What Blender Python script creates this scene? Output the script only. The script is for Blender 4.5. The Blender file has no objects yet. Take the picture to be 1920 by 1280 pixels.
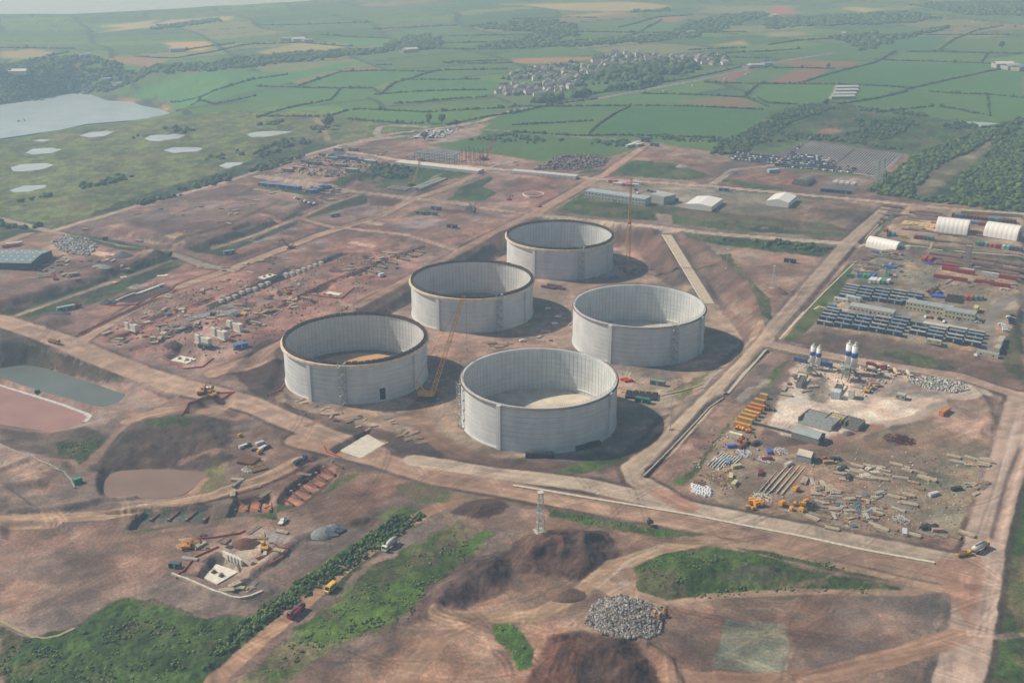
import bpy, math, random
import numpy as np
from mathutils import Vector, Matrix, Euler
SC = bpy.context.scene
COL = SC.collection
R_ = random.Random(7)
# ------------------------------------------------------------------ camera, sky, sun, exposure
CF, CP, CH = 2040.4, 0.365, 258.05          # focal length in photo pixels, pitch below level, height in metres
cam_d = bpy.data.cameras.new("camera"); cam = bpy.data.objects.new("camera", cam_d); COL.objects.link(cam)
cam.location = (0, 0, CH); cam.rotation_euler = (math.pi/2 - CP, 0, 0)
cam_d.sensor_width = 36.0; cam_d.lens = 36.0*CF/1920.0; cam_d.clip_start = 1.0; cam_d.clip_end = 90000.0
SC.camera = cam
SUN_AZ, SUN_EL = math.radians(163), math.radians(42)      # direction towards the sun, anticlockwise from +x
w = bpy.data.worlds.new("World"); SC.world = w; w.use_nodes = True
nt = w.node_tree; nt.nodes.clear()
sky = nt.nodes.new("ShaderNodeTexSky"); sky.sky_type = 'NISHITA'; sky.sun_disc = False
sky.sun_elevation = SUN_EL; sky.sun_rotation = math.radians(90) - SUN_AZ
sky.air_density = 1.2; sky.dust_density = 1.0
bg = nt.nodes.new("ShaderNodeBackground"); bg.inputs[1].default_value = 0.058
wo = nt.nodes.new("ShaderNodeOutputWorld"); nt.links.new(sky.outputs[0], bg.inputs[0]); nt.links.new(bg.outputs[0], wo.inputs[0])
sd = bpy.data.lights.new("sun", 'SUN'); sd.energy = 5.0; sd.angle = math.radians(0.6); sd.color = (1.0, 0.93, 0.82)
so = bpy.data.objects.new("sun", sd); COL.objects.link(so)
tosun = Vector((math.cos(SUN_AZ)*math.cos(SUN_EL), math.sin(SUN_AZ)*math.cos(SUN_EL), math.sin(SUN_EL)))
so.rotation_euler = tosun.to_track_quat('Z', 'Y').to_euler(); so.location = (-300, 300, 600)
SC.view_settings.view_transform = 'Standard'; SC.view_settings.look = 'None'
SC.view_settings.exposure = -0.12; SC.view_settings.gamma = 1.0; SC.view_settings.use_curve_mapping = False
SC.cycles.max_bounces = 5; SC.cycles.diffuse_bounces = 2; SC.cycles.glossy_bounces = 2; SC.cycles.transmission_bounces = 2
SC.cycles.volume_bounces = 1; SC.cycles.use_denoising = True
HAZE_DENSITY = 0.00029

# ------------------------------------------------------------------ picture point -> place on the ground
cp_, sp_ = math.cos(CP), math.sin(CP)
def ray(px, py):
    X = (np.asarray(px, float)-960)/CF; Y = (640-np.asarray(py, float))/CF
    return X, cp_+Y*sp_, -sp_+Y*cp_
def G(px, py, z=0.0):
    dx, dy, dz = ray(px, py); t = (z-CH)/dz
    return np.stack([dx*t, dy*t], -1)
def GP(pts, z=0.0):
    a = np.array(pts, float); return G(a[:, 0], a[:, 1], z)

# ------------------------------------------------------------------ noise
_rng = np.random.default_rng(11)
_T = _rng.random((256, 256))
def vnoise(x, y):
    xi = np.floor(x).astype(np.int64); yi = np.floor(y).astype(np.int64)
    fx = x-xi; fy = y-yi; fx = fx*fx*(3-2*fx); fy = fy*fy*(3-2*fy)
    a = _T[xi & 255, yi & 255]; b = _T[(xi+1) & 255, yi & 255]; c = _T[xi & 255, (yi+1) & 255]; d = _T[(xi+1) & 255, (yi+1) & 255]
    return (a*(1-fx)+b*fx)*(1-fy)+(c*(1-fx)+d*fx)*fy
def fbm(x, y, s, o=4, seed=0):
    r = 0; A = 1; n = 0; x = x/s+seed*17.3; y = y/s+seed*9.7
    for i in range(o):
        r = r+A*vnoise(x, y); n += A; A *= .55
        x, y = (x*1.6-y*1.2)+5.2, (x*1.2+y*1.6)+1.3
    return r/n
def sstep(a, b, v):
    t = np.clip((v-a)/(b-a), 0, 1); return t*t*(3-2*t)
def sdf(x, y, P):
    """signed distance, positive inside"""
    n = len(P); d = np.full(x.shape, 1e18); ins = np.zeros(x.shape, bool)
    for i in range(n):
        ax, ay = P[i]; bx, by = P[(i+1) % n]
        ex, ey = bx-ax, by-ay; L = ex*ex+ey*ey+1e-12
        t = np.clip(((x-ax)*ex+(y-ay)*ey)/L, 0, 1)
        qx = x-ax-t*ex; qy = y-ay-t*ey; d = np.minimum(d, qx*qx+qy*qy)
        c = (ay > y) != (by > y)
        if ay != by: ins ^= c & (x < (bx-ax)*(y-ay)/(by-ay)+ax)
    d = np.sqrt(d); return np.where(ins, d, -d)
def dline(x, y, P):
    d = np.full(x.shape, 1e18)
    for i in range(len(P)-1):
        ax, ay = P[i]; bx, by = P[i+1]; ex, ey = bx-ax, by-ay; L = ex*ex+ey*ey+1e-12
        t = np.clip(((x-ax)*ex+(y-ay)*ey)/L, 0, 1)
        qx = x-ax-t*ex; qy = y-ay-t*ey; d = np.minimum(d, qx*qx+qy*qy)
    return np.sqrt(d)

# ------------------------------------------------------------------ terrain heights
CTRL = [  # picture point, height, reach
 (800,700,0,90),(1000,620,0,90),(1150,800,0,80),(650,780,0.5,70),(960,500,3,70),(600,900,0,90),(900,960,0,90),(1200,1000,0,90),(300,780,-1,80),(100,780,-2,80),
 (1400,980,1,90),(1700,1060,1,90),(1600,860,2,90),(1800,700,4,90),(1480,700,4,70),(1600,600,6,90),(1850,550,8,100),(1700,430,11,120),(1400,480,10,80),(1350,390,13,120),
 (1000,380,12,100),(600,520,9,90),(500,640,9.5,45),(440,690,7,35),(560,600,10,60),(700,540,11,60),(330,560,9,90),(120,560,9,90),(800,420,11,90),(500,400,12,130),(200,400,12,140),(50,500,11,100),(850,300,15,160),(1200,300,16,160),(1600,300,16,170),
 (1850,330,12,150),(300,300,2,200),(100,320,-2,200),(60,270,-8,160),(250,240,-6,160),(-200,320,-6,200),(500,250,12,220),(450,200,6,200),(380,205,2,120),(300,1100,0,90),(100,1200,0,90),(700,1200,-1,90),(1200,1200,0,90),(1500,1180,0,90),(1880,1150,0,90),
 (900,200,22,300),(1300,200,24,320),(1700,200,20,320),(1100,130,32,400),(1500,110,34,400),(1850,110,36,400),(700,120,14,380),(500,90,30,450),(200,130,18,400),(60,110,26,400),(60,150,14,200),
 (800,60,40,600),(1200,50,52,600),(1700,40,62,700),(300,50,34,700),(100,40,26,700),(600,30,36,800),(960,5,55,1200),(1500,5,70,1300)]
_cx = []
for px, py, z, s in CTRL:
    g = G(px, py, z); _cx.append((g[0], g[1], z, s))
def base_h(x, y):
    num = np.zeros(x.shape); den = np.zeros(x.shape)+1e-9; num += 15e-9
    for cx, cy, z, s in _cx:
        q = ((x-cx)**2+(y-cy)**2)/(s*s); wgt = np.exp(-np.minimum(q, 60)*.8)+1e-4/(1+q*q); num += wgt*z; den += wgt
    far = sstep(1100, 2200, y)
    return num/den + far*(fbm(x, y, 700, 3, 3)-.5)*34 + far*(fbm(x, y, 260, 2, 4)-.5)*8
GX0, GX1, GY0, GY1, GR = -900.0, 950.0, 270.0, 1760.0, 1.5
nx = int((GX1-GX0)/GR)+1; ny = int((GY1-GY0)/GR)+1
gx = GX0+np.arange(nx)*GR; gy = GY0+np.arange(ny)*GR
HG = np.empty((ny, nx))
_cg = 8   # the smooth base is evaluated coarsely and interpolated
_xs = np.arange(GX0-16, GX1+32, 12.0); _ys = np.arange(GY0-16, GY1+32, 12.0)
_BX, _BY = np.meshgrid(_xs, _ys); _B = base_h(_BX, _BY)
def bil(Z, x, y, x0, y0, r):
    u = (x-x0)/r; v = (y-y0)/r
    i = np.clip(np.floor(u).astype(int), 0, Z.shape[1]-2); j = np.clip(np.floor(v).astype(int), 0, Z.shape[0]-2)
    fu = np.clip(u-i, 0, 1); fv = np.clip(v-j, 0, 1)
    return (Z[j, i]*(1-fu)+Z[j, i+1]*fu)*(1-fv)+(Z[j+1, i]*(1-fu)+Z[j+1, i+1]*fu)*fv
GXX, GYY = np.meshgrid(gx, gy)
HG = bil(_B, GXX, GYY, -916.0, 254.0, 12.0)
FAROPS = []
def height(x, y):
    x = np.asarray(x, float); y = np.asarray(y, float)
    near = (x > GX0+2) & (x < GX1-2) & (y > GY0+2) & (y < GY1-2)
    out = np.where(near, 0.0, 0.0)
    if near.any(): out = np.where(near, bil(HG, np.clip(x, GX0, GX1), np.clip(y, GY0, GY1), GX0, GY0, GR), 0.0)
    if (~near).any():
        m = ~near; xf = x[m]; yf = y[m]; z = base_h(xf, yf)
        for f in FAROPS: z = f(xf, yf, z)
        out = np.array(out, float); out[m] = z
    return out
def win(P, pad):
    P = np.array(P); i0 = max(0, int((P[:, 0].min()-pad-GX0)/GR)); i1 = min(nx, int((P[:, 0].max()+pad-GX0)/GR)+2)
    j0 = max(0, int((P[:, 1].min()-pad-GY0)/GR)); j1 = min(ny, int((P[:, 1].max()+pad-GY0)/GR)+2)
    return slice(j0, j1), slice(i0, i1)
def A(px, py, it=12):
    """where the line of sight through a picture point meets the terrain: x, y, z arrays"""
    px = np.asarray(px, float); py = np.asarray(py, float); z = np.zeros(np.broadcast(px, py).shape)+5.0
    for k in range(it):
        g = G(px, py, z); zn = height(g[..., 0], g[..., 1]); z = z*.35+zn*.65
    g = G(px, py, z); return g[..., 0], g[..., 1], height(g[..., 0], g[..., 1])
def AP(pts):
    a = np.array(pts, float); x, y, z = A(a[:, 0], a[:, 1]); return np.stack([x, y], -1)
def basin(crest, toe, z, rough=0.0, far=False):
    C = crest; T = toe
    def f(x, y, h):
        dc = sdf(x, y, C); dt = -sdf(x, y, T); dt = np.maximum(dt, 0); t = dt/(dt+np.maximum(dc, 1e-6))
        v = z+(h-z)*t
        if rough: v = v+rough*(fbm(x, y, 9, 3, 5)-.5)*np.sin(np.clip(t, 0, 1)*math.pi)
        return np.where(dc > 0, v, h)
    if far: FAROPS.append(f)
    s = win(C, 2)
    if s[0].stop > s[0].start and s[1].stop > s[1].start:
        HG[s] = f(GXX[s], GYY[s], HG[s])
def raise_(P, dz, wdt, rough=0.0, rs=8, seed=1):
    s = win(P, 3); d = sdf(GXX[s], GYY[s], P)+ (fbm(GXX[s], GYY[s], 12, 3, seed)-.5)*wdt*.5
    k = sstep(0, wdt, d); n = ((fbm(GXX[s], GYY[s], rs, 4, seed+3)-.5)*rough-np.abs(fbm(GXX[s], GYY[s], rs*1.3, 3, seed+5)-.5)*rough*2.2) if rough else 0
    HG[s] += k*(dz+n)
def ridge(P, width, dz, rough=0.0):
    s = win(P, width*2); d = dline(GXX[s], GYY[s], P); k = 1-sstep(width*.25, width, d)
    HG[s] += k*(dz+(rough*(fbm(GXX[s], GYY[s], 6, 3, 8)-.5) if rough else 0))
def setlevel(P, z, wdt):
    s = win(P, wdt+2); d = sdf(GXX[s], GYY[s], P); k = sstep(-wdt, 0, d); HG[s] = HG[s]*(1-k)+z*k
def gentle(P, wdt):     # flatten to the mean level
    g = np.array(P); setlevel(P, float(height(g[:, 0], g[:, 1]).mean()), wdt)

# tank pit
_cr = AP([(1000,406),(900,455),(770,525),(640,595),(474,676),(446,702),(500,768),(610,826),(800,876),(1000,900),(1170,880),(1262,800),(1396,694),(1440,622),(1400,520),(1318,452),(1215,430),(1100,412)])
_to = np.concatenate([GP([(512,725),(530,676),(620,645),(700,603),(768,570),(860,515),(935,484)], 0), [(-12, 895), (20, 912), (60, 912), (96, 896), (112, 872)], GP([(1215,500),(1250,535),(1330,548),(1368,600),(1392,640),(1330,700),(1240,780),(1160,848),(900,860),(700,800),(560,762)], 0)])
basin(_cr, _to, 0.0, 1.2)
# lagoons and ponds
WATERS = []
def pond(px_pts, depth, bank, name, zoff=0.0, crest=None):
    P = AP(px_pts); c = P.mean(0); zl = float(height(P[:, 0], P[:, 1]).min())-depth+zoff
    P = GP(px_pts, zl)
    c = P.mean(0); out = c+(P-c)*(1+bank/np.maximum(np.linalg.norm(P-c, axis=1, keepdims=True), 1)); inn = c+(P-c)*.93
    out = AP(crest) if crest else out; basin(out, inn, zl-.6, .4 if not crest else 2.0); WATERS.append((name, P, zl)); return P, zl
LAG_A = pond([(-60,700),(0,688),(45,682),(90,690),(165,714),(245,742),(225,757),(195,768),(110,742),(0,712),(-60,706)], 3.0, 12, 'grey')
LAG_B = pond([(-60,705),(0,722),(70,744),(172,778),(168,786),(150,795),(120,805),(90,808),(0,795),(-60,780)], 3.0, 10, 'pink')
raise_(AP([(205,870),(190,830),(250,780),(340,765),(440,768),(480,790),(450,830),(430,870)]), 4.5, 22, 1.5)
LAG_C = pond([(205,887),(225,882),(280,879),(330,880),(372,886),(382,894),(366,912),(345,926),(318,934),(240,934),(195,930),(186,915),(192,900)], 3.6, 22, 'pinkgrey', 0, [(180,912),(182,885),(200,850),(225,822),(265,797),(340,788),(400,792),(432,815),(428,860),(432,895),(408,925),(325,944),(190,941)])
for q in [[(270,260),(282,254),(330,251),(350,253),(335,261),(300,265),(280,264)],[(306,282),(325,276),(370,276),(384,279),(365,286),(325,287)],[(148,255),(168,248),(200,245),(215,247),(195,256),(168,258)],
          [(462,252),(480,247),(520,245),(549,246),(540,252),(500,257),(470,257)],[(47,287),(62,279),(95,277),(117,280),(95,288),(62,290)],[(20,314),(40,308),(85,306),(101,309),(80,318),(40,322),(24,321)],
          [(410,311),(425,305),(458,304),(446,311),(425,316)],[(17,357),(45,348),(88,347),(85,352),(55,361),(30,362)],[(60,264),(75,261),(97,262),(80,266)],[(1790,226),(1815,228),(1850,229),(1892,233),(1850,240),(1820,236)]]:
    pond(q, .8, 6, 'sky')
# bay and open sea
BAYZ = -14.0
_bay = [(-500,215),(-200,205),(0,198),(60,188),(120,178),(155,174),(180,183),(200,190),(245,192),(262,199),(295,205),(322,215),(322,220),(270,225),(160,234),(110,245),(0,261),(-200,300),(-500,350)]
P = GP(_bay, BAYZ); _out = AP(_bay)
for i, (a, b) in enumerate(_bay):
    if i < 6: _out[i] = P[i]+(-20, 90)
    elif i < 12: _out[i] = P[i]+(70, 95)
    else: _out[i] = _out[i]+(0, -6)
basin(_out, P, BAYZ-3, 3, True)
WATERS.append(('bay', P+(0, 6), BAYZ))
_seap = [(-900,26),(-300,28),(60,27),(130,27),(260,21),(420,13),(520,6),(620,-2),(760,-14),(900,-25),(1500,-60)]
_sea = np.concatenate([AP(_seap), [(40000, 30000), (-40000, 30000)]]); _sea2 = np.concatenate([GP(_seap, BAYZ), [(39000, 29000), (-39000, 29000)]])
basin(_sea, _sea2, BAYZ-5, 0, True)
# terraces, banks and heaps
raise_(AP([(0,448),(96,440),(330,478),(318,488),(200,528),(0,592),(-200,640),(-200,500)]), 6.0, 12)
raise_(AP([(110,432),(330,372),(440,346),(620,376),(560,408),(400,470),(340,470)]), 5.0, 14)
raise_(AP([(480,330),(560,300),(700,292),(735,305),(700,330),(625,362),(560,350)]), 3.5, 10)
basin(AP([(540,405),(700,362),(770,378),(720,402),(600,440),(400,500),(360,480)]), AP([(560,416),(684,382),(745,388),(700,402),(600,432),(440,485),(400,484)]), float(height(*AP([(640,420)])[0])), .5)
raise_(AP([(1030,400),(1110,345),(1640,385),(1640,400),(1590,440),(1300,425),(1200,405)]), 2.0, 9)
raise_(AP([(1530,604),(1600,520),(1640,470),(1700,462),(1930,505),(1930,670),(1850,662),(1640,640)]), 3.0, 10)
raise_(AP([(1640,440),(1700,385),(1930,405),(1930,500),(1800,482),(1690,468)]), 2.5, 8)
raise_(AP([(790,378),(880,383),(880,392),(790,398),(760,410),(745,402)]), 0.0, 4)
# bottom spoil heaps
raise_(AP([(945,1035),(990,1000),(1075,992),(1140,1000),(1165,1035),(1150,1065),(1100,1090),(1040,1080),(960,1075)]), 7, 16, 4, 9)
basin(AP([(970,1050),(1010,1022),(1090,1025),(1110,1060),(1050,1080)]), AP([(990,1052),(1020,1035),(1080,1038),(1090,1058),(1045,1070)]), float(height(*AP([(940,1085)])[0]))+1.5, 1)
raise_(AP([(775,1145),(800,1100),(880,1050),(950,1030),(975,1065),(940,1110),(880,1140),(800,1165),(755,1170)]), 5, 12, 3, 7)
raise_(AP([(985,1290),(1030,1200),(1100,1190),(1180,1195),(1215,1225),(1255,1300)]), 7, 16, 2.5, 8)
raise_(AP([(840,965),(870,940),(930,932),(965,940),(950,962),(900,975)]), 3, 10, 1.5)
raise_(AP([(960,1100),(1000,1085),(1040,1100),(1050,1120),(1000,1130)]), 2, 8, 1.5)
raise_(AP([(1190,1070),(1230,1035),(1330,1030),(1450,1048),(1560,1075),(1690,1100),(1690,1112),(1560,1105),(1400,1108),(1250,1130),(1200,1100)]), 4, 16, 2)
raise_(AP([(1095,1165),(1115,1130),(1160,1115),(1215,1130),(1245,1150),(1235,1185),(1190,1195),(1130,1185)]), 3.0, 10, 1.5, 4)
raise_(AP([(520,1165),(640,1075),(800,960),(760,945),(700,975),(560,1085),(440,1190),(330,1270),(400,1290)]), 2.5, 9, 2.0)
raise_(AP([(60,603),(90,592),(130,590),(142,604),(110,616),(75,615)]), 4, 8, 2, 5)
raise_(AP([(0,880),(120,850),(330,800),(420,800),(380,760),(480,770),(560,810),(480,850),(420,860),(380,870),(300,868),(200,875),(150,890),(60,960),(0,960)]), 2.0, 20, 1.5)
raise_(AP([(1000,318),(1030,297),(1080,290),(1145,295),(1130,312),(1080,320)]), 4, 14, 5, 6)
raise_(AP([(1505,385),(1530,380),(1610,388),(1615,402),(1560,418),(1500,408)]), 1.5, 10, 1)
raise_(AP([(1800,700),(1860,745),(1880,800),(1850,830),(1800,815),(1840,770)]), 3, 8, 1.5)
for c, dz in [((560,700),1.5)]:
    pass
raise_(AP([(495,742),(520,728),(545,738),(560,770),(520,768)]), 2.0, 6, 1.5, 4)
# dug pits: (crest outline in the picture, depth)
def dig(pts, depth, k=.72):
    P = AP(pts); c = P.mean(0); basin(P, c+(P-c)*k, float(height(P[:, 0], P[:, 1]).mean())-depth, .3)
PITS = {}
def ring(cx, cy, rx, dep=2.0, k=.7):
    g = AP([(cx, cy)])[0]; g2 = AP([(cx+rx, cy)])[0]; r = abs(g2[0]-g[0])
    P = np.array([(g[0]+r*math.cos(a), g[1]+r*math.sin(a)) for a in np.linspace(0, 2*math.pi, 20, endpoint=False)])
    c = P.mean(0); basin(P, c+(P-c)*k, float(height(P[:, 0], P[:, 1]).mean())-dep, .2); PITS[(cx, cy)] = (g, r)
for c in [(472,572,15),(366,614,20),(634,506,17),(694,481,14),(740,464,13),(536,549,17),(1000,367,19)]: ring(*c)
dig([(400,570),(460,545),(640,472),(660,474),(620,488),(470,552),(425,570),(405,580)], 2.2, .82)
dig([(205,560),(300,528),(332,536),(318,550),(250,570),(212,574)], 2.2, .85)
dig([(340,775),(352,757),(400,740),(440,738),(442,752),(420,768),(385,776)], 4, .6)
dig([(580,540),(618,528),(664,540),(640,556),(600,556)], 3, .6)
dig([(305,668),(330,650),(385,662),(382,685),(345,690)], 3, .7)
dig([(618,842),(690,805),(728,826),(672,858),(640,856)], 2.5, .9)
dig([(365,1078),(400,1040),(455,1060),(470,1085),(420,1100)], 3.0, .78)
dig([(236,992),(262,952),(400,945),(395,980)], 3.0, .88)
dig([(425,970),(438,934),(508,926),(520,958)], 3.0, .85)
dig([(515,945),(535,915),(600,868),(640,880),(610,915),(565,950)], 3.0, .85)
dig([(0,975),(110,975),(150,1000),(140,1010),(0,1010)], 2.5, .8)
ridge(AP([(300,940),(400,925),(480,900),(570,860)]), 3, 1.0, .5)
# drains and channels
def channel(pts, wd, dep):
    P = AP(pts); s = win(P, wd+3); d = dline(GXX[s], GYY[s], P); HG[s] -= dep*(1-sstep(wd*.35, wd, d))
channel([(1215,890),(1330,760),(1358,742)], 3.2, 2.2); channel([(1365,735),(1395,697),(1440,655)], 3.2, 2.0)
channel([(1440,655),(1560,676),(1700,700),(1790,708)], 3, 1.6); channel([(1460,632),(1600,470),(1680,388)], 3, 1.6)
channel([(1868,1005),(1895,900),(1920,840)], 3, 1.5)
for p_ in [[(150,628),(250,580),(330,545)],[(215,640),(330,590),(400,560)],[(445,617),(520,580),(600,545),(690,503)],[(250,655),(300,640),(360,610)],[(655,520),(720,488),(800,462)],[(60,500),(120,520),(200,512)],[(300,470),(420,425),(520,380)],[(630,430),(720,402)],[(500,345),(560,330),(640,338)]]: channel(p_, 3.0, 1.4)
for p_ in [[(195,640),(245,618),(270,628),(220,652)],[(270,600),(320,580),(345,588),(300,610)],[(550,575),(600,560),(620,568),(575,585)],[(700,470),(750,455),(770,462),(720,480)],[(430,430),(470,415),(490,420),(450,436)],[(640,395),(700,385),(710,392),(660,402)],[(150,405),(240,380),(260,388),(180,415)]]: dig(p_, 1.6, .8)
for p_ in [[(0,905),(90,900),(170,935),(60,950)],[(180,965),(260,950),(380,945),(250,960)]]: dig(p_, 2.2, .75)
for p_ in [[(420,700),(470,660),(520,650),(530,700),(500,740),(460,735)]]: dig(p_, 1.5, .6)
ridge(AP([(300,1070),(345,1085),(400,1112),(450,1125),(500,1110)]), 4, 1.5, .8); ridge(AP([(440,1100),(560,1010),(680,975)]), 4, 1.6, 1.0); ridge(AP([(20,960),(120,955),(250,935)]), 4, 2.0, 1.0); ridge(AP([(1190,1200),(1250,1240),(1270,1290)]), 4, 2.0, 1.2)
ridge(AP([(1345,1262),(1480,1272)]), 3, 1.2, .6); ridge(AP([(1030,1195),(1100,1185),(1210,1205)]), 3, 1.5, 1.0); ridge(AP([(0,880),(60,858),(120,870)]), 4, 1.6, .8)
def ramp(a, b, hw, z0, z1):
    P = np.array([a, b]); s = win(P, hw+8); e = P[1]-P[0]; t = np.clip(((GXX[s]-a[0])*e[0]+(GYY[s]-a[1])*e[1])/(e@e), 0, 1); d = dline(GXX[s], GYY[s], P); k = 1-sstep(hw, hw+7, d); HG[s] = HG[s]*(1-k)+(z0+(z1-z0)*t)*k
_za = float(A(1250, 441)[2]); ramp(G(1250, 441, _za), G(1330, 570, 1.0), 6.5, _za, 1.0)
HB = HG.copy()
# ------------------------------------------------------------------ ground sheet: vertices, colours, kinds
def lin(c): return np.where(np.array(c, float)/255 <= .04045, np.array(c, float)/255/12.92, ((np.array(c, float)/255+.055)/1.055)**2.4)
ys = [288.0]
while ys[-1] < 6200: y = ys[-1]; ys.append(y+max(.62, (y*y+CH*CH)/(CH*1088)*.93))
ys = np.array(ys); NV = 1060; us = np.linspace(-1, 1, NV)
d_ = ys*cp_+CH*sp_
VX = us[None, :]*.585*d_[:, None]; VY = np.repeat(ys[:, None], NV, 1)
_r = np.random.default_rng(3)
VX = VX+(_r.random(VX.shape)-.5)*(d_[:, None]*.00045); VY = VY+(_r.random(VX.shape)-.5)*.4*np.gradient(ys)[:, None]
X = VX.ravel(); Y = VY.ravel(); Z = height(X, Y)
N = len(X); NR = len(ys)
KC = np.zeros((N, 3)); RG = np.zeros(N)+.25; CL = np.zeros(N, np.int8)
GROUND, ROAD, GRASS, FARM, SHORE = 0, 1, 2, 3, 4
NA = fbm(X, Y, 7.0, 3, 1); NB_ = fbm(X, Y, 38, 4, 2); NC_ = fbm(X, Y, 210, 3, 3)
def _sub(P, pad):
    x0, y0 = P.min(0)-pad; x1, y1 = P.max(0)+pad
    j0, j1 = np.searchsorted(ys, [y0-3, y1+3]); j0 = max(0, j0-1)
    idx = np.arange(j0*NV, min(NR, j1+1)*NV); m = (X[idx] > x0) & (X[idx] < x1) & (Y[idx] > y0) & (Y[idx] < y1)
    return idx[m]
def _apply(idx, a, col, cls, rg, mott, mc):
    c = lin(col)[None, :]
    if mott: 
        c2 = lin(mc if mc is not None else tuple(v*.72 for v in col))[None, :]
        k = (sstep(.42, .62, NA[idx]*.5+NB_[idx]*.5)*mott)[:, None]; c = c*(1-k)+c2*k
    a_ = a[:, None]; KC[idx] = KC[idx]*(1-a_)+c*a_
    if rg is not None: RG[idx] = RG[idx]*(1-a)+rg*a
    if cls is not None: CL[idx] = np.where(a > .5, cls, CL[idx])
def poly(pts, col, cls=None, soft=1.2, jit=2.5, rg=.12, mott=.35, mc=None, al=1.0, world=False):
    P = np.array(pts, float) if world else AP(pts); dist = float(np.hypot(*P.mean(0))); soft = soft*max(1, dist/700)
    idx = _sub(P, soft+jit+1)
    if not len(idx): return
    d = sdf(X[idx], Y[idx], P)+(NA[idx]-.5)*jit*2
    _apply(idx, sstep(-soft, soft, d)*al, col, cls, rg, mott, mc)
def line(pts, wd, col, cls=None, soft=.8, jit=.8, rg=.04, mott=.25, mc=None, al=1.0, tracks=0.0):
    P = AP(pts); soft = soft*max(1, float(np.hypot(*P.mean(0)))/700); idx = _sub(P, wd+soft+jit+1)
    if not len(idx): return
    d0 = dline(X[idx], Y[idx], P); d = wd/2-d0+(NA[idx]-.5)*jit*2
    _apply(idx, sstep(-soft, soft, d)*al, col, cls, rg, mott, mc)
    if tracks: 
        k = (.5+.5*np.cos(d0/wd*math.pi*5))*tracks*(d > 0); KC[idx] *= (1+(k-.5*tracks)*.5)[:, None]
U1 = math.radians(-27)
E1=(150,118,104); E2=(132,111,99); E3=(166,142,124); E4=(112,90,78); E5=(126,124,113); E6_=(140,112,88)
G1=(86,104,50); G2=(64,82,42); G3=(98,118,50); G4=(112,122,66); FA=(86,108,60); CC=(188,180,160); DK=(78,64,56)
KC[:] = lin(FA); CL[:] = FARM; RG[:] = .15
# farmland: patches of different crops, as irregular cells, then the fields that can be told apart
def cells(x, y, s, ang, seed):
    c, s_ = math.cos(ang), math.sin(ang); u = (x*c+y*s_)/s+(fbm(x, y, s*2.2, 2, seed)-.5)*1.1; v = (-x*s_+y*c)/(s*.62)+(fbm(x, y, s*2.2, 2, seed+1)-.5)*1.1
    iu = np.floor(u).astype(int); iv = np.floor(v+.5*(iu & 1)).astype(int); return iu, iv, u-np.floor(u), (v+.5*(iu & 1))-iv
iu, iv, fu, fv = cells(X, Y, 210, .45, 21)
hsh = _T[(iu*37+11) & 255, (iv*91+7) & 255]; h2 = _T[(iu*13+5) & 255, (iv*57+70) & 255]
far = Y > 1500
pal = np.array([lin(c) for c in [(82,108,54),(94,118,58),(72,98,50),(98,118,62),(84,104,56),(98,108,74),(118,118,84),(72,98,64),(86,108,70),(126,112,92)]])
KC[far] = pal[(hsh[far]*9.99).astype(int)]
KC *= (1+(NB_-.5)*.22)[:, None]
hedge_line = far & (np.minimum(np.minimum(fu, 1-fu)*210, np.minimum(fv, 1-fv)*130) < 3.5+Y*.0009)
KC[hedge_line] = lin((52,72,44))
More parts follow.
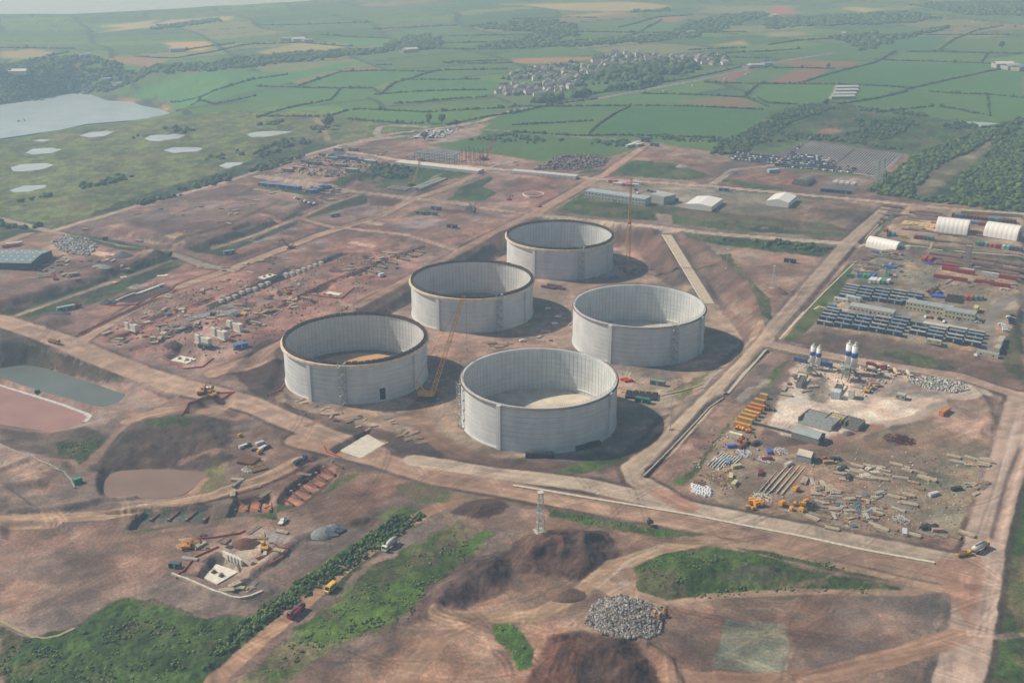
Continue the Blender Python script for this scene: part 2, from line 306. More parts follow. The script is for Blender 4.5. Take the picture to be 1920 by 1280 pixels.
# named fields (picture outlines)
FLD = [([(1110,250),(1185,200),(1440,207),(1420,235),(1360,256),(1160,250)],(64,104,60)),([(880,232),(960,205),(1165,200),(1110,225),(980,238)],(72,108,62)),([(960,240),(1110,232),(1105,248),(900,247)],(88,114,62)),
 ([(1080,197),(1180,176),(1390,182),(1430,198),(1330,202)],(86,118,64)),([(1260,190),(1380,181),(1430,197),(1390,203)],(132,104,88)),([(1100,155),(1240,150),(1330,143),(1260,172),(1190,178),(1080,180)],(82,116,60)),
 ([(1335,152),(1380,132),(1420,128),(1375,153)],(142,98,88)),([(1380,152),(1440,120),(1550,130),(1500,157),(1400,155)],(84,112,64)),([(1440,155),(1500,128),(1562,131),(1540,140),(1500,157)],(138,96,86)),([(1455,117),(1500,113),(1615,116),(1608,125),(1530,129)],(140,100,88)),
 ([(1530,152),(1560,130),(1650,118),(1850,120),(1870,128),(1700,162)],(70,108,62)),([(1550,160),(1440,158),(1404,182),(1420,195),(1540,197),(1640,180),(1700,165)],(82,118,58)),([(1700,167),(1880,132),(1920,136),(1920,185),(1800,176)],(74,110,60)),
 ([(1720,170),(1850,178),(1848,205),(1700,212),(1600,190)],(80,110,62)),([(1860,182),(1920,186),(1920,225),(1880,230),(1850,210)],(78,112,56)),([(1660,117),(1690,98),(1840,100),(1850,117)],(92,114,68)),([(1630,95),(1680,68),(1780,67),(1750,95)],(70,106,68)),
 ([(1780,96),(1800,72),(1920,70),(1920,98)],(88,108,68)),([(1495,92),(1560,82),(1660,96),(1640,112),(1500,113)],(78,108,64)),([(1440,62),(1500,60),(1520,66),(1440,70)],(148,128,96)),([(1330,85),(1390,76),(1406,84),(1340,86)],(160,140,96)),
 ([(960,110),(1110,107),(1112,112),(1000,120),(960,118)],(164,122,92)),([(955,108),(1060,104),(1120,92),(1130,90),(960,96)],(82,112,64)),([(1110,65),(1200,36),(1270,34),(1270,62),(1160,64)],(84,112,74)),([(1230,35),(1290,28),(1275,42),(1225,40)],(146,108,96)),
 ([(1300,25),(1330,12),(1500,10),(1480,25)],(128,124,90)),([(980,10),(1180,4),(1260,12),(1140,22),(1040,18)],(170,146,110)),([(1040,34),(1130,24),(1200,26),(1100,34)],(158,140,100)),([(1460,8),(1500,26),(1440,28)],(170,100,100)),([(1575,16),(1600,13),(1660,18),(1620,24)],(160,148,96)),
 ([(305,80),(390,78),(400,88),(380,96),(325,92)],(186,146,108)),([(118,125),(200,110),(265,107),(312,114),(290,125),(240,134),(180,130)],(150,112,86)),([(480,98),(560,82),(620,80),(660,85),(570,103),(500,102)],(158,142,100)),([(600,75),(680,68),(745,75),(720,86),(640,82)],(82,122,70)),
 ([(345,140),(430,133),(470,137),(380,152)],(124,92,84)),([(230,180),(270,162),(560,135),(640,118),(690,116),(560,150),(440,178),(370,200),(330,200),(300,180)],(78,122,70)),([(440,185),(545,164),(700,166),(690,182),(560,190),(480,190)],(76,114,64)),([(550,162),(640,134),(800,135),(745,150),(700,165)],(74,114,66)),
 ([(715,177),(740,155),(800,135),(900,148),(960,158),(920,170)],(72,112,64)),([(715,178),(920,171),(910,182),(740,195),(712,185)],(80,118,64)),([(470,217),(500,202),(620,200),(670,205),(630,218)],(92,128,62)),([(640,222),(690,205),(860,210),(960,208),(880,226),(740,228)],(84,118,58)),
 ([(1010,185),(1100,158),(1250,152),(1150,170),(1080,182),(960,200),(900,210),(960,192)],(82,114,62)),([(0,98),(60,92),(110,100),(60,110),(0,109)],(164,140,106)),([(180,62),(320,38),(440,30),(430,38),(330,48)],(170,148,116)),([(220,46),(300,36),(250,52),(180,50)],(176,150,120)),([(880,240),(1000,248),(1150,258),(1140,292),(1000,300),(870,285),(830,272)],(76,104,52))]
for pts, c in FLD: poly(pts, c, FARM, 3, 3, .15, .15)
# rough grazing, heath and scrub
HE = [(-200,262),(0,264),(110,248),(160,238),(270,229),(330,219),(430,207),(620,208),(720,230),(745,250),(700,262),(560,292),(420,340),(250,385),(95,430),(0,455),(-200,500)]
poly(HE, G4, GRASS, 4, 6, .5, .75, (72,92,50))
poly([(1330,292),(1360,262),(1430,235),(1440,210),(1560,188),(1650,210),(1790,226),(1800,232),(1920,225),(1920,398),(1700,372),(1640,340),(1695,290),(1520,262),(1440,280),(1370,290)], (78,100,50), GRASS, 4, 6, .8, .9, (52,72,36))
poly([(560,300),(420,343),(250,388),(110,428),(250,370),(420,320),(540,270),(600,262),(640,270)], (58,78,44), GRASS, 3, 6, 1.0, .6, (46,64,36))
poly([(1600,420),(1560,350),(1700,330),(1920,300),(1920,395),(1640,345)], (58,82,40), GRASS, 3, 5, 1.0, .8)
poly([(1740,320),(1800,280),(1850,250),(1880,248),(1850,280),(1790,330),(1740,365),(1700,368)], (132,120,98), GROUND, 3, 5, .3, .6, (96,104,64))
poly([(1535,243),(1555,240),(1585,246),(1560,252),(1535,250)], (156,116,92), GROUND, 2, 2)
for p in [[(175,185),(205,178),(250,175),(262,196),(205,188)],[(250,192),(300,198),(325,212),(300,214),(255,203)]]: poly(p, (86,88,80), GROUND, 3, 6, .9, .6)
poly([(215,186),(240,183),(262,188),(235,191)], (176,138,112), GROUND, 2, 2); poly([(290,205),(310,198),(322,204),(305,208)], (176,138,112), GROUND, 2, 2)
line([(590,222),(605,240),(615,262)], 8, (150,128,100), GROUND); line([(500,262),(560,280)], 5, (120,112,86))
# the construction site
poly([(-200,470),(0,458),(95,434),(250,388),(420,343),(560,296),(640,274),(700,262),(745,250),(800,240),(880,236),(925,228),(900,245),(855,262),(800,272),(880,290),(1000,304),(1100,300),(1150,294),(1215,266),(1330,285),(1500,320),(1600,332),(1660,320),(1700,288),(1706,296),(1680,368),(1920,398),(2000,410),(2000,1040),(1880,1060),(1850,1120),(1820,1290),(1800,1500),(-200,1500)], E2, GROUND, 2, 3, .12, .8, (142,116,102))
poly([(130,600),(330,500),(480,450),(600,425),(760,405),(980,392),(1006,400),(900,452),(770,524),(640,595),(474,680),(380,690),(200,650)], E1, GROUND, 2, 3, .14, .6, (164,134,118))
poly([(115,432),(300,374),(435,347),(525,372),(430,398),(330,432),(265,458)], (134,114,108), GROUND, 1.5, 2, .12, .6, (120,104,100))
poly([(265,458),(340,430),(525,375),(615,378),(480,430),(345,468)], (134,116,104), GROUND, 1.5, 2, .12, .6)
poly([(308,443),(332,434),(350,437),(328,447)], (190,168,140), GROUND, .4, .3); poly([(255,448),(270,446),(300,455),(345,452),(350,457),(322,463),(290,458)], (182,164,136), GROUND, .6, 1)
poly([(370,400),(420,380),(440,388),(400,404)], (152,130,110), GROUND, 1, 4); poly([(300,385),(350,375),(365,385),(320,395)], (160,138,116), GROUND, 1, 5, al=.7)
for p in [[(485,443),(545,425),(576,427),(520,444),(440,470)],[(655,392),(700,384),(735,388),(690,404)],[(640,415),(665,408),(668,414),(650,420)],[(560,455),(590,448),(625,456),(590,462)],[(720,425),(760,412),(800,410),(860,420),(790,430)],[(870,408),(905,400),(915,408),(890,415)],[(650,395),(600,408),(620,414)],[(740,432),(770,430),(790,440),(750,440)],[(760,345),(730,342),(700,344)]]:
    poly(p, (152,148,152), GROUND, 1.2, 3, .05, .4, (150,128,122), .85)
for p in [[(345,466),(380,455),(480,425),(545,403),(562,408),(552,425),(480,452),(415,481)],[(558,404),(600,390),(675,366),(690,368),(690,380),(580,408)],[(690,368),(770,378),(745,386),(700,384)],[(875,385),(890,385),(888,398),(872,396)]]: poly(p, (60,76,46), GRASS, 1, 1.5, .4, .5, (84,80,62))
poly([(694,368),(765,376),(740,388),(690,386)], (120,100,90), GROUND, 1, 2, .3); poly([(748,410),(790,388),(880,395),(905,402),(820,398),(760,408)], (118,98,88), GROUND, 1, 2, .4)
poly([(90,460),(140,450),(250,475),(300,490),(200,530),(0,590),(-100,600),(-100,470)], (136,112,100), GROUND, 2, 4, .12, .8, (118,108,94))
poly([(90,455),(140,448),(185,462),(160,478),(110,470)], (150,146,140), GROUND, 1.5, 3, .2)
poly([(50,450),(95,440),(110,460),(140,486),(120,488),(75,465)], (156,140,112), GROUND, 1, 2)
for p in [[(112,434),(150,436),(330,475),(316,486),(240,470),(180,458),(120,445)],[(-100,620),(0,586),(60,564),(200,511),(318,479),(328,485),(200,529),(60,577),(0,598),(-100,634)],[(0,606),(60,583),(200,535),(328,489),(342,498),(200,561),(60,602),(20,612)],[(0,420),(90,436),(20,452),(0,455)]]:
    poly(p, (66,84,44), GRASS, 1, 1.5, .5, .5, (52,68,40))
line([(0,602),(200,532),(325,487)], 3.2, (140,134,118), GROUND, .4, .3)
for p in [[(670,335),(720,312),(780,308),(890,320),(860,334),(790,344),(700,345)],[(560,356),(620,340),(700,312),(735,302),(700,322),(630,352),(590,358)],[(490,355),(530,352),(600,364),(560,366)],[(1135,328),(1190,300),(1260,306),(1335,330),(1290,338)],[(1000,318),(1100,316),(1130,322),(1080,326)],[(1340,338),(1370,336),(1500,358),(1420,354)],[(1040,395),(1110,350),(1118,356),(1090,372),(1220,385),(1232,415),(1130,408)],
          [(1260,403),(1400,424),(1590,438),(1600,446),(1560,442),(1400,434),(1260,420)],[(1280,437),(1400,447),(1520,455),(1565,464),(1540,482),(1400,465),(1290,455)],[(1330,480),(1370,476),(1380,500),(1355,506)],[(1640,440),(1690,388),(1700,390),(1650,447),(1625,448)],[(1310,495),(1400,515),(1440,560),(1450,600),(1420,640),(1425,600),(1400,555),(1350,530)],
          [(860,352),(920,330),(925,336),(905,350),(960,372),(900,378),(840,375)],[(740,356),(700,350),(730,345)]]:
    poly(p, (76,100,46), GRASS, 1, 2, .5, .7, (58,78,40))
poly([(1465,640),(1545,546),(1590,494),(1605,498),(1560,575),(1490,640)], (94,112,56), GRASS, .8, 1.2, .3, .5)
poly([(1280,437),(1400,447),(1520,455),(1565,464),(1540,482),(1400,465),(1290,455)], (74,98,44), GRASS, 1, 2, .9, .9, (50,72,34))
poly([(1360,508),(1390,500),(1415,540),(1440,560),(1445,585),(1425,590),(1395,545)], (90,110,52), GRASS, 1.5, 3, .4, .7, (120,104,84))
# pit slopes and floor
poly([tuple(p) for p in _cr], (110,94,84), GROUND, 1.5, 3, .35, .7, (92,78,72), world=True)
poly([(1000,404),(900,455),(770,527),(640,598),(560,642),(600,645),(700,594),(770,560),(860,508),(950,452)], (70,90,46), GRASS, 1.5, 3, .5, .6, (54,70,38))
poly([(520,640),(560,615),(640,590),(760,535),(770,570),(700,590),(640,600)], (108,92,82), GROUND, 2, 4, .3, .7, (70,84,46), .8)
poly([tuple(p) for p in _to], (168,146,124), GROUND, 3, 5, .06, .8, (140,130,116), world=True)
poly([(1210,430),(1300,450),(1395,520),(1435,600),(1410,640),(1370,600),(1330,548),(1250,530),(1200,475)], (128,104,92), GROUND, 2, 4, .35, .8, (112,98,88))
for k in range(7): line([(1330+k*12,520+k*9),(1385+k*7,590+k*6)], 1.6, (150,136,118), None, 1, 1.5, None, .2, None, .5)
poly([(810,640),(900,620),(1070,600),(1080,640),(900,650),(850,690),(790,700)], (160,134,114), GROUND, 3, 5, .06, .8, (140,124,110))
poly([(1160,690),(1300,690),(1330,700),(1250,760),(1180,770)], (160,148,126), GROUND, 2, 4, .05, .8, (138,134,120))
line([(810,740),(780,775),(800,815),(860,850),(900,862)], 13, (142,112,92), ROAD, 1.5, 2, .04, .3, None, .9, .3)
line([(640,770),(700,785),(800,790)], 9, (168,140,118), ROAD, 1.5, 2); line([(510,720),(530,750),(620,775),(720,790)], 7, (164,142,118), ROAD, 1.5, 2)
poly([(440,702),(474,680),(530,650),(545,690),(525,740),(500,765)], (92,76,68), GROUND, 1.5, 2, .4, .6, (78,66,60))
# east yard slopes, verges
poly([(1200,880),(1440,650),(1480,665),(1430,730),(1330,840),(1270,935),(1230,925)], (142,116,102), GROUND, 1.2, 2, .12, .6, (156,132,116))
poly([(1255,905),(1300,878),(1360,800),(1420,730),(1465,680),(1480,676),(1440,730),(1380,800),(1320,880),(1280,912)], (92,112,52), GRASS, 1, 1.6, .35, .4)
poly([(1040,885),(1110,860),(1180,855),(1120,880),(1060,892)], (88,110,50), GRASS, 1, 1.5, .4, .5); poly([(1250,735),(1330,695),(1395,660),(1340,720),(1270,750)], (112,118,66), GRASS, 1.2, 3, .3, .7, (150,128,92), .9)
poly([(1230,800),(1330,700),(1390,655),(1420,600),(1432,602),(1420,650),(1340,735),(1262,810),(1180,865)], (150,124,98), GROUND, 1.2, 3, .15, .7, (112,108,66), .85)
poly([(1475,640),(1530,620),(1650,640),(1800,662),(1900,690),(1880,712),(1700,690),(1560,660)], (116,98,86), GROUND, 1.5, 2.5, .4, .8, (104,92,78))
for p in [[(1625,652),(1700,655),(1770,675),(1760,690),(1680,672)],[(1660,668),(1720,675),(1800,690),(1760,696)]]: poly(p, (82,98,52), GRASS, 1.5, 4, .5, .8, (100,92,74), .8)
poly([(1890,600),(1920,560),(1920,720),(1895,700),(1875,680)], (98,100,66), GROUND, 2, 4, .3, .8)
poly([(1530,606),(1600,520),(1640,455),(1690,460),(1800,480),(1920,500),(1920,560),(1880,640),(1860,660),(1640,634)], (164,142,112), GROUND, 1.5, 3, .08, .6, (148,140,122))
poly([(1600,500),(1640,470),(1700,480),(1690,520),(1680,548),(1590,545)], (134,132,122), GROUND, 2, 4, .06, .5); poly([(1690,510),(1760,500),(1760,540),(1700,545)], (140,138,124), GROUND, 3, 4, .06, .5, None, .8)
poly([(1680,465),(1770,470),(1920,490),(1920,520),(1800,510),(1690,485)], (138,130,118), GROUND, 2, 3, .06, .5)
poly([(1650,440),(1700,388),(1920,405),(1920,470),(1800,462),(1700,460)], (160,138,112), GROUND, 2, 3, .08, .8, (138,128,114))
poly([(1625,452),(1700,462),(1920,492),(1920,480),(1780,466),(1690,452)], (96,104,62), GRASS, 1, 1.5, .3, .6)
poly([(1545,592),(1640,560),(1830,600),(1840,640),(1640,625),(1540,604)], (140,136,124), GROUND, 1.5, 3, .06, .5)
line([(1920,556),(1880,566),(1860,590),(1850,630),(1850,655)], 8, (146,142,136), ROAD)
poly([(1100,352),(1118,338),(1340,352),(1560,378),(1575,400),(1540,425),(1420,415),(1250,395),(1110,372)], (142,138,122), GROUND, 1.2, 2, .05, .6, (132,124,104))
poly([(1480,395),(1530,376),(1620,380),(1640,395),(1590,430),(1500,425),(1455,415)], (148,128,110), GROUND, 1.5, 3, .1, .5)
poly([(1490,404),(1530,392),(1580,394),(1595,400),(1560,412),(1510,412)], (134,116,98), GROUND, 1, 2, .4, .5)
poly([(1120,370),(1240,385),(1560,420),(1590,436),(1400,424),(1230,400)], (108,98,80), GRASS, 1, 2, .25, .8, (84,98,56))
poly([(1170,286),(1215,284),(1320,300),(1330,310),(1190,300)], (166,124,102), GROUND, 1.5, 2); poly([(1340,318),(1500,330),(1540,345),(1480,350),(1360,332)], (156,116,98), GROUND, 1.5, 4, .15, .7)
poly([(770,290),(850,283),(930,290),(1100,318),(1080,326),(900,310),(780,300)], (158,122,106), GROUND, 1.5, 2)
poly([(965,345),(1070,335),(1090,340),(1010,388),(950,382),(900,380),(930,362)], (140,108,96), GROUND, 1.5, 3, .15, .7); poly([(960,362),(1030,355),(1050,365),(1010,382),(965,380)], (168,126,104), GROUND, 1.5, 2)
poly([(1365,292),(1400,284),(1455,286),(1520,264),(1700,288),(1645,332),(1500,318),(1370,302)], (96,94,94), GROUND, .8, .6, .02, .2)
poly([(1700,288),(1706,294),(1660,345),(1640,334)], (150,118,104), GROUND, 1, 1)
poly([(1545,340),(1560,330),(1610,332),(1625,342),(1590,362),(1530,360)], (136,132,128), GROUND, 1, 2)
poly([(730,252),(770,240),(850,240),(870,246),(800,262),(745,262)], (84,112,54), GRASS, 1, 1)
poly([(764,258),(800,243),(900,245),(905,252),(850,266),(775,262)], (146,138,132), GROUND, 1.5, 1.5)
# batching plant and laydown
poly([(1430,800),(1462,735),(1500,672),(1560,668),(1760,700),(1850,715),(1860,740),(1700,790),(1620,800),(1560,830),(1520,830)], (208,192,174), GROUND, 2, 3, .06, .8, (218,206,188))
poly([(1432,800),(1500,715),(1560,720),(1650,780),(1555,830)], (208,200,186), GROUND, 1, 1, .02, .3, (202,198,184)); poly([(1505,720),(1545,705),(1562,740),(1550,758),(1520,750)], (150,146,130), GROUND, 1.5, 2, .05, .5)
poly([(1600,720),(1720,705),(1800,730),(1780,738),(1660,745),(1610,755)], (176,168,156), GROUND, 2, 5, .1, .6, (164,132,114)); poly([(1710,715),(1740,705),(1800,720),(1815,732),(1780,735)], (166,164,158), GROUND, 1.5, 4, .5, .5)
line([(1560,840),(1640,800),(1720,782),(1790,745),(1840,740),(1915,750)], 7, (182,170,156), ROAD, 1.5, 2); line([(1440,850),(1540,835),(1640,800)], 9, (168,134,112), ROAD, 2, 3)
poly([(1285,915),(1380,780),(1440,730),(1460,745),(1430,830),(1440,850),(1500,850),(1650,810),(1740,790),(1880,780),(1870,900),(1820,1020),(1700,1010),(1500,985),(1380,955)], (160,136,114), GROUND, 2, 3, .08, .8, (146,134,112))
poly([(1700,900),(1780,850),(1860,830),(1840,920),(1815,1010),(1640,1000),(1640,950)], (140,136,112), GROUND, 3, 6, .06, .8, (156,134,108)); poly([(1740,960),(1810,940),(1800,1000),(1700,1000)], (138,140,124), GROUND, 3, 6, .05, .4, None, .7)
poly([(1740,785),(1780,750),(1870,745),(1885,800),(1830,815),(1760,800)], (166,138,118), GROUND, 1.5, 3, .15, .6); poly([(1400,750),(1440,725),(1460,735),(1420,800),(1380,850),(1370,800)], (134,128,116), GROUND, 1.5, 3, .06, .5)
poly([(1380,748),(1400,728),(1440,712),(1432,725),(1400,745),(1385,765)], (182,168,156), GROUND, 1, 3, .05, .3)
# front edge, roads on the west
poly([(0,600),(130,650),(330,725),(480,765),(420,790),(250,720),(0,640)], (120,102,90), GROUND, 2, 3, .3, .6)
poly([(15,655),(60,650),(130,668),(240,705),(225,718),(120,680),(60,668),(20,678),(0,690)], (76,96,48), GRASS, 1.2, 2, .4, .5); poly([(0,635),(70,650),(120,668),(250,715),(260,730),(200,720),(90,690),(0,680)], (112,94,84), GROUND, 1.5, 2, .3, .5, None, .6)
poly([(0,712),(110,742),(195,772),(270,760),(240,790),(200,800),(172,782),(70,744),(0,722)], (146,120,104), GROUND, 1.2, 2)
poly([(0,805),(90,812),(160,800),(210,820),(160,870),(60,850),(0,835)], (108,92,82), GROUND, 2, 3, .4, .6); poly([(105,830),(130,822),(185,824),(205,812),(180,850),(150,870),(110,850)], (66,88,42), GRASS, 1.2, 2, .6, .5)
poly([(0,862),(30,864),(30,876),(0,884)], (70,92,44), GRASS, 1, 2)
poly([(200,820),(260,790),(380,775),(470,780),(540,815),(480,850),(430,860),(400,880),(300,878),(210,884),(165,890),(190,850)], (104,88,78), GROUND, 3, 5, .5, .9, (84,78,62))
poly([(265,790),(330,776),(380,786),(350,800),(290,805)], (72,90,46), GRASS, 1.5, 4, .4, .6, (110,96,84))
poly([(385,880),(420,870),(425,905),(400,922),(360,932),(380,905)], (104,112,64), GRASS, 2, 4, .2, .7, (140,116,92)); poly([(380,885),(395,895),(372,918),(340,934),(360,915)], (170,128,100), GROUND, 1.5, 3)
poly([(0,840),(50,850),(130,880),(200,905),(190,940),(0,960)], (136,112,96), GROUND, 2, 4, .1, .7)
line([(0,834),(55,853),(120,885),(135,905)], 1.6, (150,140,126), None, .4, .3); line([(225,805),(180,850),(160,872)], 4, (152,124,104), ROAD)
line([(480,685),(400,725),(300,780),(240,790)], 0.1, E1)
poly([(280,770),(340,740),(400,730),(520,760),(620,810),(560,830),(440,790),(330,775),(250,790)], (158,130,110), ROAD, 2, 3, .05, .5)
poly([(430,790),(520,770),(600,820),(560,850),(480,865),(430,850)], (138,112,98), GROUND, 2, 3, .2, .8, (158,128,108))
# south-west
poly([(0,960),(200,955),(400,920),(560,860),(640,870),(760,890),(720,930),(600,960),(520,1000),(400,1100),(340,1100),(240,1080),(0,1180)], (152,118,96), GROUND, 2, 3, .1, .7, (134,106,88))
poly([(240,1000),(360,985),(430,970),(520,975),(520,962),(600,935),(690,880),(640,895),(560,945),(500,962),(400,975),(260,992)], (86,108,48), GRASS, 1, 1.5, .3, .5)
poly([(262,945),(372,938),(370,985),(245,990)], (138,106,90), GROUND, 1, 2, .15, .6)
line([(300,948),(380,940),(440,925),(500,905),(560,880),(590,858)], 5, (92,70,60), None, .8, 1, .3); line([(380,938),(470,915),(540,885),(580,862)], 3, (170,106,84), None, .6, .8)
poly([(280,1090),(330,1065),(420,1115),(500,1110),(560,1090),(480,1140),(380,1170),(280,1150)], (116,98,86), GROUND, 2, 3, .2, .6)
poly([(0,1175),(50,1195),(130,1180),(230,1120),(290,1125),(380,1160),(480,1150),(560,1090),(640,1030),(760,945),(805,965),(720,1030),(620,1110),(520,1170),(430,1240),(370,1300),(0,1400)], (74,98,40), GRASS, 1.5, 3, .9, .8, (56,80,34))
poly([(440,1180),(560,1085),(700,975),(740,945),(760,948),(700,990),(560,1100),(470,1170)], (96,118,50), GRASS, 1.5, 2, .3, .3)
poly([(560,945),(700,900),(760,900),(700,960),(600,1030),(500,1095),(420,1110),(520,1020)], (146,114,94), GROUND, 2, 3, .1, .6, (130,104,88))
poly([(420,1115),(560,1000),(680,985),(700,960),(720,980),(600,1060),(480,1150)], (124,102,88), GROUND, 1.5, 2, .1, .6)
poly([(430,1290),(560,1180),(700,1060),(860,975),(920,1000),(880,1060),(810,1100),(790,1130),(740,1170),(600,1230),(520,1290)], (88,108,50), GRASS, 2, 4, .5, .9, (120,108,82))
poly([(560,1180),(640,1130),(760,1080),(850,1050),(880,1060),(800,1110),(780,1140),(700,1180),(600,1210)], (78,106,38), GRASS, 1.5, 4, .5, .6, (92,116,48))
poly([(820,1050),(870,1020),(905,995),(925,998),(880,1040)], (94,122,48), GRASS, .8, 1, .3, .3)
line([(380,1300),(470,1215),(560,1140),(640,1068),(730,1005),(800,960),(860,935),(940,925),(960,930)], 7.2, (176,142,112), ROAD, .5, .5, .03, .3)
for s in [(800,900,860,916),(745,905,830,945)]: pass
poly([(745,905),(800,900),(850,915),(830,940),(780,945),(750,930)], (110,102,76), GRASS, 1.5, 3, .3, .8, (84,104,52))
poly([(840,962),(870,940),(930,932),(960,942),(950,962),(895,975)], (108,84,72), GROUND, 1.5, 2, .3, .5)
poly([(860,925),(960,915),(1000,940),(960,950),(930,930),(870,935)], (150,142,120), GROUND, 1.5, 2, .05, .5)
# bottom middle and right
poly([(940,1030),(1010,950),(1330,1000),(1480,1030),(1800,1090),(1830,1150),(1800,1300),(560,1300),(760,1180)], (140,112,92), GROUND, 2, 3, .12, .8, (154,124,102))
poly([(945,1035),(990,1000),(1075,992),(1140,1000),(1165,1035),(1150,1065),(1100,1090),(1040,1080),(960,1075)], (118,90,78), GROUND, 1.5, 3, 1.0, .9, (88,68,60))
poly([(775,1145),(800,1100),(880,1050),(950,1030),(975,1065),(940,1110),(880,1140),(800,1165),(755,1170)], (124,98,86), GROUND, 1.5, 3, .8, .9, (98,78,70))
poly([(985,1290),(1030,1190),(1100,1185),(1180,1190),(1215,1225),(1255,1300)], (104,72,56), GROUND, 1.5, 3, .9, .7, (78,54,44))
for k in range(12): line([(1060+k*12,1205),(1020+k*16,1285)], .8, (74,50,40), None, .5, .6, None, .2, None, .7)
poly([(1190,1070),(1230,1030),(1320,1024),(1450,1045),(1560,1075),(1690,1100),(1690,1112),(1560,1105),(1400,1108),(1250,1135),(1200,1105)], (72,100,38), GRASS, 1.2, 3, .7, .8, (90,114,48))
poly([(1340,1075),(1400,1062),(1500,1075),(1480,1088),(1360,1090)], (112,108,96), GROUND, 1.5, 3, .15, .4); poly([(1330,1068),(1450,1068),(1560,1090),(1480,1096),(1300,1100)], (104,124,58), GRASS, 1.5, 3, .3, .5, None, .6)
poly([(1020,950),(1100,962),(1200,985),(1330,1002),(1250,1010),(1100,985),(1030,965)], (78,106,42), GRASS, 1, 2, .6, .6); poly([(1340,1014),(1420,1022),(1560,1055),(1690,1085),(1680,1092),(1540,1066),(1420,1036)], (78,106,42), GRASS, 1, 2, .6, .6)
poly([(920,1170),(950,1162),(975,1180),(998,1215),(995,1250),(975,1255),(945,1215),(925,1195)], (80,112,38), GRASS, 1, 2, .6, .4)
poly([(1360,1160),(1475,1170),(1478,1265),(1335,1250)], (128,134,116), GROUND, .8, 1.5, .04, .4, (150,136,112)); poly([(1600,1110),(1770,1112),(1782,1140),(1760,1165),(1700,1190),(1640,1150)], (130,114,102), GROUND, 2, 3, .1, .5)
poly([(1240,1150),(1300,1125),(1480,1115),(1600,1115),(1700,1190),(1760,1200),(1700,1240),(1500,1260),(1490,1160),(1350,1150),(1300,1240),(1220,1200)], (150,122,102), GROUND, 2, 4, .12, .8, (134,112,98))
poly([(1095,1165),(1115,1130),(1160,1115),(1215,1130),(1245,1150),(1235,1185),(1190,1198),(1130,1188)], (150,144,134), GROUND, .8, 1.5, .5, .6)
poly([(1820,1290),(1835,1180),(1860,1080),(1880,1040),(2000,1030),(2000,1400),(1800,1500)], (112,104,72), GRASS, 1.5, 3, .25, .8, (92,100,58)); poly([(1840,1290),(1870,1160),(1900,1150),(1920,1180),(1920,1290)], (80,102,48), GRASS, 3, 8, .4, .7)
poly([(1880,1040),(1885,960),(1915,850),(2000,800),(2000,1040)], (84,106,50), GRASS, .8, 1, .3, .4)
# roads
RD = [([(-100,565),(0,600),(130,645),(330,722),(480,760),(590,808),(700,850)],17,(168,138,118)),([(560,825),(700,858),(820,895),(940,915),(1200,962),(1480,1013),(1700,1062),(1830,1090)],15,(166,132,110)),([(780,862),(940,888),(1100,908),(1300,955),(1560,1005),(1790,1052)],13,(176,158,140)),
 ([(1920,745),(1905,800),(1880,900),(1850,1000),(1835,1090),(1820,1180),(1790,1300)],17,(172,148,134)),([(1665,390),(1590,455),(1500,560),(1430,640),(1330,745),(1240,840),(1185,875),(1195,900),(1240,925)],12,(166,146,126)),([(1240,925),(1290,950)],10,(164,124,102)),
 ([(1425,642),(1500,656),(1650,682),(1800,705),(1850,722),(1925,745)],9,(170,142,126)),([(1000,402),(1150,418),(1300,434),(1600,457),(1650,460)],9,(176,160,142)),([(1125,330),(1000,402),(900,452),(770,524),(640,595),(474,682),(400,700)],11,(168,132,112)),
 ([(905,390),(1000,402)],7,(170,146,122)),([(480,331),(590,348),(693,362),(780,373),(880,383)],9,(176,152,130)),([(-100,485),(0,458),(95,434),(250,388),(420,342),(560,295),(640,272),(740,250),(830,240),(900,228),(960,207)],8,(170,150,132)),([(960,207),(1120,185),(1300,152),(1450,118),(1560,100)],9,(130,134,130)),
 ([(0,410),(95,434),(230,462),(330,478),(390,500),(440,505)],8,(152,140,126)),([(480,355),(555,366),(620,380)],6,(170,148,126)),([(560,408),(620,425),(670,430)],6,(172,144,122)),([(560,408),(480,440),(400,465)],5,(164,138,118)),([(560,410),(620,382),(680,362)],5,(160,134,116)),
 ([(150,640),(300,555),(430,505),(600,440),(713,407),(772,374),(853,347),(912,318)],9,(170,138,118)),([(655,285),(745,300),(912,315),(1040,328),(1110,335),(1340,350),(1640,377),(1930,402)],9,(176,154,136)),([(1215,268),(1130,330)],9,(166,132,108)),([(640,272),(700,262),(760,255)],9,(164,146,132)),
 ([(1330,350),(1375,318),(1450,310),(1470,298)],7,(158,142,130)),([(720,260),(705,250),(712,238),(740,235),(800,238)],8,(150,144,136)),([(880,240),(930,245),(1000,250),(1100,258),(1240,268)],5,(128,132,118)),([(670,430),(760,440),(860,470),(830,500)],6,(168,138,118)),
 ([(820,1150),(900,1158),(1000,1155),(1080,1115),(1150,1060),(1230,1032),(1330,1010)],8,(168,136,106)),([(1120,1090),(1160,1110),(1230,1130)],9,(164,134,106)),([(1230,1135),(1330,1118),(1500,1108),(1700,1112),(1800,1100)],4,(162,134,110)),([(1330,1012),(1450,1030),(1600,1065),(1720,1095),(1810,1110)],5,(164,132,108)),
 ([(740,1290),(820,1200),(900,1160)],9,(158,124,100)),([(1260,1260),(1400,1285),(1560,1262),(1700,1225),(1800,1190)],10,(158,122,98)),([(0,975),(200,965),(400,925),(500,895),(560,860)],9,(172,140,114)),([(240,790),(300,770),(400,770)],8,(160,130,108)),([(1640,460),(1700,462)],7,(150,140,124))]
for pts, wd, c in RD[:21]: line(pts, wd+5.5, (92,78,68), None, .8, 1.2, .15, .4, None, .85)
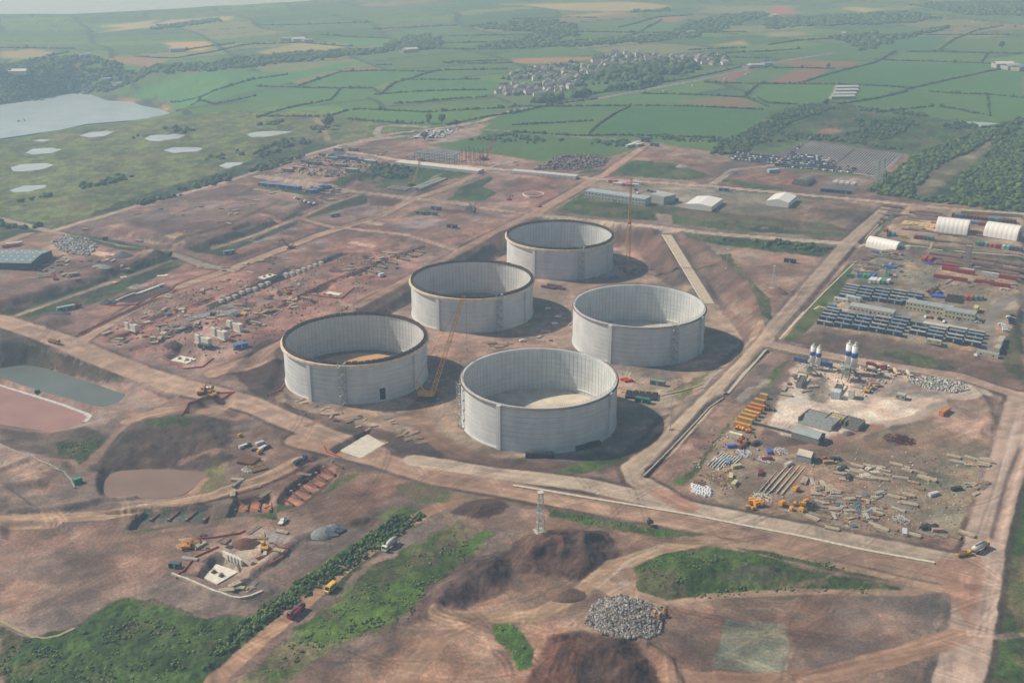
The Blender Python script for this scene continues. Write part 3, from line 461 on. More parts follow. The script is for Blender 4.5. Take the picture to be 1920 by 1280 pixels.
for pts, wd, c in RD: line(pts, wd, (min(255, c[0]+6), min(255, c[1]+12), min(255, c[2]+12)), ROAD, .7, .8, .03, .3, tuple(v*.88 for v in c), 1.0, .25)
poly([(236,992),(262,952),(400,945),(395,980)], (120,92,80), GROUND, .8, 1, .15, .5); poly([(425,970),(438,934),(508,926),(520,958)], (112,84,72), GROUND, .8, 1, .15, .5); poly([(515,945),(535,915),(600,868),(640,880),(610,915),(565,950)], (116,86,74), GROUND, .8, 1, .15, .5)
for k in range(4): poly([(270+k*33,955),(287+k*33,954),(281+k*33,980),(263+k*33,982)], (112,120,104), GROUND, .3, .3, .03, .1)
for k in range(3): poly([(446+k*22,940),(463+k*22,937),(465+k*22,957),(446+k*22,961)], (184,118,84), GROUND, .3, .3, .03, .2)
for k in range(6): poly([(526+k*16,936-k*11),(539+k*16,929-k*11),(572+k*13,942-k*12),(559+k*13,949-k*12)], (184,124,94), GROUND, .3, .4, .03, .2)
poly([(630,880),(655,868),(670,872),(640,892)], (110,86,74), GROUND, .8, 1, .2, .4)
q_ = random.Random(5)
for k in range(46):
    px, py = [(q_.uniform(180,520), q_.uniform(540,650)), (q_.uniform(420,760), q_.uniform(470,590)), (q_.uniform(560,900), q_.uniform(395,470)), (q_.uniform(150,560), q_.uniform(365,450)), (q_.uniform(20,270), q_.uniform(470,540)), (q_.uniform(520,720), q_.uniform(292,335)), (q_.uniform(330,620), q_.uniform(1000,1060))][k % 7]
    g_ = AP([(px, py)])[0]; L_, W_ = q_.uniform(6, 26), q_.uniform(4, 10); cu, su = math.cos(U1), math.sin(U1)
    if q_.random() < .5: L_, W_ = W_, L_
    poly([(g_[0]+a*L_/2*cu-b*W_/2*su, g_[1]+a*L_/2*su+b*W_/2*cu) for a, b in ((-1,-1),(1,-1),(1,1),(-1,1))], q_.choice([(176,154,140),(150,144,142),(184,132,108),(104,86,80),(92,80,78),(192,176,156)]), None, .3, .5, .05, .4, None, q_.uniform(.5, .9), True)
for pts in [[(1905,790),(1880,880),(1858,960)],[(1838,1060),(1830,1120),(1815,1190)],[(1100,1120),(1180,1050),(1245,1022)]]: line(pts, 1.6, (188,178,168), None, .5, 1.2, None, .2, None, .7)
poly([(1740,1050),(1840,1040),(1850,1100),(1820,1180),(1780,1130)], (166,130,110), ROAD, 3, 3, .04, .6, (152,130,114))
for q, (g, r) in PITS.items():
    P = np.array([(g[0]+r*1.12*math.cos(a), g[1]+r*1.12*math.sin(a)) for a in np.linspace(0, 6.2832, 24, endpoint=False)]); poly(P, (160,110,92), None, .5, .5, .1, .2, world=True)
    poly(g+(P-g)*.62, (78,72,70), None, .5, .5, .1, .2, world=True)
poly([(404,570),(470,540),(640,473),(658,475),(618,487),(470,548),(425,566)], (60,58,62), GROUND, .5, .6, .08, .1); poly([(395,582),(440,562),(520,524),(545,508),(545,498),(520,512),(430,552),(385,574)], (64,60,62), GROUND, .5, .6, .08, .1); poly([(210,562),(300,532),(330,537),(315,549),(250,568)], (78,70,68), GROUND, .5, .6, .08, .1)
poly([(645,848),(688,815),(728,828),(680,858)], CC, GROUND, .4, .3, .02, .3)
for pts in [[(445,614),(520,577),(600,542),(690,500)],[(150,626),(250,578),(330,543)],[(655,518),(720,486),(800,460)],[(215,638),(330,588),(400,558)]]: line(pts, 4.5, (168,108,88), None, .8, 1.2, .1, .3); line(pts, 1.6, (84,70,66), None, .4, .6)
for k in range(26):
    q = random.Random(k+100); x0, y0 = [(q.uniform(120,800), q.uniform(400,660)), (q.uniform(150,900), q.uniform(340,460)), (q.uniform(0,700), q.uniform(780,1100)), (q.uniform(950,1800), q.uniform(1080,1260))][k % 4]; a_ = q.uniform(-.7, .2); L_ = q.uniform(60, 160)
    if k % 4 < 3 or y0 > 1100: line([(x0, y0), (x0+L_*math.cos(a_)*.5, y0+L_*math.sin(a_)*.4+q.uniform(-8, 8)), (x0+L_*math.cos(a_), y0+L_*math.sin(a_)*.8)], q.uniform(1.5, 4), q.choice([(172,140,124),(176,150,134),(118,96,84),(150,144,138)]), None, .8, 1.5, None, .4, None, .65)
gr_ = (CL == GRASS); U0 = math.radians(-25)
def ruts(x0, y0, ang, L, curve, col, al, gauge=2.4, wd=.8):
    n = 14; t = np.linspace(0, 1, n); a = ang+curve*t; P = np.stack([x0+np.cumsum(np.cos(a))*L/n, y0+np.cumsum(np.sin(a))*L/n], 1); nn = np.stack([-np.sin(a), np.cos(a)], 1)
    idx = _sub(P, 4)
    if len(idx) < 4: return
    d = np.minimum(dline(X[idx], Y[idx], P+nn*gauge/2), dline(X[idx], Y[idx], P-nn*gauge/2)); k = (1-sstep(wd*.3, wd, d))*al*(CL[idx] != GRASS)*(CL[idx] != FARM)
    KC[idx] = KC[idx]*(1-k[:, None])+KC[idx]*col*k[:, None]
q_ = random.Random(77)
for k in range(420):
    px, py = (q_.uniform(0, 1900), q_.uniform(860, 1275)) if k % 3 else (q_.uniform(0, 1300), q_.uniform(380, 860)); g_ = AP([(px, py)])[0]
    ruts(g_[0], g_[1], q_.choice([U0, U0+1.5, q_.uniform(0, 6.28)]), q_.uniform(20, 90), q_.uniform(-1.4, 1.4), q_.choice([.72, .8, 1.22, 1.3]), q_.uniform(.5, 1), 2.4, q_.uniform(.7, 1.3))
for pts, wd, c in RD:
    P = AP(pts)
    for i in range(len(P)-1):
        d_v = P[i+1]-P[i]; L_ = float(np.hypot(*d_v)); a_ = math.atan2(d_v[1], d_v[0])
        for m_ in range(int(L_/45)+1):
            o_ = q_.uniform(-wd*.33, wd*.33); t_ = q_.random()*.8; ruts(P[i][0]+d_v[0]*t_-math.sin(a_)*o_, P[i][1]+d_v[1]*t_+math.cos(a_)*o_, a_+q_.uniform(-.04, .04), q_.uniform(30, 90), q_.uniform(-.08, .08), q_.choice([.8, .86, 1.14]), .8, 2.2, 1.0)
big = fbm(X, Y, 95, 7, 61); b2 = fbm(X, Y, 70, 7, 63); gq0 = (CL == GROUND)*(RG < .24)*(RG > .085)
k_ = (sstep(.53, .56, big)*.22*gq0)[:, None]; KC[:] = KC*(1-k_)+lin((156,148,142))*k_
k_ = (sstep(.54, .57, b2)*.2*gq0)[:, None]; KC[:] = KC*(1-k_)+lin((186,156,136))*k_
k_ = (sstep(.43, .40, b2)*.32*gq0)[:, None]; KC[:] = KC*(1-k_)+lin((112,92,84))*k_
crisp = fbm(X, Y, 34, 7, 51); gq = (CL == GROUND)
KC[gq] *= (1-.20*sstep(.52, .545, crisp[gq])+.14*sstep(.47, .445, crisp[gq]))[:, None]
crisp = fbm(X, Y, 11, 6, 53); KC[gq] *= (1-.16*sstep(.55, .575, crisp[gq])+.12*sstep(.44, .42, crisp[gq]))[:, None]
crisp = fbm(X, Y, 9, 5, 55); rq = (CL == ROAD); KC[rq] *= (1-.06*sstep(.55, .58, crisp[rq])+.05*sstep(.44, .41, crisp[rq]))[:, None]
crisp = fbm(X, Y, 14, 7, 57); KC[gr_] *= (1-.3*sstep(.53, .56, crisp[gr_])+.2*sstep(.45, .42, crisp[gr_]))[:, None]
# stains, ruts and wheel tracks over the earth
er = (CL == GROUND) | (CL == ROAD)
tr = fbm(X*.6+Y*.35, (Y-X*.5)*3.2, 14, 3, 9)
KC[er] *= (1+(tr[er]-.5)*.5)[:, None]
n1 = fbm(X, Y, 22, 5, 31); n2 = fbm(X, Y, 3.0, 3, 33); gm = (CL == GROUND)
pk = np.array([1.05, .98, .95]); gy_ = np.array([.95, 1.0, 1.02])
KC[gm] *= (1+(n1[gm]-.5)*.5)[:, None]*np.where(n1[gm][:, None] > .5, pk, gy_); KC[er] *= (1+(n2[er]-.5)*.35)[:, None]
lf = gm & (X < 120) & (Y > 600) & (Y < 1350); KC[lf] *= np.array([1.04, .97, 1.0])
KC *= (1+(NC_-.5)*.16+(NA-.5)*.14)[:, None]
gr = (CL == GRASS)
NG = fbm(X, Y, 3.2, 3, 14); KC[gr] *= (.66+NG[gr]*.70)[:, None]; nb = fbm(X, Y, 16, 5, 41); kb = sstep(.58, .66, nb)*gr*(Y < 1500)*.5; KC[:] = KC*(1-kb[:, None])+lin((122,104,82))[None]*kb[:, None]*.9
fade = np.clip(1-(Y-300)/1800, .15, 1)
Z = Z+RG*((fbm(X, Y, 2.6, 3, 4)-.5)*1.5+(fbm(X, Y, 8, 3, 6)-.5)*1.6*(RG > .2))*np.where(gr, 1.3, 1)
lum = KC.mean(1, keepdims=True); gd = ((CL == GROUND) | (CL == ROAD))[:, None]; KC[:] = np.where(gd, KC*.88+lum*.12*np.array([[1.03,1.0,.95]]), KC); KC *= np.where((CL == FARM)[:, None], np.array([[.94, 1.04, .84]]), np.clip(.76+lum*.85, .6, 1.06)*np.where((CL <= ROAD)[:, None], np.where((CL == ROAD)[:, None], np.array([[.97, .89, .85]]), np.array([[1.05, .99, .96]])), 1.0)); KC = np.clip(KC, .005, .8)

def nodemat(name, rough=.95, nscale=0, namt=0.0, bump=0.0, vc=False, color=(.5,.5,.5), metal=0.0, spec=.3):
    m = bpy.data.materials.new(name); m.use_nodes = True; t = m.node_tree; b = t.nodes["Principled BSDF"]
    b.inputs["Roughness"].default_value = rough; b.inputs["Metallic"].default_value = metal; b.inputs["Specular IOR Level"].default_value = spec
    src = None
    if vc:
        a = t.nodes.new("ShaderNodeAttribute"); a.attribute_name = "col"; src = a.outputs["Color"]
    if namt:
        g = t.nodes.new("ShaderNodeNewGeometry"); n = t.nodes.new("ShaderNodeTexNoise"); n.inputs["Scale"].default_value = nscale; n.inputs["Detail"].default_value = 5
        t.links.new(g.outputs["Position"], n.inputs["Vector"])
        mp = t.nodes.new("ShaderNodeMapRange"); mp.inputs[1].default_value = .3; mp.inputs[2].default_value = .7; mp.inputs[3].default_value = 1-namt; mp.inputs[4].default_value = 1+namt
        t.links.new(n.outputs[0], mp.inputs[0]); mx = t.nodes.new("ShaderNodeMix"); mx.data_type = 'RGBA'; mx.blend_type = 'MULTIPLY'; mx.inputs[0].default_value = 1
        if src: t.links.new(src, mx.inputs[6])
        else: mx.inputs[6].default_value = (*color, 1)
        t.links.new(mp.outputs[0], mx.inputs[7]); src = mx.outputs[2]
        if bump:
            bp = t.nodes.new("ShaderNodeBump"); bp.inputs["Strength"].default_value = bump; bp.inputs["Distance"].default_value = .3
            t.links.new(n.outputs[0], bp.inputs["Height"]); t.links.new(bp.outputs[0], b.inputs["Normal"])
    if src: t.links.new(src, b.inputs["Base Color"])
    else: b.inputs["Base Color"].default_value = (*color, 1)
    return m
def tagk(o, kind=None, label=None, cat=None, group=None):
    if kind: o["kind"] = kind
    if label: o["label"] = label
    if cat: o["category"] = cat
    if group: o["group"] = group
    return o
_fi = (np.arange(NR-1)[:, None]*NV+np.arange(NV-1)[None, :]).ravel()
Q = np.stack([_fi, _fi+1, _fi+NV+1, _fi+NV], 1)
XYZ = np.stack([X, Y, Z], 1)
def fast_mesh(name, V, F, col=None, mat_=None, smooth=False):
    me = bpy.data.meshes.new(name); me.vertices.add(len(V)); me.vertices.foreach_set("co", np.asarray(V, np.float32).ravel())
    n, k = F.shape; me.loops.add(n*k); me.loops.foreach_set("vertex_index", F.astype(np.int32).ravel())
    me.polygons.add(n); me.polygons.foreach_set("loop_start", np.arange(0, n*k, k, dtype=np.int32)); me.polygons.foreach_set("loop_total", np.full(n, k, np.int32))
    if smooth: me.polygons.foreach_set("use_smooth", np.ones(n, bool))
    me.update(calc_edges=True)
    if col is not None:
        a = me.attributes.new("col", 'FLOAT_COLOR', 'POINT'); c4 = np.ones((len(V), 4), np.float32); c4[:, :3] = col; a.data.foreach_set("color", c4.ravel())
    if mat_: me.materials.append(mat_)
    return me
for nm, cls, m, lab in [("ground", GROUND, nodemat("bare_earth", .97, .9, .26, .9, True), None), ("haul_road", ROAD, nodemat("compacted_road", .95, .9, .12, .3, True), None),
                   ("grassland", GRASS, nodemat("rough_grass", .98, .9, .35, 1.0, True), None), ("farmland", FARM, nodemat("crops", .98, .08, .10, .2, True), None)]:
    f = Q[CL[Q[:, 0]] == cls]
    if not len(f): continue
    u, inv = np.unique(f, return_inverse=True)
    me = fast_mesh(nm, XYZ[u], inv.reshape(f.shape), KC[u], m, True); o = bpy.data.objects.new(nm, me); COL.objects.link(o); tagk(o, "structure")
# land and sea beyond the detailed sheet
def disc_mesh(name, P, z, m, kind="structure"):
    me = bpy.data.meshes.new(name); me.from_pydata([(float(p[0]), float(p[1]), z) for p in P], [], [list(range(len(P)))]); me.materials.append(m)
    o = bpy.data.objects.new(name, me); COL.objects.link(o); tagk(o, kind); return o
def water(name, c, rough, spec=.5, ns=.045, bump=.04):
    return nodemat(name, rough, ns, .14, bump, False, tuple(lin(c)), 0, spec)
WM = {'grey': water("lagoon_water_grey", (104,112,104), .3, .4), 'pink': water("lagoon_water_pink", (164,124,112), .35, .3), 'pinkgrey': water("pond_water_brown", (136,112,96), .35, .3),
      'sky': water("pond_water", (184,196,200), .25, .8), 'bay': water("bay_water", (168,184,190), .3, .8, .04, .15)}
for nm, P, z in WATERS: disc_mesh("bay" if nm == 'bay' else ("lagoon" if nm in ('grey', 'pink', 'pinkgrey') else "pond"), P, z, WM[nm])
disc_mesh("sea", [(-40000,-3000),(40000,-3000),(40000,60000),(-40000,60000)], BAYZ-1.5, WM['bay'])
# ------------------------------------------------------------------ mesh and object helpers
_mats = {}
def M(c, rough=.8, na=.16, ns=.8, metal=0.0):
    k = (tuple(c), rough, na, ns, metal)
    if k not in _mats: _mats[k] = nodemat("paint_%d_%d_%d" % tuple(int(v) for v in c), rough, ns, na, 0, False, tuple(float(v) for v in lin(c)), metal, .35)
    return _mats[k]
class MB:
    def __init__(s): s.v = []; s.f = []
    def add(s, vs, fs):
        n = len(s.v); s.v += [tuple(float(c) for c in v) for v in vs]; s.f += [tuple(i+n for i in f) for f in fs]; return s
    def box(s, x, y, z, sx, sy, sz, rz=0.0, taper=1.0):
        """centre x, y, base z"""
        c, n = math.cos(rz), math.sin(rz); vs = []
        for zz, k in ((z, 1), (z+sz, taper)):
            for a, b in ((-1,-1),(1,-1),(1,1),(-1,1)):
                dx, dy = a*sx/2*k, b*sy/2*k; vs.append((x+dx*c-dy*n, y+dx*n+dy*c, zz))
        return s.add(vs, [(3,2,1,0),(4,5,6,7),(0,1,5,4),(1,2,6,5),(2,3,7,6),(3,0,4,7)])
    def cyl(s, x, y, z, r, h, n=12, r2=None, axis='z'):
        r2 = r if r2 is None else r2; vs = []
        for k, rr in ((0, r), (h, r2)):
            for i in range(n):
                a = 2*math.pi*i/n; p, q = rr*math.cos(a), rr*math.sin(a)
                vs.append((x+p, y+q, z+k) if axis == 'z' else ((x+k, y+p, z+q) if axis == 'x' else (x+q, y+k, z+p)))
        return s.add(vs, [tuple(range(n-1, -1, -1)), tuple(range(n, 2*n))]+[(i, (i+1) % n, n+(i+1) % n, n+i) for i in range(n)])
    def bar(s, a, b, w=.1, n=4):
        a = Vector(a); b = Vector(b); d = (b-a)
        if d.length < 1e-4: return s
        d.normalize(); u = d.orthogonal().normalized(); v = d.cross(u); vs = []
        for p in (a, b):
            for i in range(n): t = 2*math.pi*(i+.5)/n; vs.append(p+u*(w*.707*math.cos(t))+v*(w*.707*math.sin(t)))
        return s.add(vs, [tuple(range(n-1, -1, -1)), tuple(range(n, 2*n))]+[(i, (i+1) % n, n+(i+1) % n, n+i) for i in range(n)])
    def prism(s, P, z0, z1):
        n = len(P); vs = [(p[0], p[1], z0) for p in P]+[(p[0], p[1], z1) for p in P]
        return s.add(vs, [tuple(range(n-1, -1, -1)), tuple(range(n, 2*n))]+[(i, (i+1) % n, n+(i+1) % n, n+i) for i in range(n)])
    def profx(s, prof, x0, x1):
        """outline in y,z swept along x"""
        n = len(prof); vs = [(x0, p[0], p[1]) for p in prof]+[(x1, p[0], p[1]) for p in prof]
        return s.add(vs, [tuple(range(n-1, -1, -1)), tuple(range(n, 2*n))]+[(i, (i+1) % n, n+(i+1) % n, n+i) for i in range(n)])
    def profy(s, prof, y0, y1):
        """outline in x,z swept along y"""
        n = len(prof); vs = [(p[0], y0, p[1]) for p in prof]+[(p[0], y1, p[1]) for p in prof]
        return s.add(vs, [tuple(range(n)), tuple(range(2*n-1, n-1, -1))]+[(i, n+i, n+(i+1) % n, (i+1) % n) for i in range(n)])
    def lattice(s, a, b, w0, w1, n, t=.14, up=None):
        a = Vector(a); b = Vector(b); d = (b-a).normalized(); u = (up or Vector((0, 0, 1)) if abs(d.z) < .9 else Vector((1, 0, 0))); u = (u-d*u.dot(d)).normalized(); v = d.cross(u)
        def c(k, i): w = (w0+(w1-w0)*k/n)/2; q = ((1,1),(1,-1),(-1,-1),(-1,1))[i]; return a+(b-a)*(k/n)+u*(w*q[0])+v*(w*q[1])
        for i in range(4): s.bar(c(0, i), c(n, i), t*1.5, 3)
        for k in range(n):
            for i in range(4):
                j = (i+1) % 4; s.bar(c(k, i), c(k+1, j) if k % 2 else c(k+1, j), t, 3)
                if k % 2 == 0: s.bar(c(k, i), c(k, j), t, 3)
        return s
    def mesh(s, name, m, smooth=False):
        me = bpy.data.meshes.new(name); me.from_pydata(s.v, [], s.f); me.materials.append(m)
        if smooth: me.polygons.foreach_set("use_smooth", [True]*len(me.polygons))
        return me
    def tf(s, fn): s.v = [tuple(fn(*v)) for v in s.v]; return s
def empty(name, loc, rz=0.0):
    o = bpy.data.objects.new(name, None); COL.objects.link(o); o.location = loc; o.rotation_euler = (0, 0, rz); o.empty_display_size = .5; return o
def mob(name, me, parent=None, loc=(0,0,0), rz=0.0):
    o = bpy.data.objects.new(name, me); COL.objects.link(o); o.location = loc; o.rotation_euler = (0, 0, rz)
    if parent: o.parent = parent
    return o
_words = set()
def thing(name, label, cat, loc, rz=0.0, group=None): return tagk(empty(name, loc, rz), None, label, cat, group)
def single(name, me, label, cat, loc, rz=0.0, group=None): return tagk(mob(name, me, None, loc, rz), None, label, cat, group)
_lib = {}
def spawn(key, builder, name, label, cat, loc, rz=0.0, group=None, scale=1.0):
    """a thing with its parts; builder() gives [(part, mesh, offset, [(sub-part, mesh, offset)])]; meshes are shared between copies"""
    if key not in _lib: _lib[key] = builder()
    parts = _lib[key]
    if len(parts) == 1 and not parts[0][3]:
        o = single(name, parts[0][1], label, cat, loc, rz, group)
    else:
        o = thing(name, label, cat, loc, rz, group)
        for pn, me, off, subs in parts:
            p = mob(pn, me, o, off)
            for sn, sm, so_ in subs: mob(sn, sm, p, so_)
    if scale != 1.0: o.scale = (scale,)*3
    return o
ORD = "first second third fourth fifth sixth seventh eighth ninth tenth eleventh twelfth thirteenth fourteenth fifteenth sixteenth seventeenth eighteenth nineteenth twentieth".split()
def nth(i):
    if i < 20: return ORD[i]
    t = {2:"twenty",3:"thirty",4:"forty",5:"fifty",6:"sixty",7:"seventy",8:"eighty",9:"ninety"}; n = i+1
    return t[n//10]+"-"+ORD[n % 10-1] if n % 10 else t[n//10][:-1]+"ieth"
def at(px, py, dz=0.0):
    x, y, z = A(px, py); x = float(x); y = float(y); return (x, y, float(height(x, y))+dz)
def heading(p, q):
    a = at(*p); b = at(*q); return math.atan2(b[1]-a[1], b[0]-a[0])
def P3(px, py, y):
    dx, dy, dz = ray(px, py); t = y/dy; return Vector((float(dx*t), float(y), float(CH+dz*t)))
U = math.radians(-25); V = U+math.pi/2

# ------------------------------------------------------------------ the five concrete tanks
TK = [(-95.06, 616.79), (-28.27, 734.55), (38.91, 851.7), (83.36, 674.65), (14.97, 553.74)]
WHO = ["nearest the grey lagoon", "behind the crane's lattice boom", "farthest back beside the tall crane", "beside the concrete yard road", "nearest the front road"]
TH = 26.3
def concrete_mat(name, c, dark):
    m = bpy.data.materials.new(name); m.use_nodes = True; t = m.node_tree; b = t.nodes["Principled BSDF"]; b.inputs["Roughness"].default_value = .9; b.inputs["Specular IOR Level"].default_value = .2
    g = t.nodes.new("ShaderNodeTexCoord"); mp = t.nodes.new("ShaderNodeMapping"); mp.inputs["Scale"].default_value = (.03, .03, .9); t.links.new(g.outputs["Object"], mp.inputs[0])
    n1 = t.nodes.new("ShaderNodeTexNoise"); n1.inputs["Scale"].default_value = 1.6; n1.inputs["Detail"].default_value = 6; n1.inputs["Roughness"].default_value = .65; t.links.new(mp.outputs[0], n1.inputs["Vector"])
    mp2 = t.nodes.new("ShaderNodeMapping"); mp2.inputs["Scale"].default_value = (.12, .12, .05); t.links.new(g.outputs["Object"], mp2.inputs[0])
    n2 = t.nodes.new("ShaderNodeTexNoise"); n2.inputs["Scale"].default_value = 1.5; n2.inputs["Detail"].default_value = 4; t.links.new(mp2.outputs[0], n2.inputs["Vector"])
    ad = t.nodes.new("ShaderNodeMath"); ad.operation = 'ADD'; t.links.new(n1.outputs[0], ad.inputs[0]); t.links.new(n2.outputs[0], ad.inputs[1])
    r = t.nodes.new("ShaderNodeValToRGB"); r.color_ramp.elements[0].position = .36; r.color_ramp.elements[1].position = .6
    h = t.nodes.new("ShaderNodeMath"); h.operation = 'MULTIPLY'; h.inputs[1].default_value = .5; t.links.new(ad.outputs[0], h.inputs[0]); t.links.new(h.outputs[0], r.inputs[0])
    r.color_ramp.elements[0].color = (*lin(dark), 1); r.color_ramp.elements[1].color = (*lin(c), 1); t.links.new(r.outputs[0], b.inputs["Base Color"]); return m
CONC = concrete_mat("poured_concrete", (216,219,218), (188,194,196)); CONC_IN = concrete_mat("lined_concrete", (216,219,216), (196,200,200))
def revolve(prof, n=144, close=False):
    b = MB(); m = len(prof); vs = []
    for i in range(n):
        a = 2*math.pi*i/n
        for r, z in prof: vs.append((r*math.cos(a), r*math.sin(a), z))
    fs = []
    for i in range(n):
        j = (i+1) % n
        for k in range(m if close else m-1): q = (k+1) % m; fs.append((i*m+k, j*m+k, j*m+q, i*m+q))
    return b.add(vs, fs)
def arc_box(b, a0, a1, r0, r1, z0, z1, n=4):
    vs = []
    for i in range(n+1):
        a = a0+(a1-a0)*i/n; c, s_ = math.cos(a), math.sin(a); vs += [(r0*c, r0*s_, z0), (r1*c, r1*s_, z0), (r1*c, r1*s_, z1), (r0*c, r0*s_, z1)]
    fs = [(0,3,2,1), (4*n, 4*n+1, 4*n+2, 4*n+3)]
    for i in range(n):
        p = 4*i; q = p+4
        fs += [(p, p+1, q+1, q), (p+1, p+2, q+2, q+1), (p+2, p+3, q+3, q+2), (p+3, p, q, q+3)]
    b.add(vs, fs)
RO, RI = 43.1, 41.9
def wall_mesh(top):
    o = [(RO+.5, 0), (RO+.5, .8), (RO, .81)]; z = 0; L = 2.92
    for k in range(1, 9):
        zz = k*L
        if zz < top-.6: o += [(RO, zz-.14), (RO-.16, zz-.12), (RO-.16, zz+.12), (RO, zz+.14)]
    o += [(RO, top), (RI, top)]; i_ = []
    for k in range(8, 0, -1):
        zz = k*L
        if zz < top-.6: i_ += [(RI, zz+.10), (RI+.10, zz+.08), (RI+.10, zz-.08), (RI, zz-.10)]
    i_ += [(RI, 3.4), (RI-.35, 3.2), (RI-.35, 2.9), (RI, 2.7), (RI, .2)]
    b = revolve(o+i_, 160); me = b.mesh("wall", CONC, True); me.set_sharp_from_angle(angle=math.radians(25)); return me
rib = MB()
for k in range(96):
    a = 2*math.pi*k/96; c, s_ = math.cos(a), math.sin(a); w_ = .08
    rib.add([((RI+.01)*c+w_*s_, (RI+.01)*s_-w_*c, .6), ((RI+.01)*c-w_*s_, (RI+.01)*s_+w_*c, .6), ((RI-.07)*c-w_*s_, (RI-.07)*s_+w_*c, .6), ((RI-.07)*c+w_*s_, (RI-.07)*s_-w_*c, .6),
             ((RI+.01)*c+w_*s_, (RI+.01)*s_-w_*c, TH-1.7), ((RI+.01)*c-w_*s_, (RI+.01)*s_+w_*c, TH-1.7), ((RI-.07)*c-w_*s_, (RI-.07)*s_+w_*c, TH-1.7), ((RI-.07)*c+w_*s_, (RI-.07)*s_-w_*c, TH-1.7)],
            [(0,3,2,1),(4,5,6,7),(0,1,5,4),(1,2,6,5),(2,3,7,6),(3,0,4,7)])
rib_me = rib.mesh("liner_strip", M((150,152,150), .7))
wm_a = wall_mesh(TH-1.7); wm_b = wall_mesh(TH-.4)
def spikes(h, n, r0, seed, w=.07):
    b = MB(); q = random.Random(seed)
    for k in range(n):
        a = 2*math.pi*k/n; r = r0+q.uniform(-.3, .3); hh = h*q.uniform(.75, 1.1); b.bar((r*math.cos(a), r*math.sin(a), 0), ((r+q.uniform(-.1, .1))*math.cos(a), (r)*math.sin(a), hh), w, 3)
    return b
RUST = M((104,72,54), .9, .3); WOODF = M((84,66,54), .9, .35); GALV = M((160,160,156), .6, .15)
for i, (cx, cy) in enumerate(TK):
    corb = i < 3
    t = thing("storage_tank", ["roofless concrete storage tank with dark formwork rim "+WHO[i], "roofless concrete storage tank with bare rebar rim "+WHO[i]][0 if corb else 1], "storage tank", (cx, cy, 0), 0, "round concrete storage tanks under construction")
    w_ = mob("wall", wm_a if corb else wm_b, t)
    o = mob("liner_strip", rib_me, w_); o["kind"] = "stuff"
    for k in range(4):
        a = math.radians(-90-28.5+5.2+90*k)-math.radians(5.2); b = MB(); arc_box(b, a-.055, a+.0, RO-.05, RO+1.25, 0, TH-(1.9 if corb else .9)); mob("buttress", b.mesh("buttress", CONC), t)
    fl = MB(); fl.cyl(0, 0, .1, RI-.02, .5, 96); mob("floor_slab", fl.mesh("floor_slab", M([(120,112,100),(138,118,98),(150,142,130),(196,190,176),(206,196,176)][i], .95, .2, .12)), t)
    if i == 0:
        b = MB(); b.add(*(lambda q: (q.v, q.f))(revolve([(34, .55), (32, 2.2), (15, 2.9), (0.01, 3.1)], 64))); mob("sand_bed", b.mesh("sand_bed", M((196,156,112), .95, .15, .15)), t)
    if i == 1:
        b = MB(); b.add(*(lambda q: (q.v, q.f))(revolve([(33, .55), (30, 1.6), (0.01, 2.2)], 64))); mob("sand_bed", b.mesh("sand_bed", M((186,146,108), .95, .15, .15)), t)
    if corb:
        mob("ring_beam", revolve([(RO+.0, TH-4.4), (RO+1.5, TH-3.0), (RO+1.5, TH-1.72), (RO+.0, TH-1.70)], 144).mesh("ring_beam", M((220,208,188), .9, .2, .3)), t)
        rb = MB(); q = random.Random(i)
        for k in range(72):      # formwork panels standing round the rim
            a0 = 2*math.pi*k/72; h = 1.55+q.uniform(-.15, .25)
            arc_box(rb, a0+.006, a0+2*math.pi/72-.006, RO-.15, RO+.25, TH-1.7, TH-1.7+h, 1); arc_box(rb, a0+.006, a0+2*math.pi/72-.006, RI-.3, RI+.1, TH-1.7, TH-1.7+h-.1, 1)
        o = mob("formwork_panel", rb.mesh("formwork_panel", WOODF), t); o["kind"] = "stuff"
        dk = MB(); arc_box(dk, 0, 2*math.pi, RI+.1, RO-.15, TH-1.7, TH-1.0, 72); mob("rebar_mat", dk.mesh("rebar_mat", RUST), t)
        s_ = spikes(1.2, 220, (RO+RI)/2, i); o = mob("rebar", s_.mesh("rebar", RUST), t, (0, 0, TH-1.1)); o["kind"] = "stuff"
    else:
        mob("rim_walkway", revolve([(RO+.0, TH-1.5), (RO+.75, TH-1.35), (RO+.75, TH-1.15), (RO+.0, TH-1.16)], 144).mesh("rim_walkway", M((128,98,76), .9, .3, .5)), t)
        s_ = spikes(1.7, 260, (RO+RI)/2, i+4, .09); o = mob("rebar", s_.mesh("rebar", RUST), t, (0, 0, TH-.4)); o["kind"] = "stuff"
        g = MB()
        for k in range(120):
            a = 2*math.pi*k/120; a1 = a+2*math.pi/120; r = RO+.72
            g.bar((r*math.cos(a), r*math.sin(a), TH-1.15), (r*math.cos(a), r*math.sin(a), TH), .06, 3); g.bar((r*math.cos(a), r*math.sin(a), TH-.05), (r*math.cos(a1), r*math.sin(a1), TH-.05), .07, 3)
        o = mob("guard_rail", g.mesh("guard_rail", M((150,104,70), .8)), t); o["kind"] = "stuff"
    if i == 0:
        b = MB(); a = math.atan2(-39, 20.5); arc_box(b, a-.04, a+.04, RO-.02, RO+.08, 1.0, 8.0, 2); mob("doorway", b.mesh("doorway", M((22,24,26), .95, 0)), t)
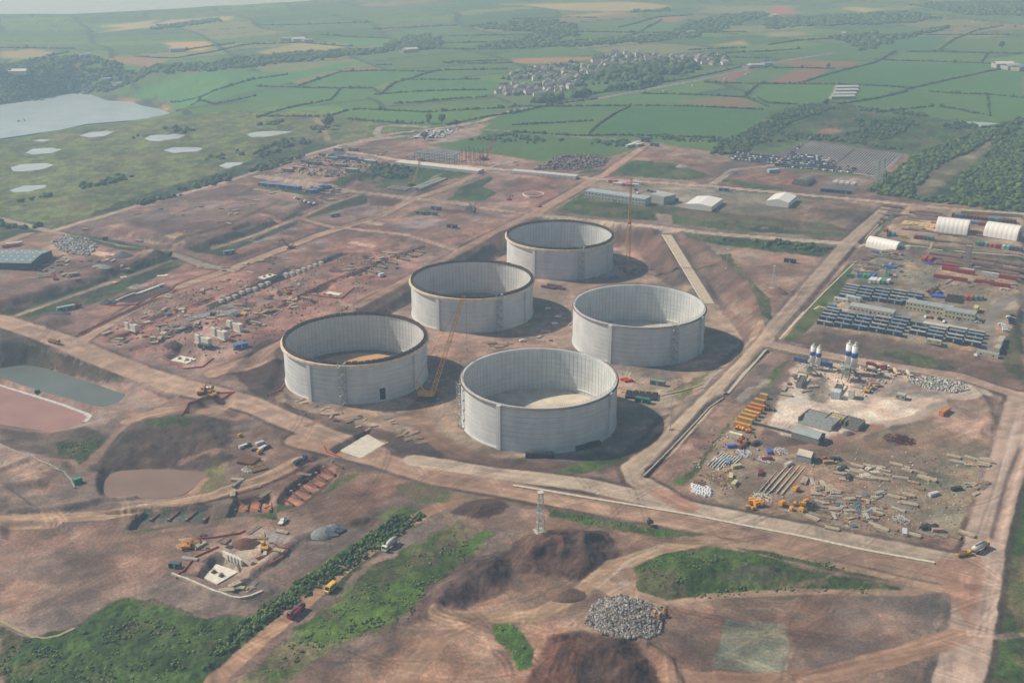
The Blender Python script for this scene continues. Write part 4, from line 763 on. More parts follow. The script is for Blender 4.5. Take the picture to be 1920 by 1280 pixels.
    if i in (3, 4):
        a = math.radians(14 if i == 4 else 22); b = MB(); arc_box(b, a-.06, a+.06, RI-.3, RI-.19, .6, 6.2, 2); mob("doorway", b.mesh("doorway", M((30,32,34), .95, 0)), t)
        b = MB(); arc_box(b, a-.07, a-.06, RI-.5, RI-.18, .6, 6.6, 1); arc_box(b, a+.06, a+.07, RI-.5, RI-.18, .6, 6.6, 1); arc_box(b, a-.07, a+.07, RI-.5, RI-.18, 6.2, 6.8, 2); mob("door_frame", b.mesh("door_frame", M((226,222,210), .9)), t)
# stair towers against the tanks
def stair_tower():
    H = TH+.3; fr = MB(); out = []
    for sx in (-2.2, 2.2):
        for sy in (-.9, .9): fr.bar((sx, sy, 0), (sx, sy, H+1), .16)
    n = 9
    for k in range(n+1):
        z = H*k/n
        for sy in (-.9, .9): fr.bar((-2.2, sy, z), (2.2, sy, z), .1)
        for sx in (-2.2, 2.2): fr.bar((sx, -.9, z), (sx, .9, z), .1)
        if k < n:
            for sx in (-2.2, 2.2): fr.bar((sx, -.9, z), (sx, .9, z+H/n), .08)
    out.append(("scaffold_frame", fr.mesh("scaffold_frame", GALV), (0,0,0), []))
    fm = MB(); L = H/n; s = 1; fm.bar((-1.5, -.35, 0), (1.5, -.35, L), .5); fm2 = MB(); fm2.bar((1.5, .35, 0), (-1.5, .35, L), .5); me = [fm.mesh("stair_flight", GALV), fm2.mesh("stair_flight", GALV)]
    ld = MB(); ld.box(0, 0, 0, .9, 1.7, .08); lm = ld.mesh("landing", M((200,200,196), .7))
    for k in range(n):
        out.append(("stair_flight", me[k % 2], (0, 0, k*L), [])); out.append(("landing", lm, ((1.8 if k % 2 == 0 else -1.8), 0, (k+1)*L), []))
    return out
for i, ang in [(0, -92), (1, -64), (2, -71), (3, -66), (4, -166)]:
    a = math.radians(ang); cx, cy = TK[i]; r = RO+2.2
    spawn("stair_tower", stair_tower, "stair_tower", ["zigzag scaffold stair tower up the tank "+WHO[i]][0], "scaffold stair", (cx+r*math.cos(a), cy+r*math.sin(a), 0), a+math.pi/2, "scaffold stair towers on the tanks")
# ------------------------------------------------------------------ cranes
YEL = (206,150,44)
def crawler_base(t, c, s=1.0):
    for sy in (-1, 1):
        b = MB(); b.profx([(-.6*s, .25*s), (-.6*s, 1.0*s), (-.4*s, 1.25*s), (.4*s, 1.25*s), (.6*s, 1.0*s), (.6*s, .25*s), (.4*s, 0), (-.4*s, 0)], -4.2*s, 4.2*s); mob("crawler_track", b.mesh("crawler_track", M((52,50,48), .9)), t, (0, sy*2.6*s, 0))
    b = MB(); b.box(0, 0, .6*s, 2.6*s, 4.2*s, .9*s); b.cyl(0, 0, 1.5*s, 1.3*s, .4*s, 14); mob("undercarriage", b.mesh("undercarriage", M((70,62,50), .8)), t)
    b = MB(); b.box(-1.2*s, 0, 1.9*s, 7.0*s, 2.8*s, 1.9*s); b.box(-2.2*s, 0, 3.8*s, 3.5*s, 2.2*s, .5*s); bd = mob("engine_house", b.mesh("engine_house", M(c, .5)), t)
    b = MB(); b.box(-5.6*s, 0, 1.7*s, 2.0*s, 4.2*s, 2.2*s); mob("counterweight", b.mesh("counterweight", M((120,96,60), .7)), t)
    b = MB(); b.box(2.0*s, 1.9*s, 1.9*s, 1.9*s, 1.1*s, 1.9*s, 0, .9); cb = mob("cab", b.mesh("cab", M(c, .5)), t)
    b = MB(); b.box(2.98*s, 1.9*s, 2.7*s, .06, .9*s, .9*s); b.box(2.0*s, 2.46*s, 2.7*s, 1.4*s, .05, .8*s); mob("cab_window", b.mesh("cab_window", M((30,36,42), .15, 0)), cb)
def crane(base, tip, c, label, w, n, kink=None, s=1.0, group="lattice boom cranes on the site"):
    bx, by, bz = base; tip = Vector(tip); d = Vector((tip.x-bx, tip.y-by)); rz = math.atan2(d.y, d.x) if d.length > 2 else math.radians(200)
    t = thing("crawler_crane", label, "crane", (bx, by, bz), rz, group); crawler_base(t, c, s)
    R = Matrix.Rotation(-rz, 3, 'Z'); L = lambda p: R @ (Vector(p)-Vector((bx, by, bz)))
    foot = Vector((2.0*s, 0, 2.2*s)); tp = L(tip); b = MB()
    if kink is None: b.lattice(foot, tp, w, w*.6, n, .15 if w > 1.6 else .12)
    else: b.lattice(foot, L(kink), w, w, n, .16)
    mob("boom", b.mesh("boom", M(c, .6)), t)
    if kink is not None:
        b = MB(); kk = L(kink); b.lattice(kk, tp, w*.72, w*.45, n, .13); mob("luffing_jib", b.mesh("luffing_jib", M(c, .6)), t)
        b = MB(); b.lattice(kk+Vector((-1, 0, -1)), kk+Vector((-3.5, 0, 5)), 1.2, .5, 3, .12); b.box(kk.x, kk.y, kk.z-1.6, 2.6, 3.0, 2.2); mob("boom_head", b.mesh("boom_head", M(c, .6)), t)
    b = MB(); gt = Vector((-5.0*s, 0, 9*s)); b.bar((-1*s, .9*s, 3.8*s), gt, .3); b.bar((-1*s, -.9*s, 3.8*s), gt, .3); b.bar((-5.2*s, 0, 3.6*s), gt, .25); mob("gantry", b.mesh("gantry", M(c, .6)), t)
    b = MB(); e = L(kink) if kink is not None else tp; b.bar(gt, e, .09, 3); b.bar(gt+Vector((0, .5, 0)), e, .09, 3); hx = tp+Vector((1.2, 0, 0)); b.bar(hx, (hx.x, hx.y, max(6, hx.z*.35)), .09, 3); mob("rope", b.mesh("rope", M((60,56,50), .8)), t)
    b = MB(); b.box(hx.x, hx.y, max(6, hx.z*.35)-1.8, .8, .8, 1.8); mob("hook_block", b.mesh("hook_block", M(c, .6)), t)
    return t
g = at(802, 748); crane(g, P3(870, 553, g[1]-2), YEL, "large yellow crawler crane with its lattice boom leaning between two tanks", 2.5, 26, None, 1.25)
g = at(1178, 512); crane(g, P3(1184, 334, g[1]+3), (196,140,40), "tall upright yellow crane with luffing jib beside the farthest tank", 2.6, 18, P3(1180, 416, g[1]), 1.1)
g = at(773, 348); crane(g, P3(788, 300, g[1]+6), (150,154,70), "slim olive crane over the long foundation by the white cabin row", 1.8, 14, None, .8)
g = at(791, 302); crane(g, P3(801, 262, g[1]+6), (186,140,110), "slim pale orange crane left of the steel frame building", 1.6, 14, None, .8)
g = at(909, 300); crane(g, P3(928, 256, g[1]+6), (186,64,44), "slim red crane beside the bare steel columns", 1.8, 14, None, .9)
g = at(545, 466); crane(g, P3(527, 448, g[1]+2), (110,84,70), "small dark crane with a low boom on the open red ground", 1.2, 8, None, .6)
# ------------------------------------------------------------------ kinds of building, container, vehicle and plant
GLS = M((34,42,50), .15, 0)
def cabin(L=10.0, W=3.0, H=2.7, c=(40,58,84), rc=(128,138,142), win=True):
    def f():
        b = MB(); b.box(0, 0, .15, L, W, H-.15)
        for k in range(int(L/1.2)): x = -L/2+.6+k*1.2; b.box(x, -W/2-.03, .3, .12, .06, H-.5); b.box(x, W/2+.03, .3, .12, .06, H-.5)
        r = MB(); r.box(0, 0, H, L-.1, W-.1, .08); r.box(-L/2+.1, 0, H+.08, .12, W-.1, .06); r.box(L/2-.1, 0, H+.08, .12, W-.1, .06)
        p = [("body", b.mesh("body", M(c, .6)), (0,0,0), []), ("roof", r.mesh("roof", M(rc, .6, .2, .4)), (0,0,0), [])]
        if win:
            w_ = MB(); w_.box(0, 0, 0, 1.0, .06, .8); wm = w_.mesh("window", GLS)
            for x in (-L*.28, L*.28): p.append(("window", wm, (x, -W/2-.05, 1.3), []))
            d = MB(); d.box(0, 0, 0, .9, .06, 2.0); p.append(("door", d.mesh("door", M((170,172,170), .6)), (0, -W/2-.05, .2), []))
        return p
    return f
def container(L=6.1, c=(60,120,130), W=2.44, H=2.6):
    def f():
        b = MB(); b.box(0, 0, .1, L-.12, W-.1, H-.14); n = max(6, int(L/.6))
        for k in range(n): x = -L/2+.2+(L-.4)*k/(n-1); b.box(x, -W/2+.02, .3, .16, .08, H-.5); b.box(x, W/2-.02, .3, .16, .08, H-.5)
        e = MB()
        for sx in (-1, 1):
            for sy in (-1, 1): e.box(sx*(L/2-.07), sy*(W/2-.07), 0, .14, .14, H)
            e.box(sx*(L/2-.07), 0, 0, .14, W-.3, .14); e.box(sx*(L/2-.07), 0, H-.14, .14, W-.3, .14)
        for sy in (-1, 1): e.box(0, sy*(W/2-.07), 0, L-.3, .14, .14); e.box(0, sy*(W/2-.07), H-.14, L-.3, .14, .14)
        d = MB(); d.box(L/2+.0, -W/4, .2, .06, W/2-.15, H-.4); d.box(L/2, W/4, .2, .06, W/2-.15, H-.4)
        k = tuple(int(v*.85) for v in c); return [("body", b.mesh("body", M(c, .6, .18, .5)), (0,0,0), []), ("frame", e.mesh("frame", M(k, .6)), (0,0,0), []), ("door", d.mesh("door", M(tuple(int(v*.93) for v in c), .6)), (0,0,0), [])]
    return f
def office(L, W, H, n, c=(196,186,146), rc=(158,166,166), storeys=1, nw=10, wc=None):
    def f():
        b = MB(); b.box(0, 0, .1, L, W, H-.1)
        if storeys > 1: b.box(0, -W/2-.06, H/2-.1, L, .12, .2)
        p = [("wall", b.mesh("wall", M(c, .8)), (0,0,0), [])]; r = MB(); w_ = L/n
        r.profx([(-W/2-.15, 0), (W/2+.15, 0), (W/2+.15, .1), (0, .32), (-W/2-.15, .1)], -w_/2+.06, w_/2-.06); rm = r.mesh("roof_panel", M(rc, .5, .15, .3))
        for k in range(n): p.append(("roof_panel", rm, (-L/2+w_*(k+.5), 0, H), []))
        wi = MB(); wi.box(0, 0, 0, L/nw*.45, .08, 1.0); wm = wi.mesh("window", GLS); fr = MB(); fr.box(0, .02, -.1, L/nw*.52, .06, 1.2); fm = fr.mesh("frame", M((225,225,220), .6))
        for s_ in range(storeys):
            for k in range(nw): p.append(("window", wm, (-L/2+L/nw*(k+.5), -W/2-.08, 1.1+s_*H/2), [("frame", fm, (0, 0, 0))]))
        d = MB(); d.box(0, 0, 0, 1.1, .1, 2.1); p.append(("door", d.mesh("door", M((90,90,84), .7)), (L/nw*.0, -W/2-.09, .1), [])); return p
    return f
WHT = (232,232,228)
def marquee(L, W, H, eave, nb, c=WHT):
    """gabled frame tent, ridge along x"""
    def f():
        b = MB(); b.profx([(-W/2, 0), (W/2, 0), (W/2, eave), (-W/2, eave)], -L/2, L/2); b.add([(-L/2,-W/2,eave),(-L/2,W/2,eave),(-L/2,0,H),(L/2,-W/2,eave),(L/2,W/2,eave),(L/2,0,H)], [(0,2,1),(3,4,5)])
        p = [("wall", b.mesh("wall", M(c, .6, .06)), (0,0,0), [])]; w_ = L/nb
        for s in (-1, 1):
            r = MB(); r.profx([(0, H), (s*(W/2+.15), eave-.05), (s*(W/2+.15), eave+.1), (0, H+.14)], -w_/2+.05, w_/2-.05); rm = r.mesh("roof_panel", M(c, .5, .05))
            for k in range(nb): p.append(("roof_panel", rm, (-L/2+w_*(k+.5), 0, 0), []))
        e = MB(); e.box(0, 0, 0, .08, 3.0, 3.0); p.append(("door", e.mesh("door", M((200,204,206), .6)), (L/2+.04, 0, .1), [])); return p
    return f
def vault(L, W, H, nb, c=(236,236,232)):
    """arched shelter, axis along x"""
    def f():
        p = []; w_ = L/nb; pr = []
        for k in range(15): a = math.pi*k/14; pr.append((W/2*math.cos(a), H*min(1, math.sin(a)**.72)))
        b = MB(); inn = [(y*.975, z*.975) for y, z in pr]; n = 15; x0, x1 = -w_/2, w_/2
        for j, k in ((-1, .0), (0, .12), (1, .0)): pass
        vs = []; xs = [-w_/2, -w_/4, 0, w_/4, w_/2]; of = [0, .16, .2, .16, 0]
        for x, o in zip(xs, of): vs += [(x, y*(1+o/W*1.4), z*(1+o/H*.8)) for y, z in pr]
        fs = [(i*n+j, i*n+j+1, (i+1)*n+j+1, (i+1)*n+j) for i in range(4) for j in range(n-1)]; b.add(vs, fs); bm = b.mesh("roof_bay", M(c, .5, .05), True)
        for k in range(nb): p.append(("roof_bay", bm, (-L/2+w_*(k+.5), 0, 0), []))
        e = MB(); e.add([(0, y, z) for y, z in pr]+[(.15, y, z) for y, z in pr], [tuple(range(14, -1, -1)), tuple(range(15, 30))]+[(i, i+1, 16+i, 15+i) for i in range(14)]); em = e.mesh("end_wall", M((214,210,208), .6))
        p += [("end_wall", em, (-L/2, 0, 0), []), ("end_wall", em, (L/2-.15, 0, 0), [])]
        d = MB(); d.box(L/2+.05, 0, .05, .08, W*.35, H*.55); p.append(("door", d.mesh("door", M((70,76,82), .7)), (0,0,0), [])); return p
    return f
def wheel_m(r, w_): b = MB(); b.cyl(0, -w_/2, 0, r, w_, 10, None, 'y'); return b.mesh("wheel", M((34,32,32), .9))
def car(c, L=4.4, W=1.8, H=1.45, kind=0):
    def f():
        b = MB()
        if kind == 0: pr = [(-L/2, .35), (L/2, .35), (L/2, .7), (L*.25, .86), (-L*.48, .9), (-L/2, .7)]; cb = [(-L*.44, .86), (L*.24, .84), (L*.08, H), (-L*.33, H)]
        elif kind == 1: pr = [(-L/2, .4), (L/2, .4), (L/2, .95), (L*.36, 1.15), (-L/2, 1.15)]; cb = [(-L/2+.03, 1.13), (L*.37, 1.13), (L*.2, H), (-L/2+.1, H)]
        else: pr = [(-L/2, .5), (L/2, .5), (L/2, .95), (L*.22, 1.1), (-L/2, 1.1)]; cb = [(-L*.08, 1.08), (L*.24, 1.08), (L*.13, H), (-L*.05, H)]
        b.profy(pr, -W/2, W/2); c2 = MB(); c2.profy(cb, -W/2+.1, W/2-.1)
        c2.tf(lambda x, y, z: (x, y*(1-.12*max(0, (z-.9)/(H-.9))), z))
        g = MB(); x0 = cb[1][0]; x1 = cb[2][0]; g.add([(x0+.02, -W/2+.2, .95), (x0+.02, W/2-.2, .95), (x1+.03, W/2-.3, H-.08), (x1+.03, -W/2+.3, H-.08)], [(0,1,2,3)])
        for s in (-1, 1): g.add([(cb[0][0]+.3, s*(W/2-.09), 1.0), (x0-.2, s*(W/2-.09), 1.0), (x1-.1, s*(W/2-.19), H-.12), (cb[3][0]+.1, s*(W/2-.19), H-.12)], [(0,1,2,3)])
        wm = wheel_m(.33, .22); p = [("body", b.mesh("body", M(c, .35, .05)), (0,0,0), []), ("cabin", c2.mesh("cabin", M(c, .35, .05)), (0,0,0), [("window", g.mesh("window", GLS), (0,0,0))])]
        for x in (-L*.3, L*.31):
            for y in (-W/2+.1, W/2-.1): p.append(("wheel", wm, (x, y, .33), []))
        if kind == 2: d = MB(); d.box(-L*.3, 0, 1.02, L*.36, W-.3, .1); p.append(("load_bed", d.mesh("load_bed", M((60,60,60), .8)), (0,0,0), []))
        return p
    return f
def lowcar(c, L=4.3, W=1.75, van=False):
    def f():
        b = MB(); H = 2.0 if van else 1.42; b.profy([(-L/2, .25), (L/2, .25), (L/2, .72), (L*.26, .88), (L*.08, H), (-L*.34 if not van else -L/2, H), (-L/2, .9)], -W/2, W/2)
        return [("parked_car", b.mesh("parked_car", M(c, .35, .05)), (0,0,0), [])]
    return f
def truck(kind, c, c2=(200,196,186)):
    def f():
        L = 8.6; p = []; b = MB(); b.box(0, 0, .75, L, .9, .25); p.append(("chassis", b.mesh("chassis", M((60,56,54), .8)), (0,0,0), []))
        cb = MB(); cb.profy([(3.0, .6), (4.4, .6), (4.4, 1.7), (4.15, 2.7), (3.0, 2.75)], -1.2, 1.2); g = MB(); g.add([(4.43, -1.05, 1.75), (4.43, 1.05, 1.75), (4.22, 1.0, 2.55), (4.22, -1.0, 2.55)], [(0,1,2,3)]); g.box(3.7, -1.22, 1.7, .8, .03, .7); g.box(3.7, 1.22, 1.7, .8, .03, .7)
        p.append(("cab", cb.mesh("cab", M(c, .45, .06)), (0,0,0), [("window", g.mesh("window", GLS), (0,0,0))]))
        wm = wheel_m(.52, .34)
        for x in (3.5, 1.9, -2.1, -3.4):
            for y in (-1.0, 1.0): p.append(("wheel", wm, (x, y, .52), []))
        if kind == 'mixer':
            d = MB(); pr = [(-3.9, .35), (-3.3, .75), (-1.2, 1.25), (.8, 1.2), (2.3, .6)]; vs = []; n = 14
            for x, r in pr:
                for i in range(n): a = 2*math.pi*i/n; vs.append((x, r*math.cos(a), 2.35-.13*x*1.0+r*math.sin(a)))
            fs = [(i*n+j, i*n+(j+1) % n, (i+1)*n+(j+1) % n, (i+1)*n+j) for i in range(4) for j in range(n)]+[tuple(range(n)), tuple(range(4*n, 5*n))]
            d.add(vs, fs); p.append(("drum", d.mesh("drum", M(c2, .5, .2), True), (0,0,0), [])); h = MB(); h.box(-4.1, 0, 1.9, .8, 1.0, 1.3, 0, 1.3); h.bar((-4.2, 0, 2.0), (-4.9, .0, 1.0), .4); p.append(("chute", h.mesh("chute", M((120,118,112), .7)), (0,0,0), []))
        elif kind == 'tank':
            d = MB(); d.cyl(-4.2, 0, 2.05, 1.15, 6.9, 16, None, 'x'); h = MB(); h.box(-.8, 0, 3.15, 6, .5, .15)
            for k in range(4): h.cyl(-3+k*1.6, 0, 3.25, .3, .2, 8)
            p += [("tank", d.mesh("tank", M(c2, .4, .1), True), (0,0,0), []), ("walkway", h.mesh("walkway", M((90,90,88), .7)), (0,0,0), [])]
        elif kind == 'dump':
            d = MB(); d.profy([(-4.2, 1.1), (2.6, 1.1), (2.8, 2.3), (-4.6, 2.3)], -1.25, -1.15); d.profy([(-4.2, 1.1), (2.6, 1.1), (2.8, 2.3), (-4.6, 2.3)], 1.15, 1.25); d.box(-.8, 0, 1.0, 6.8, 2.4, .12); d.box(2.66, 0, 1.0, .12, 2.4, 1.5); d.box(-4.3, 0, 1.0, .12, 2.4, 1.1); p.append(("tipper_body", d.mesh("tipper_body", M(c2, .6, .2)), (0,0,0), []))
            s = MB(); s.box(-.8, 0, 1.5, 6.5, 2.2, .7, 0, .6); p.append(("load", s.mesh("load", M((120,98,82), .95, .3)), (0,0,0), []))
        elif kind == 'crane':
            d = MB(); d.box(-.9, 0, 1.0, 7.0, 2.4, .9); d.box(-3.2, 0, 1.9, 2.2, 2.2, .8); d.box(.6, -.8, 1.9, 3.0, .7, .6); p.append(("body", d.mesh("body", M(c2, .5, .15)), (0,0,0), [])); h = MB(); h.bar((-3.6, .2, 3.0), (4.6, .2, 3.3), .55); h.bar((-3.6, .2, 3.35), (3.2, .2, 3.6), .3); p.append(("telescopic_boom", h.mesh("telescopic_boom", M((220,220,216), .5)), (0,0,0), []))
        elif kind == 'flat':
            d = MB(); d.box(-.9, 0, 1.0, 7.0, 2.4, .2); d.box(-1.5, 0, 1.2, 4.5, 1.8, .8); p.append(("load_bed", d.mesh("load_bed", M(c2, .7, .2)), (0,0,0), []))
        else:
            d = MB(); d.box(-.9, 0, 1.0, 6.9, 2.45, 2.4); p.append(("box_body", d.mesh("box_body", M(c2, .6)), (0,0,0), []))
        return p
    return f
def van(c, L=5.6, H=2.5, stripe=None):
    def f():
        W = 2.0; b = MB(); b.profy([(-L/2, .4), (L/2, .4), (L/2, 1.1), (L*.42, 1.35), (L*.30, H-.1), (L*.24, H), (-L/2, H)], -W/2, W/2); g = MB(); g.add([(L*.43, -.85, 1.38), (L*.43, .85, 1.38), (L*.315, .8, H-.15), (L*.315, -.8, H-.15)], [(0,1,2,3)])
        for s in (-1, 1):
            for k in range(4): g.box(L*.2-k*L*.17, s*(W/2+.01), 1.4, L*.13, .03, .6)
        r = MB(); r.box(-L*.12, 0, H, L*.7, W*.75, .1); wm = wheel_m(.38, .25)
        p = [("body", b.mesh("body", M(c, .4, .08)), (0,0,0), []), ("window", g.mesh("window", GLS), (0,0,0), []), ("roof_rack", r.mesh("roof_rack", M(tuple(min(255, v+16) for v in c), .5)), (0,0,0), [])]
        for x in (-L*.3, L*.31):
            for y in (-W/2+.1, W/2-.1): p.append(("wheel", wm, (x, y, .38), []))
        return p
    return f
def excavator(c, a1=.9, a2=-.9, s=1.0):
    def f():
        p = []; tk = MB(); tk.profx([(-.3, .15), (-.3, .7), (-.15, .85), (.15, .85), (.3, .7), (.3, .15), (.15, 0), (-.15, 0)], -2.0, 2.0); tm = tk.mesh("crawler_track", M((46,44,42), .9))
        p += [("crawler_track", tm, (0, 1.15, 0), []), ("crawler_track", tm, (0, -1.15, 0), [])]
        b = MB(); b.cyl(0, 0, .7, .9, .3, 12); b.profy([(-2.2, 1.0), (1.1, 1.0), (1.1, 1.6), (-1.2, 2.0), (-2.3, 1.9)], -1.25, 1.25); p.append(("body", b.mesh("body", M(c, .5, .12)), (0,0,0), []))
        cb = MB(); cb.box(.5, .75, 1.5, 1.3, .95, 1.5, 0, .92); g = MB(); g.box(1.14, .75, 1.9, .05, .75, .9); g.box(.5, 1.22, 1.9, 1.0, .04, .8); p.append(("cab", cb.mesh("cab", M(c, .5)), (0,0,0), [("window", g.mesh("window", GLS), (0,0,0))]))
        e = Vector((.9+4.6*math.cos(a1), -.1, 1.6+4.6*math.sin(a1))); t2 = e+Vector((3.0*math.cos(a2), 0, 3.0*math.sin(a2))); bm = MB(); m_ = Vector((.9+2.2*math.cos(a1+.25), -.1, 1.6+2.4*math.sin(a1+.25))); bm.bar((.9, -.1, 1.6), m_, .5); bm.bar(m_, e, .42)
        ar = MB(); ar.bar(e, t2, .34); bk = MB(); bk.profy([(t2.x-.5, t2.z-.1), (t2.x+.3, t2.z+.1), (t2.x+.2, t2.z-.7), (t2.x-.4, t2.z-.9), (t2.x-.8, t2.z-.5)], -.6, .5)
        p += [("boom", bm.mesh("boom", M(c, .5)), (0,0,0), []), ("stick", ar.mesh("stick", M(c, .5)), (0,0,0), [("bucket", bk.mesh("bucket", M((70,62,56), .7)), (0,0,0))])]
        return p
    return f
def loader(c):
    def f():
        b = MB(); b.profy([(-3.0, .9), (.2, .9), (.2, 1.9), (-3.0, 1.7)], -.9, .9); b.box(1.2, 0, .9, 1.8, 1.1, .8); cb = MB(); cb.box(-.3, 0, 1.9, 1.5, 1.4, 1.5, 0, .88); g = MB(); g.box(.42, 0, 2.2, .05, 1.1, .9); g.box(-.3, .67, 2.2, 1.1, .05, .8); g.box(-.3, -.67, 2.2, 1.1, .05, .8)
        bk = MB(); bk.profy([(3.0, .3), (3.8, .2), (3.5, .5), (3.3, 1.3), (2.8, 1.2)], -1.4, 1.4); ar = MB(); ar.bar((.9, .5, 1.7), (3.0, .6, .9), .3); ar.bar((.9, -.5, 1.7), (3.0, -.6, .9), .3); wm = wheel_m(.8, .55)
        p = [("body", b.mesh("body", M(c, .5, .1)), (0,0,0), []), ("cab", cb.mesh("cab", M((90,86,76), .6)), (0,0,0), [("window", g.mesh("window", GLS), (0,0,0))]), ("lift_arm", ar.mesh("lift_arm", M(c, .5)), (0,0,0), [("bucket", bk.mesh("bucket", M((110,96,70), .7)), (0,0,0))])]
        for x in (-2.0, 1.4):
            for y in (-1.1, 1.1): p.append(("wheel", wm, (x, y, .8), []))
        return p
    return f
def silo():
    r = 1.9; b = MB(); b.cyl(0, 0, 5, r, 13.5, 20); b.cyl(0, 0, 18.5, r, 1.0, 20, .5); b.cyl(0, 0, 2.6, .5, 2.4, 20, r); bd = MB(); bd.cyl(0, 0, 11.2, r+.05, 3.2, 20); lg = MB(); out = []
    lg.bar((0, 0, 0), (0, 0, 6), .3); lm = lg.mesh("leg", M((150,150,146), .7)); f = MB(); f.cyl(0, 0, 19.4, .6, 1.3, 10); rl = MB()
    for k in range(10): a = k*.6283; a1 = a+.6283; rl.bar((r*math.cos(a), r*math.sin(a), 19.5), (r*math.cos(a1), r*math.sin(a1), 19.5), .08, 3); rl.bar((r*math.cos(a), r*math.sin(a), 18.4), (r*math.cos(a), r*math.sin(a), 19.5), .08, 3)
    ld = MB(); ld.bar((r+.15, -.2, 1), (r+.15, -.2, 19), .08, 3); ld.bar((r+.15, .2, 1), (r+.15, .2, 19), .08, 3)
    for k in range(30): ld.bar((r+.15, -.2, 1.3+k*.6), (r+.15, .2, 1.3+k*.6), .05, 3)
    out = [("shell", b.mesh("shell", M((228,230,228), .4, .06), True), (0,0,0), [("blue_band", bd.mesh("blue_band", M((36,84,160), .4, .05), True), (0,0,0))]), ("filter", f.mesh("filter", M((210,212,210), .5)), (0,0,0), []), ("guard_rail", rl.mesh("guard_rail", GALV), (0,0,0), []), ("ladder", ld.mesh("ladder", GALV), (0,0,0), [])]
    for k in range(4): out.append(("leg", lm, (1.5*math.cos(k*1.571+.78), 1.5*math.sin(k*1.571+.78), 0), []))
    return out
def lattice_mast(H, w0, w1, n, c=(196,198,194), t=.12):
    def f():
        b = MB(); b.lattice((0,0,0), (0,0,H), w0, w1, n, t); cc = MB(); cc.box(0, 0, -.3, w0*1.7, w0*1.7, .7); hd = MB(); hd.box(0, 0, H, w1*1.6, w1*1.6, .3); hd.bar((0, 0, H), (0, 0, H+1.6), .12)
        return [("lattice_frame", b.mesh("lattice_frame", M(c, .5, .05)), (0,0,0), []), ("base", cc.mesh("base", M((176,172,160), .9)), (0,0,0), []), ("head", hd.mesh("head", M(c, .5)), (0,0,0), [])]
    return f
def lamp_mast(H=15):
    def f():
        b = MB(); b.cyl(0, 0, .9, .22, H, 8, .12); c = MB(); c.box(0, 0, 0, 2.0, 2.0, 1.0, 0, .9); h = MB(); h.box(0, 0, H+.8, 1.8, .5, .5)
        return [("pole", b.mesh("pole", M((170,168,170), .6)), (0,0,0), []), ("base", c.mesh("base", M((190,184,172), .9)), (0,0,0), []), ("lamp_head", h.mesh("lamp_head", M((220,220,224), .4)), (0,0,0), [])]
    return f
def beams(n, L, w_, h, c, gap=.3, layers=1, seed=0, cross=False, name="beam"):
    """a bundle or rack of separate lengths"""
    def f():
        q = random.Random(seed); p = []
        b = MB(); b.box(0, 0, 0, L, w_, h); bm = b.mesh(name, M(c, .9, .25)); W = n*(w_+gap)
        for l in range(layers):
            for k in range(n): p.append((name, bm, (q.uniform(-.3, .3), -W/2+(k+.5)*(w_+gap), .12+l*(h+.1)), []))
        s = MB(); s.box(-L*.3, 0, 0, .2, W, .14); s.box(L*.3, 0, 0, .2, W, .14); p.append(("bearer", s.mesh("bearer", M((110,92,72), .9)), (0,0,0), [])); return p
    return f
def pipes(n, L, r, c, layers=2):
    def f():
        b = MB(); b.cyl(-L/2, 0, 0, r, L, 8, None, 'x'); bm = b.mesh("pipe", M(c, .6, .15)); p = []
        for l in range(layers):
            for k in range(n-l): p.append(("pipe", bm, (0, (k-(n-l-1)/2)*r*2.05, r+.1+l*r*1.75), []))
        return p
    return f
def slabs(nx_, ny_, a, b_, h, c, gap=.25, seed=0, name="panel"):
    def f():
        q = random.Random(seed); s = MB(); s.box(0, 0, 0, a, b_, h); sm = s.mesh(name, M(c, .85, .25)); p = []
        for i in range(nx_):
            for j in range(ny_): p.append((name, sm, ((i-(nx_-1)/2)*(a+gap), (j-(ny_-1)/2)*(b_+gap), 0), []))
        return p
    return f
def heap(r, h, c, seed=0, n=14):
    q = random.Random(seed); b = MB(); vs = [(0, 0, h)]; R = 5
    for k in range(1, R+1):
        for i in range(n): a = 2*math.pi*i/n; rr = r*k/R*(1+q.uniform(-.14, .14)); vs.append((rr*math.cos(a), rr*math.sin(a), max(-.3, h*(1-(k/R)**1.25)*(1+q.uniform(-.22, .22))-(.3 if k == R else 0))))
    fs = [(0, 1+i, 1+(i+1) % n) for i in range(n)]
    for k in range(R-1):
        for i in range(n): a = 1+k*n; j = (i+1) % n; fs.append((a+i, a+n+i, a+n+j, a+j))
    return b.add(vs, fs).mesh("heap", M(c, .98, .3, 1.2), True)
def put_heap(px, py, r, h, c, label, seed=0, sy=1.0, rz=0.0):
    o = single("spoil_heap", heap(r, h, c, seed), label, "heap", at(px, py, -.1), rz); o.scale = (1, sy, 1); return o
# ------------------------------------------------------------------ cabins, offices and containers in the eastern yards
HC = heading((1546, 610), (1676, 628)); HV = HC+math.pi/2
def rows(cols, key, bld, name, fmt, cat, group, rz):
    """cols: list of columns, each a list of picture points from the front backwards"""
    n = 0
    for ci, col in enumerate(cols):
        for ri, (px, py) in enumerate(col):
            k = key(ci, ri) if callable(key) else key; kk, bb = (k, bld) if not isinstance(k, tuple) else k
            spawn(kk, bb, name, fmt.format(c=nth(ci), r=nth(ri)), cat, at(px, py), rz, group); n += 1
    return n
LOWC = [[(1546,609),(1551,601),(1556,595),(1559.5,589),(1563,584)],[(1578,612.5),(1582.5,604.6),(1587,598.5),(1591,592.5)],[(1611,617),(1615,609.5),(1619,603),(1623,597)],[(1644,621.5),(1648,614.3),(1652,607.5),(1656,601)],[(1676,627),(1680,620),(1684,613.5),(1688,607),(1692,601)]]
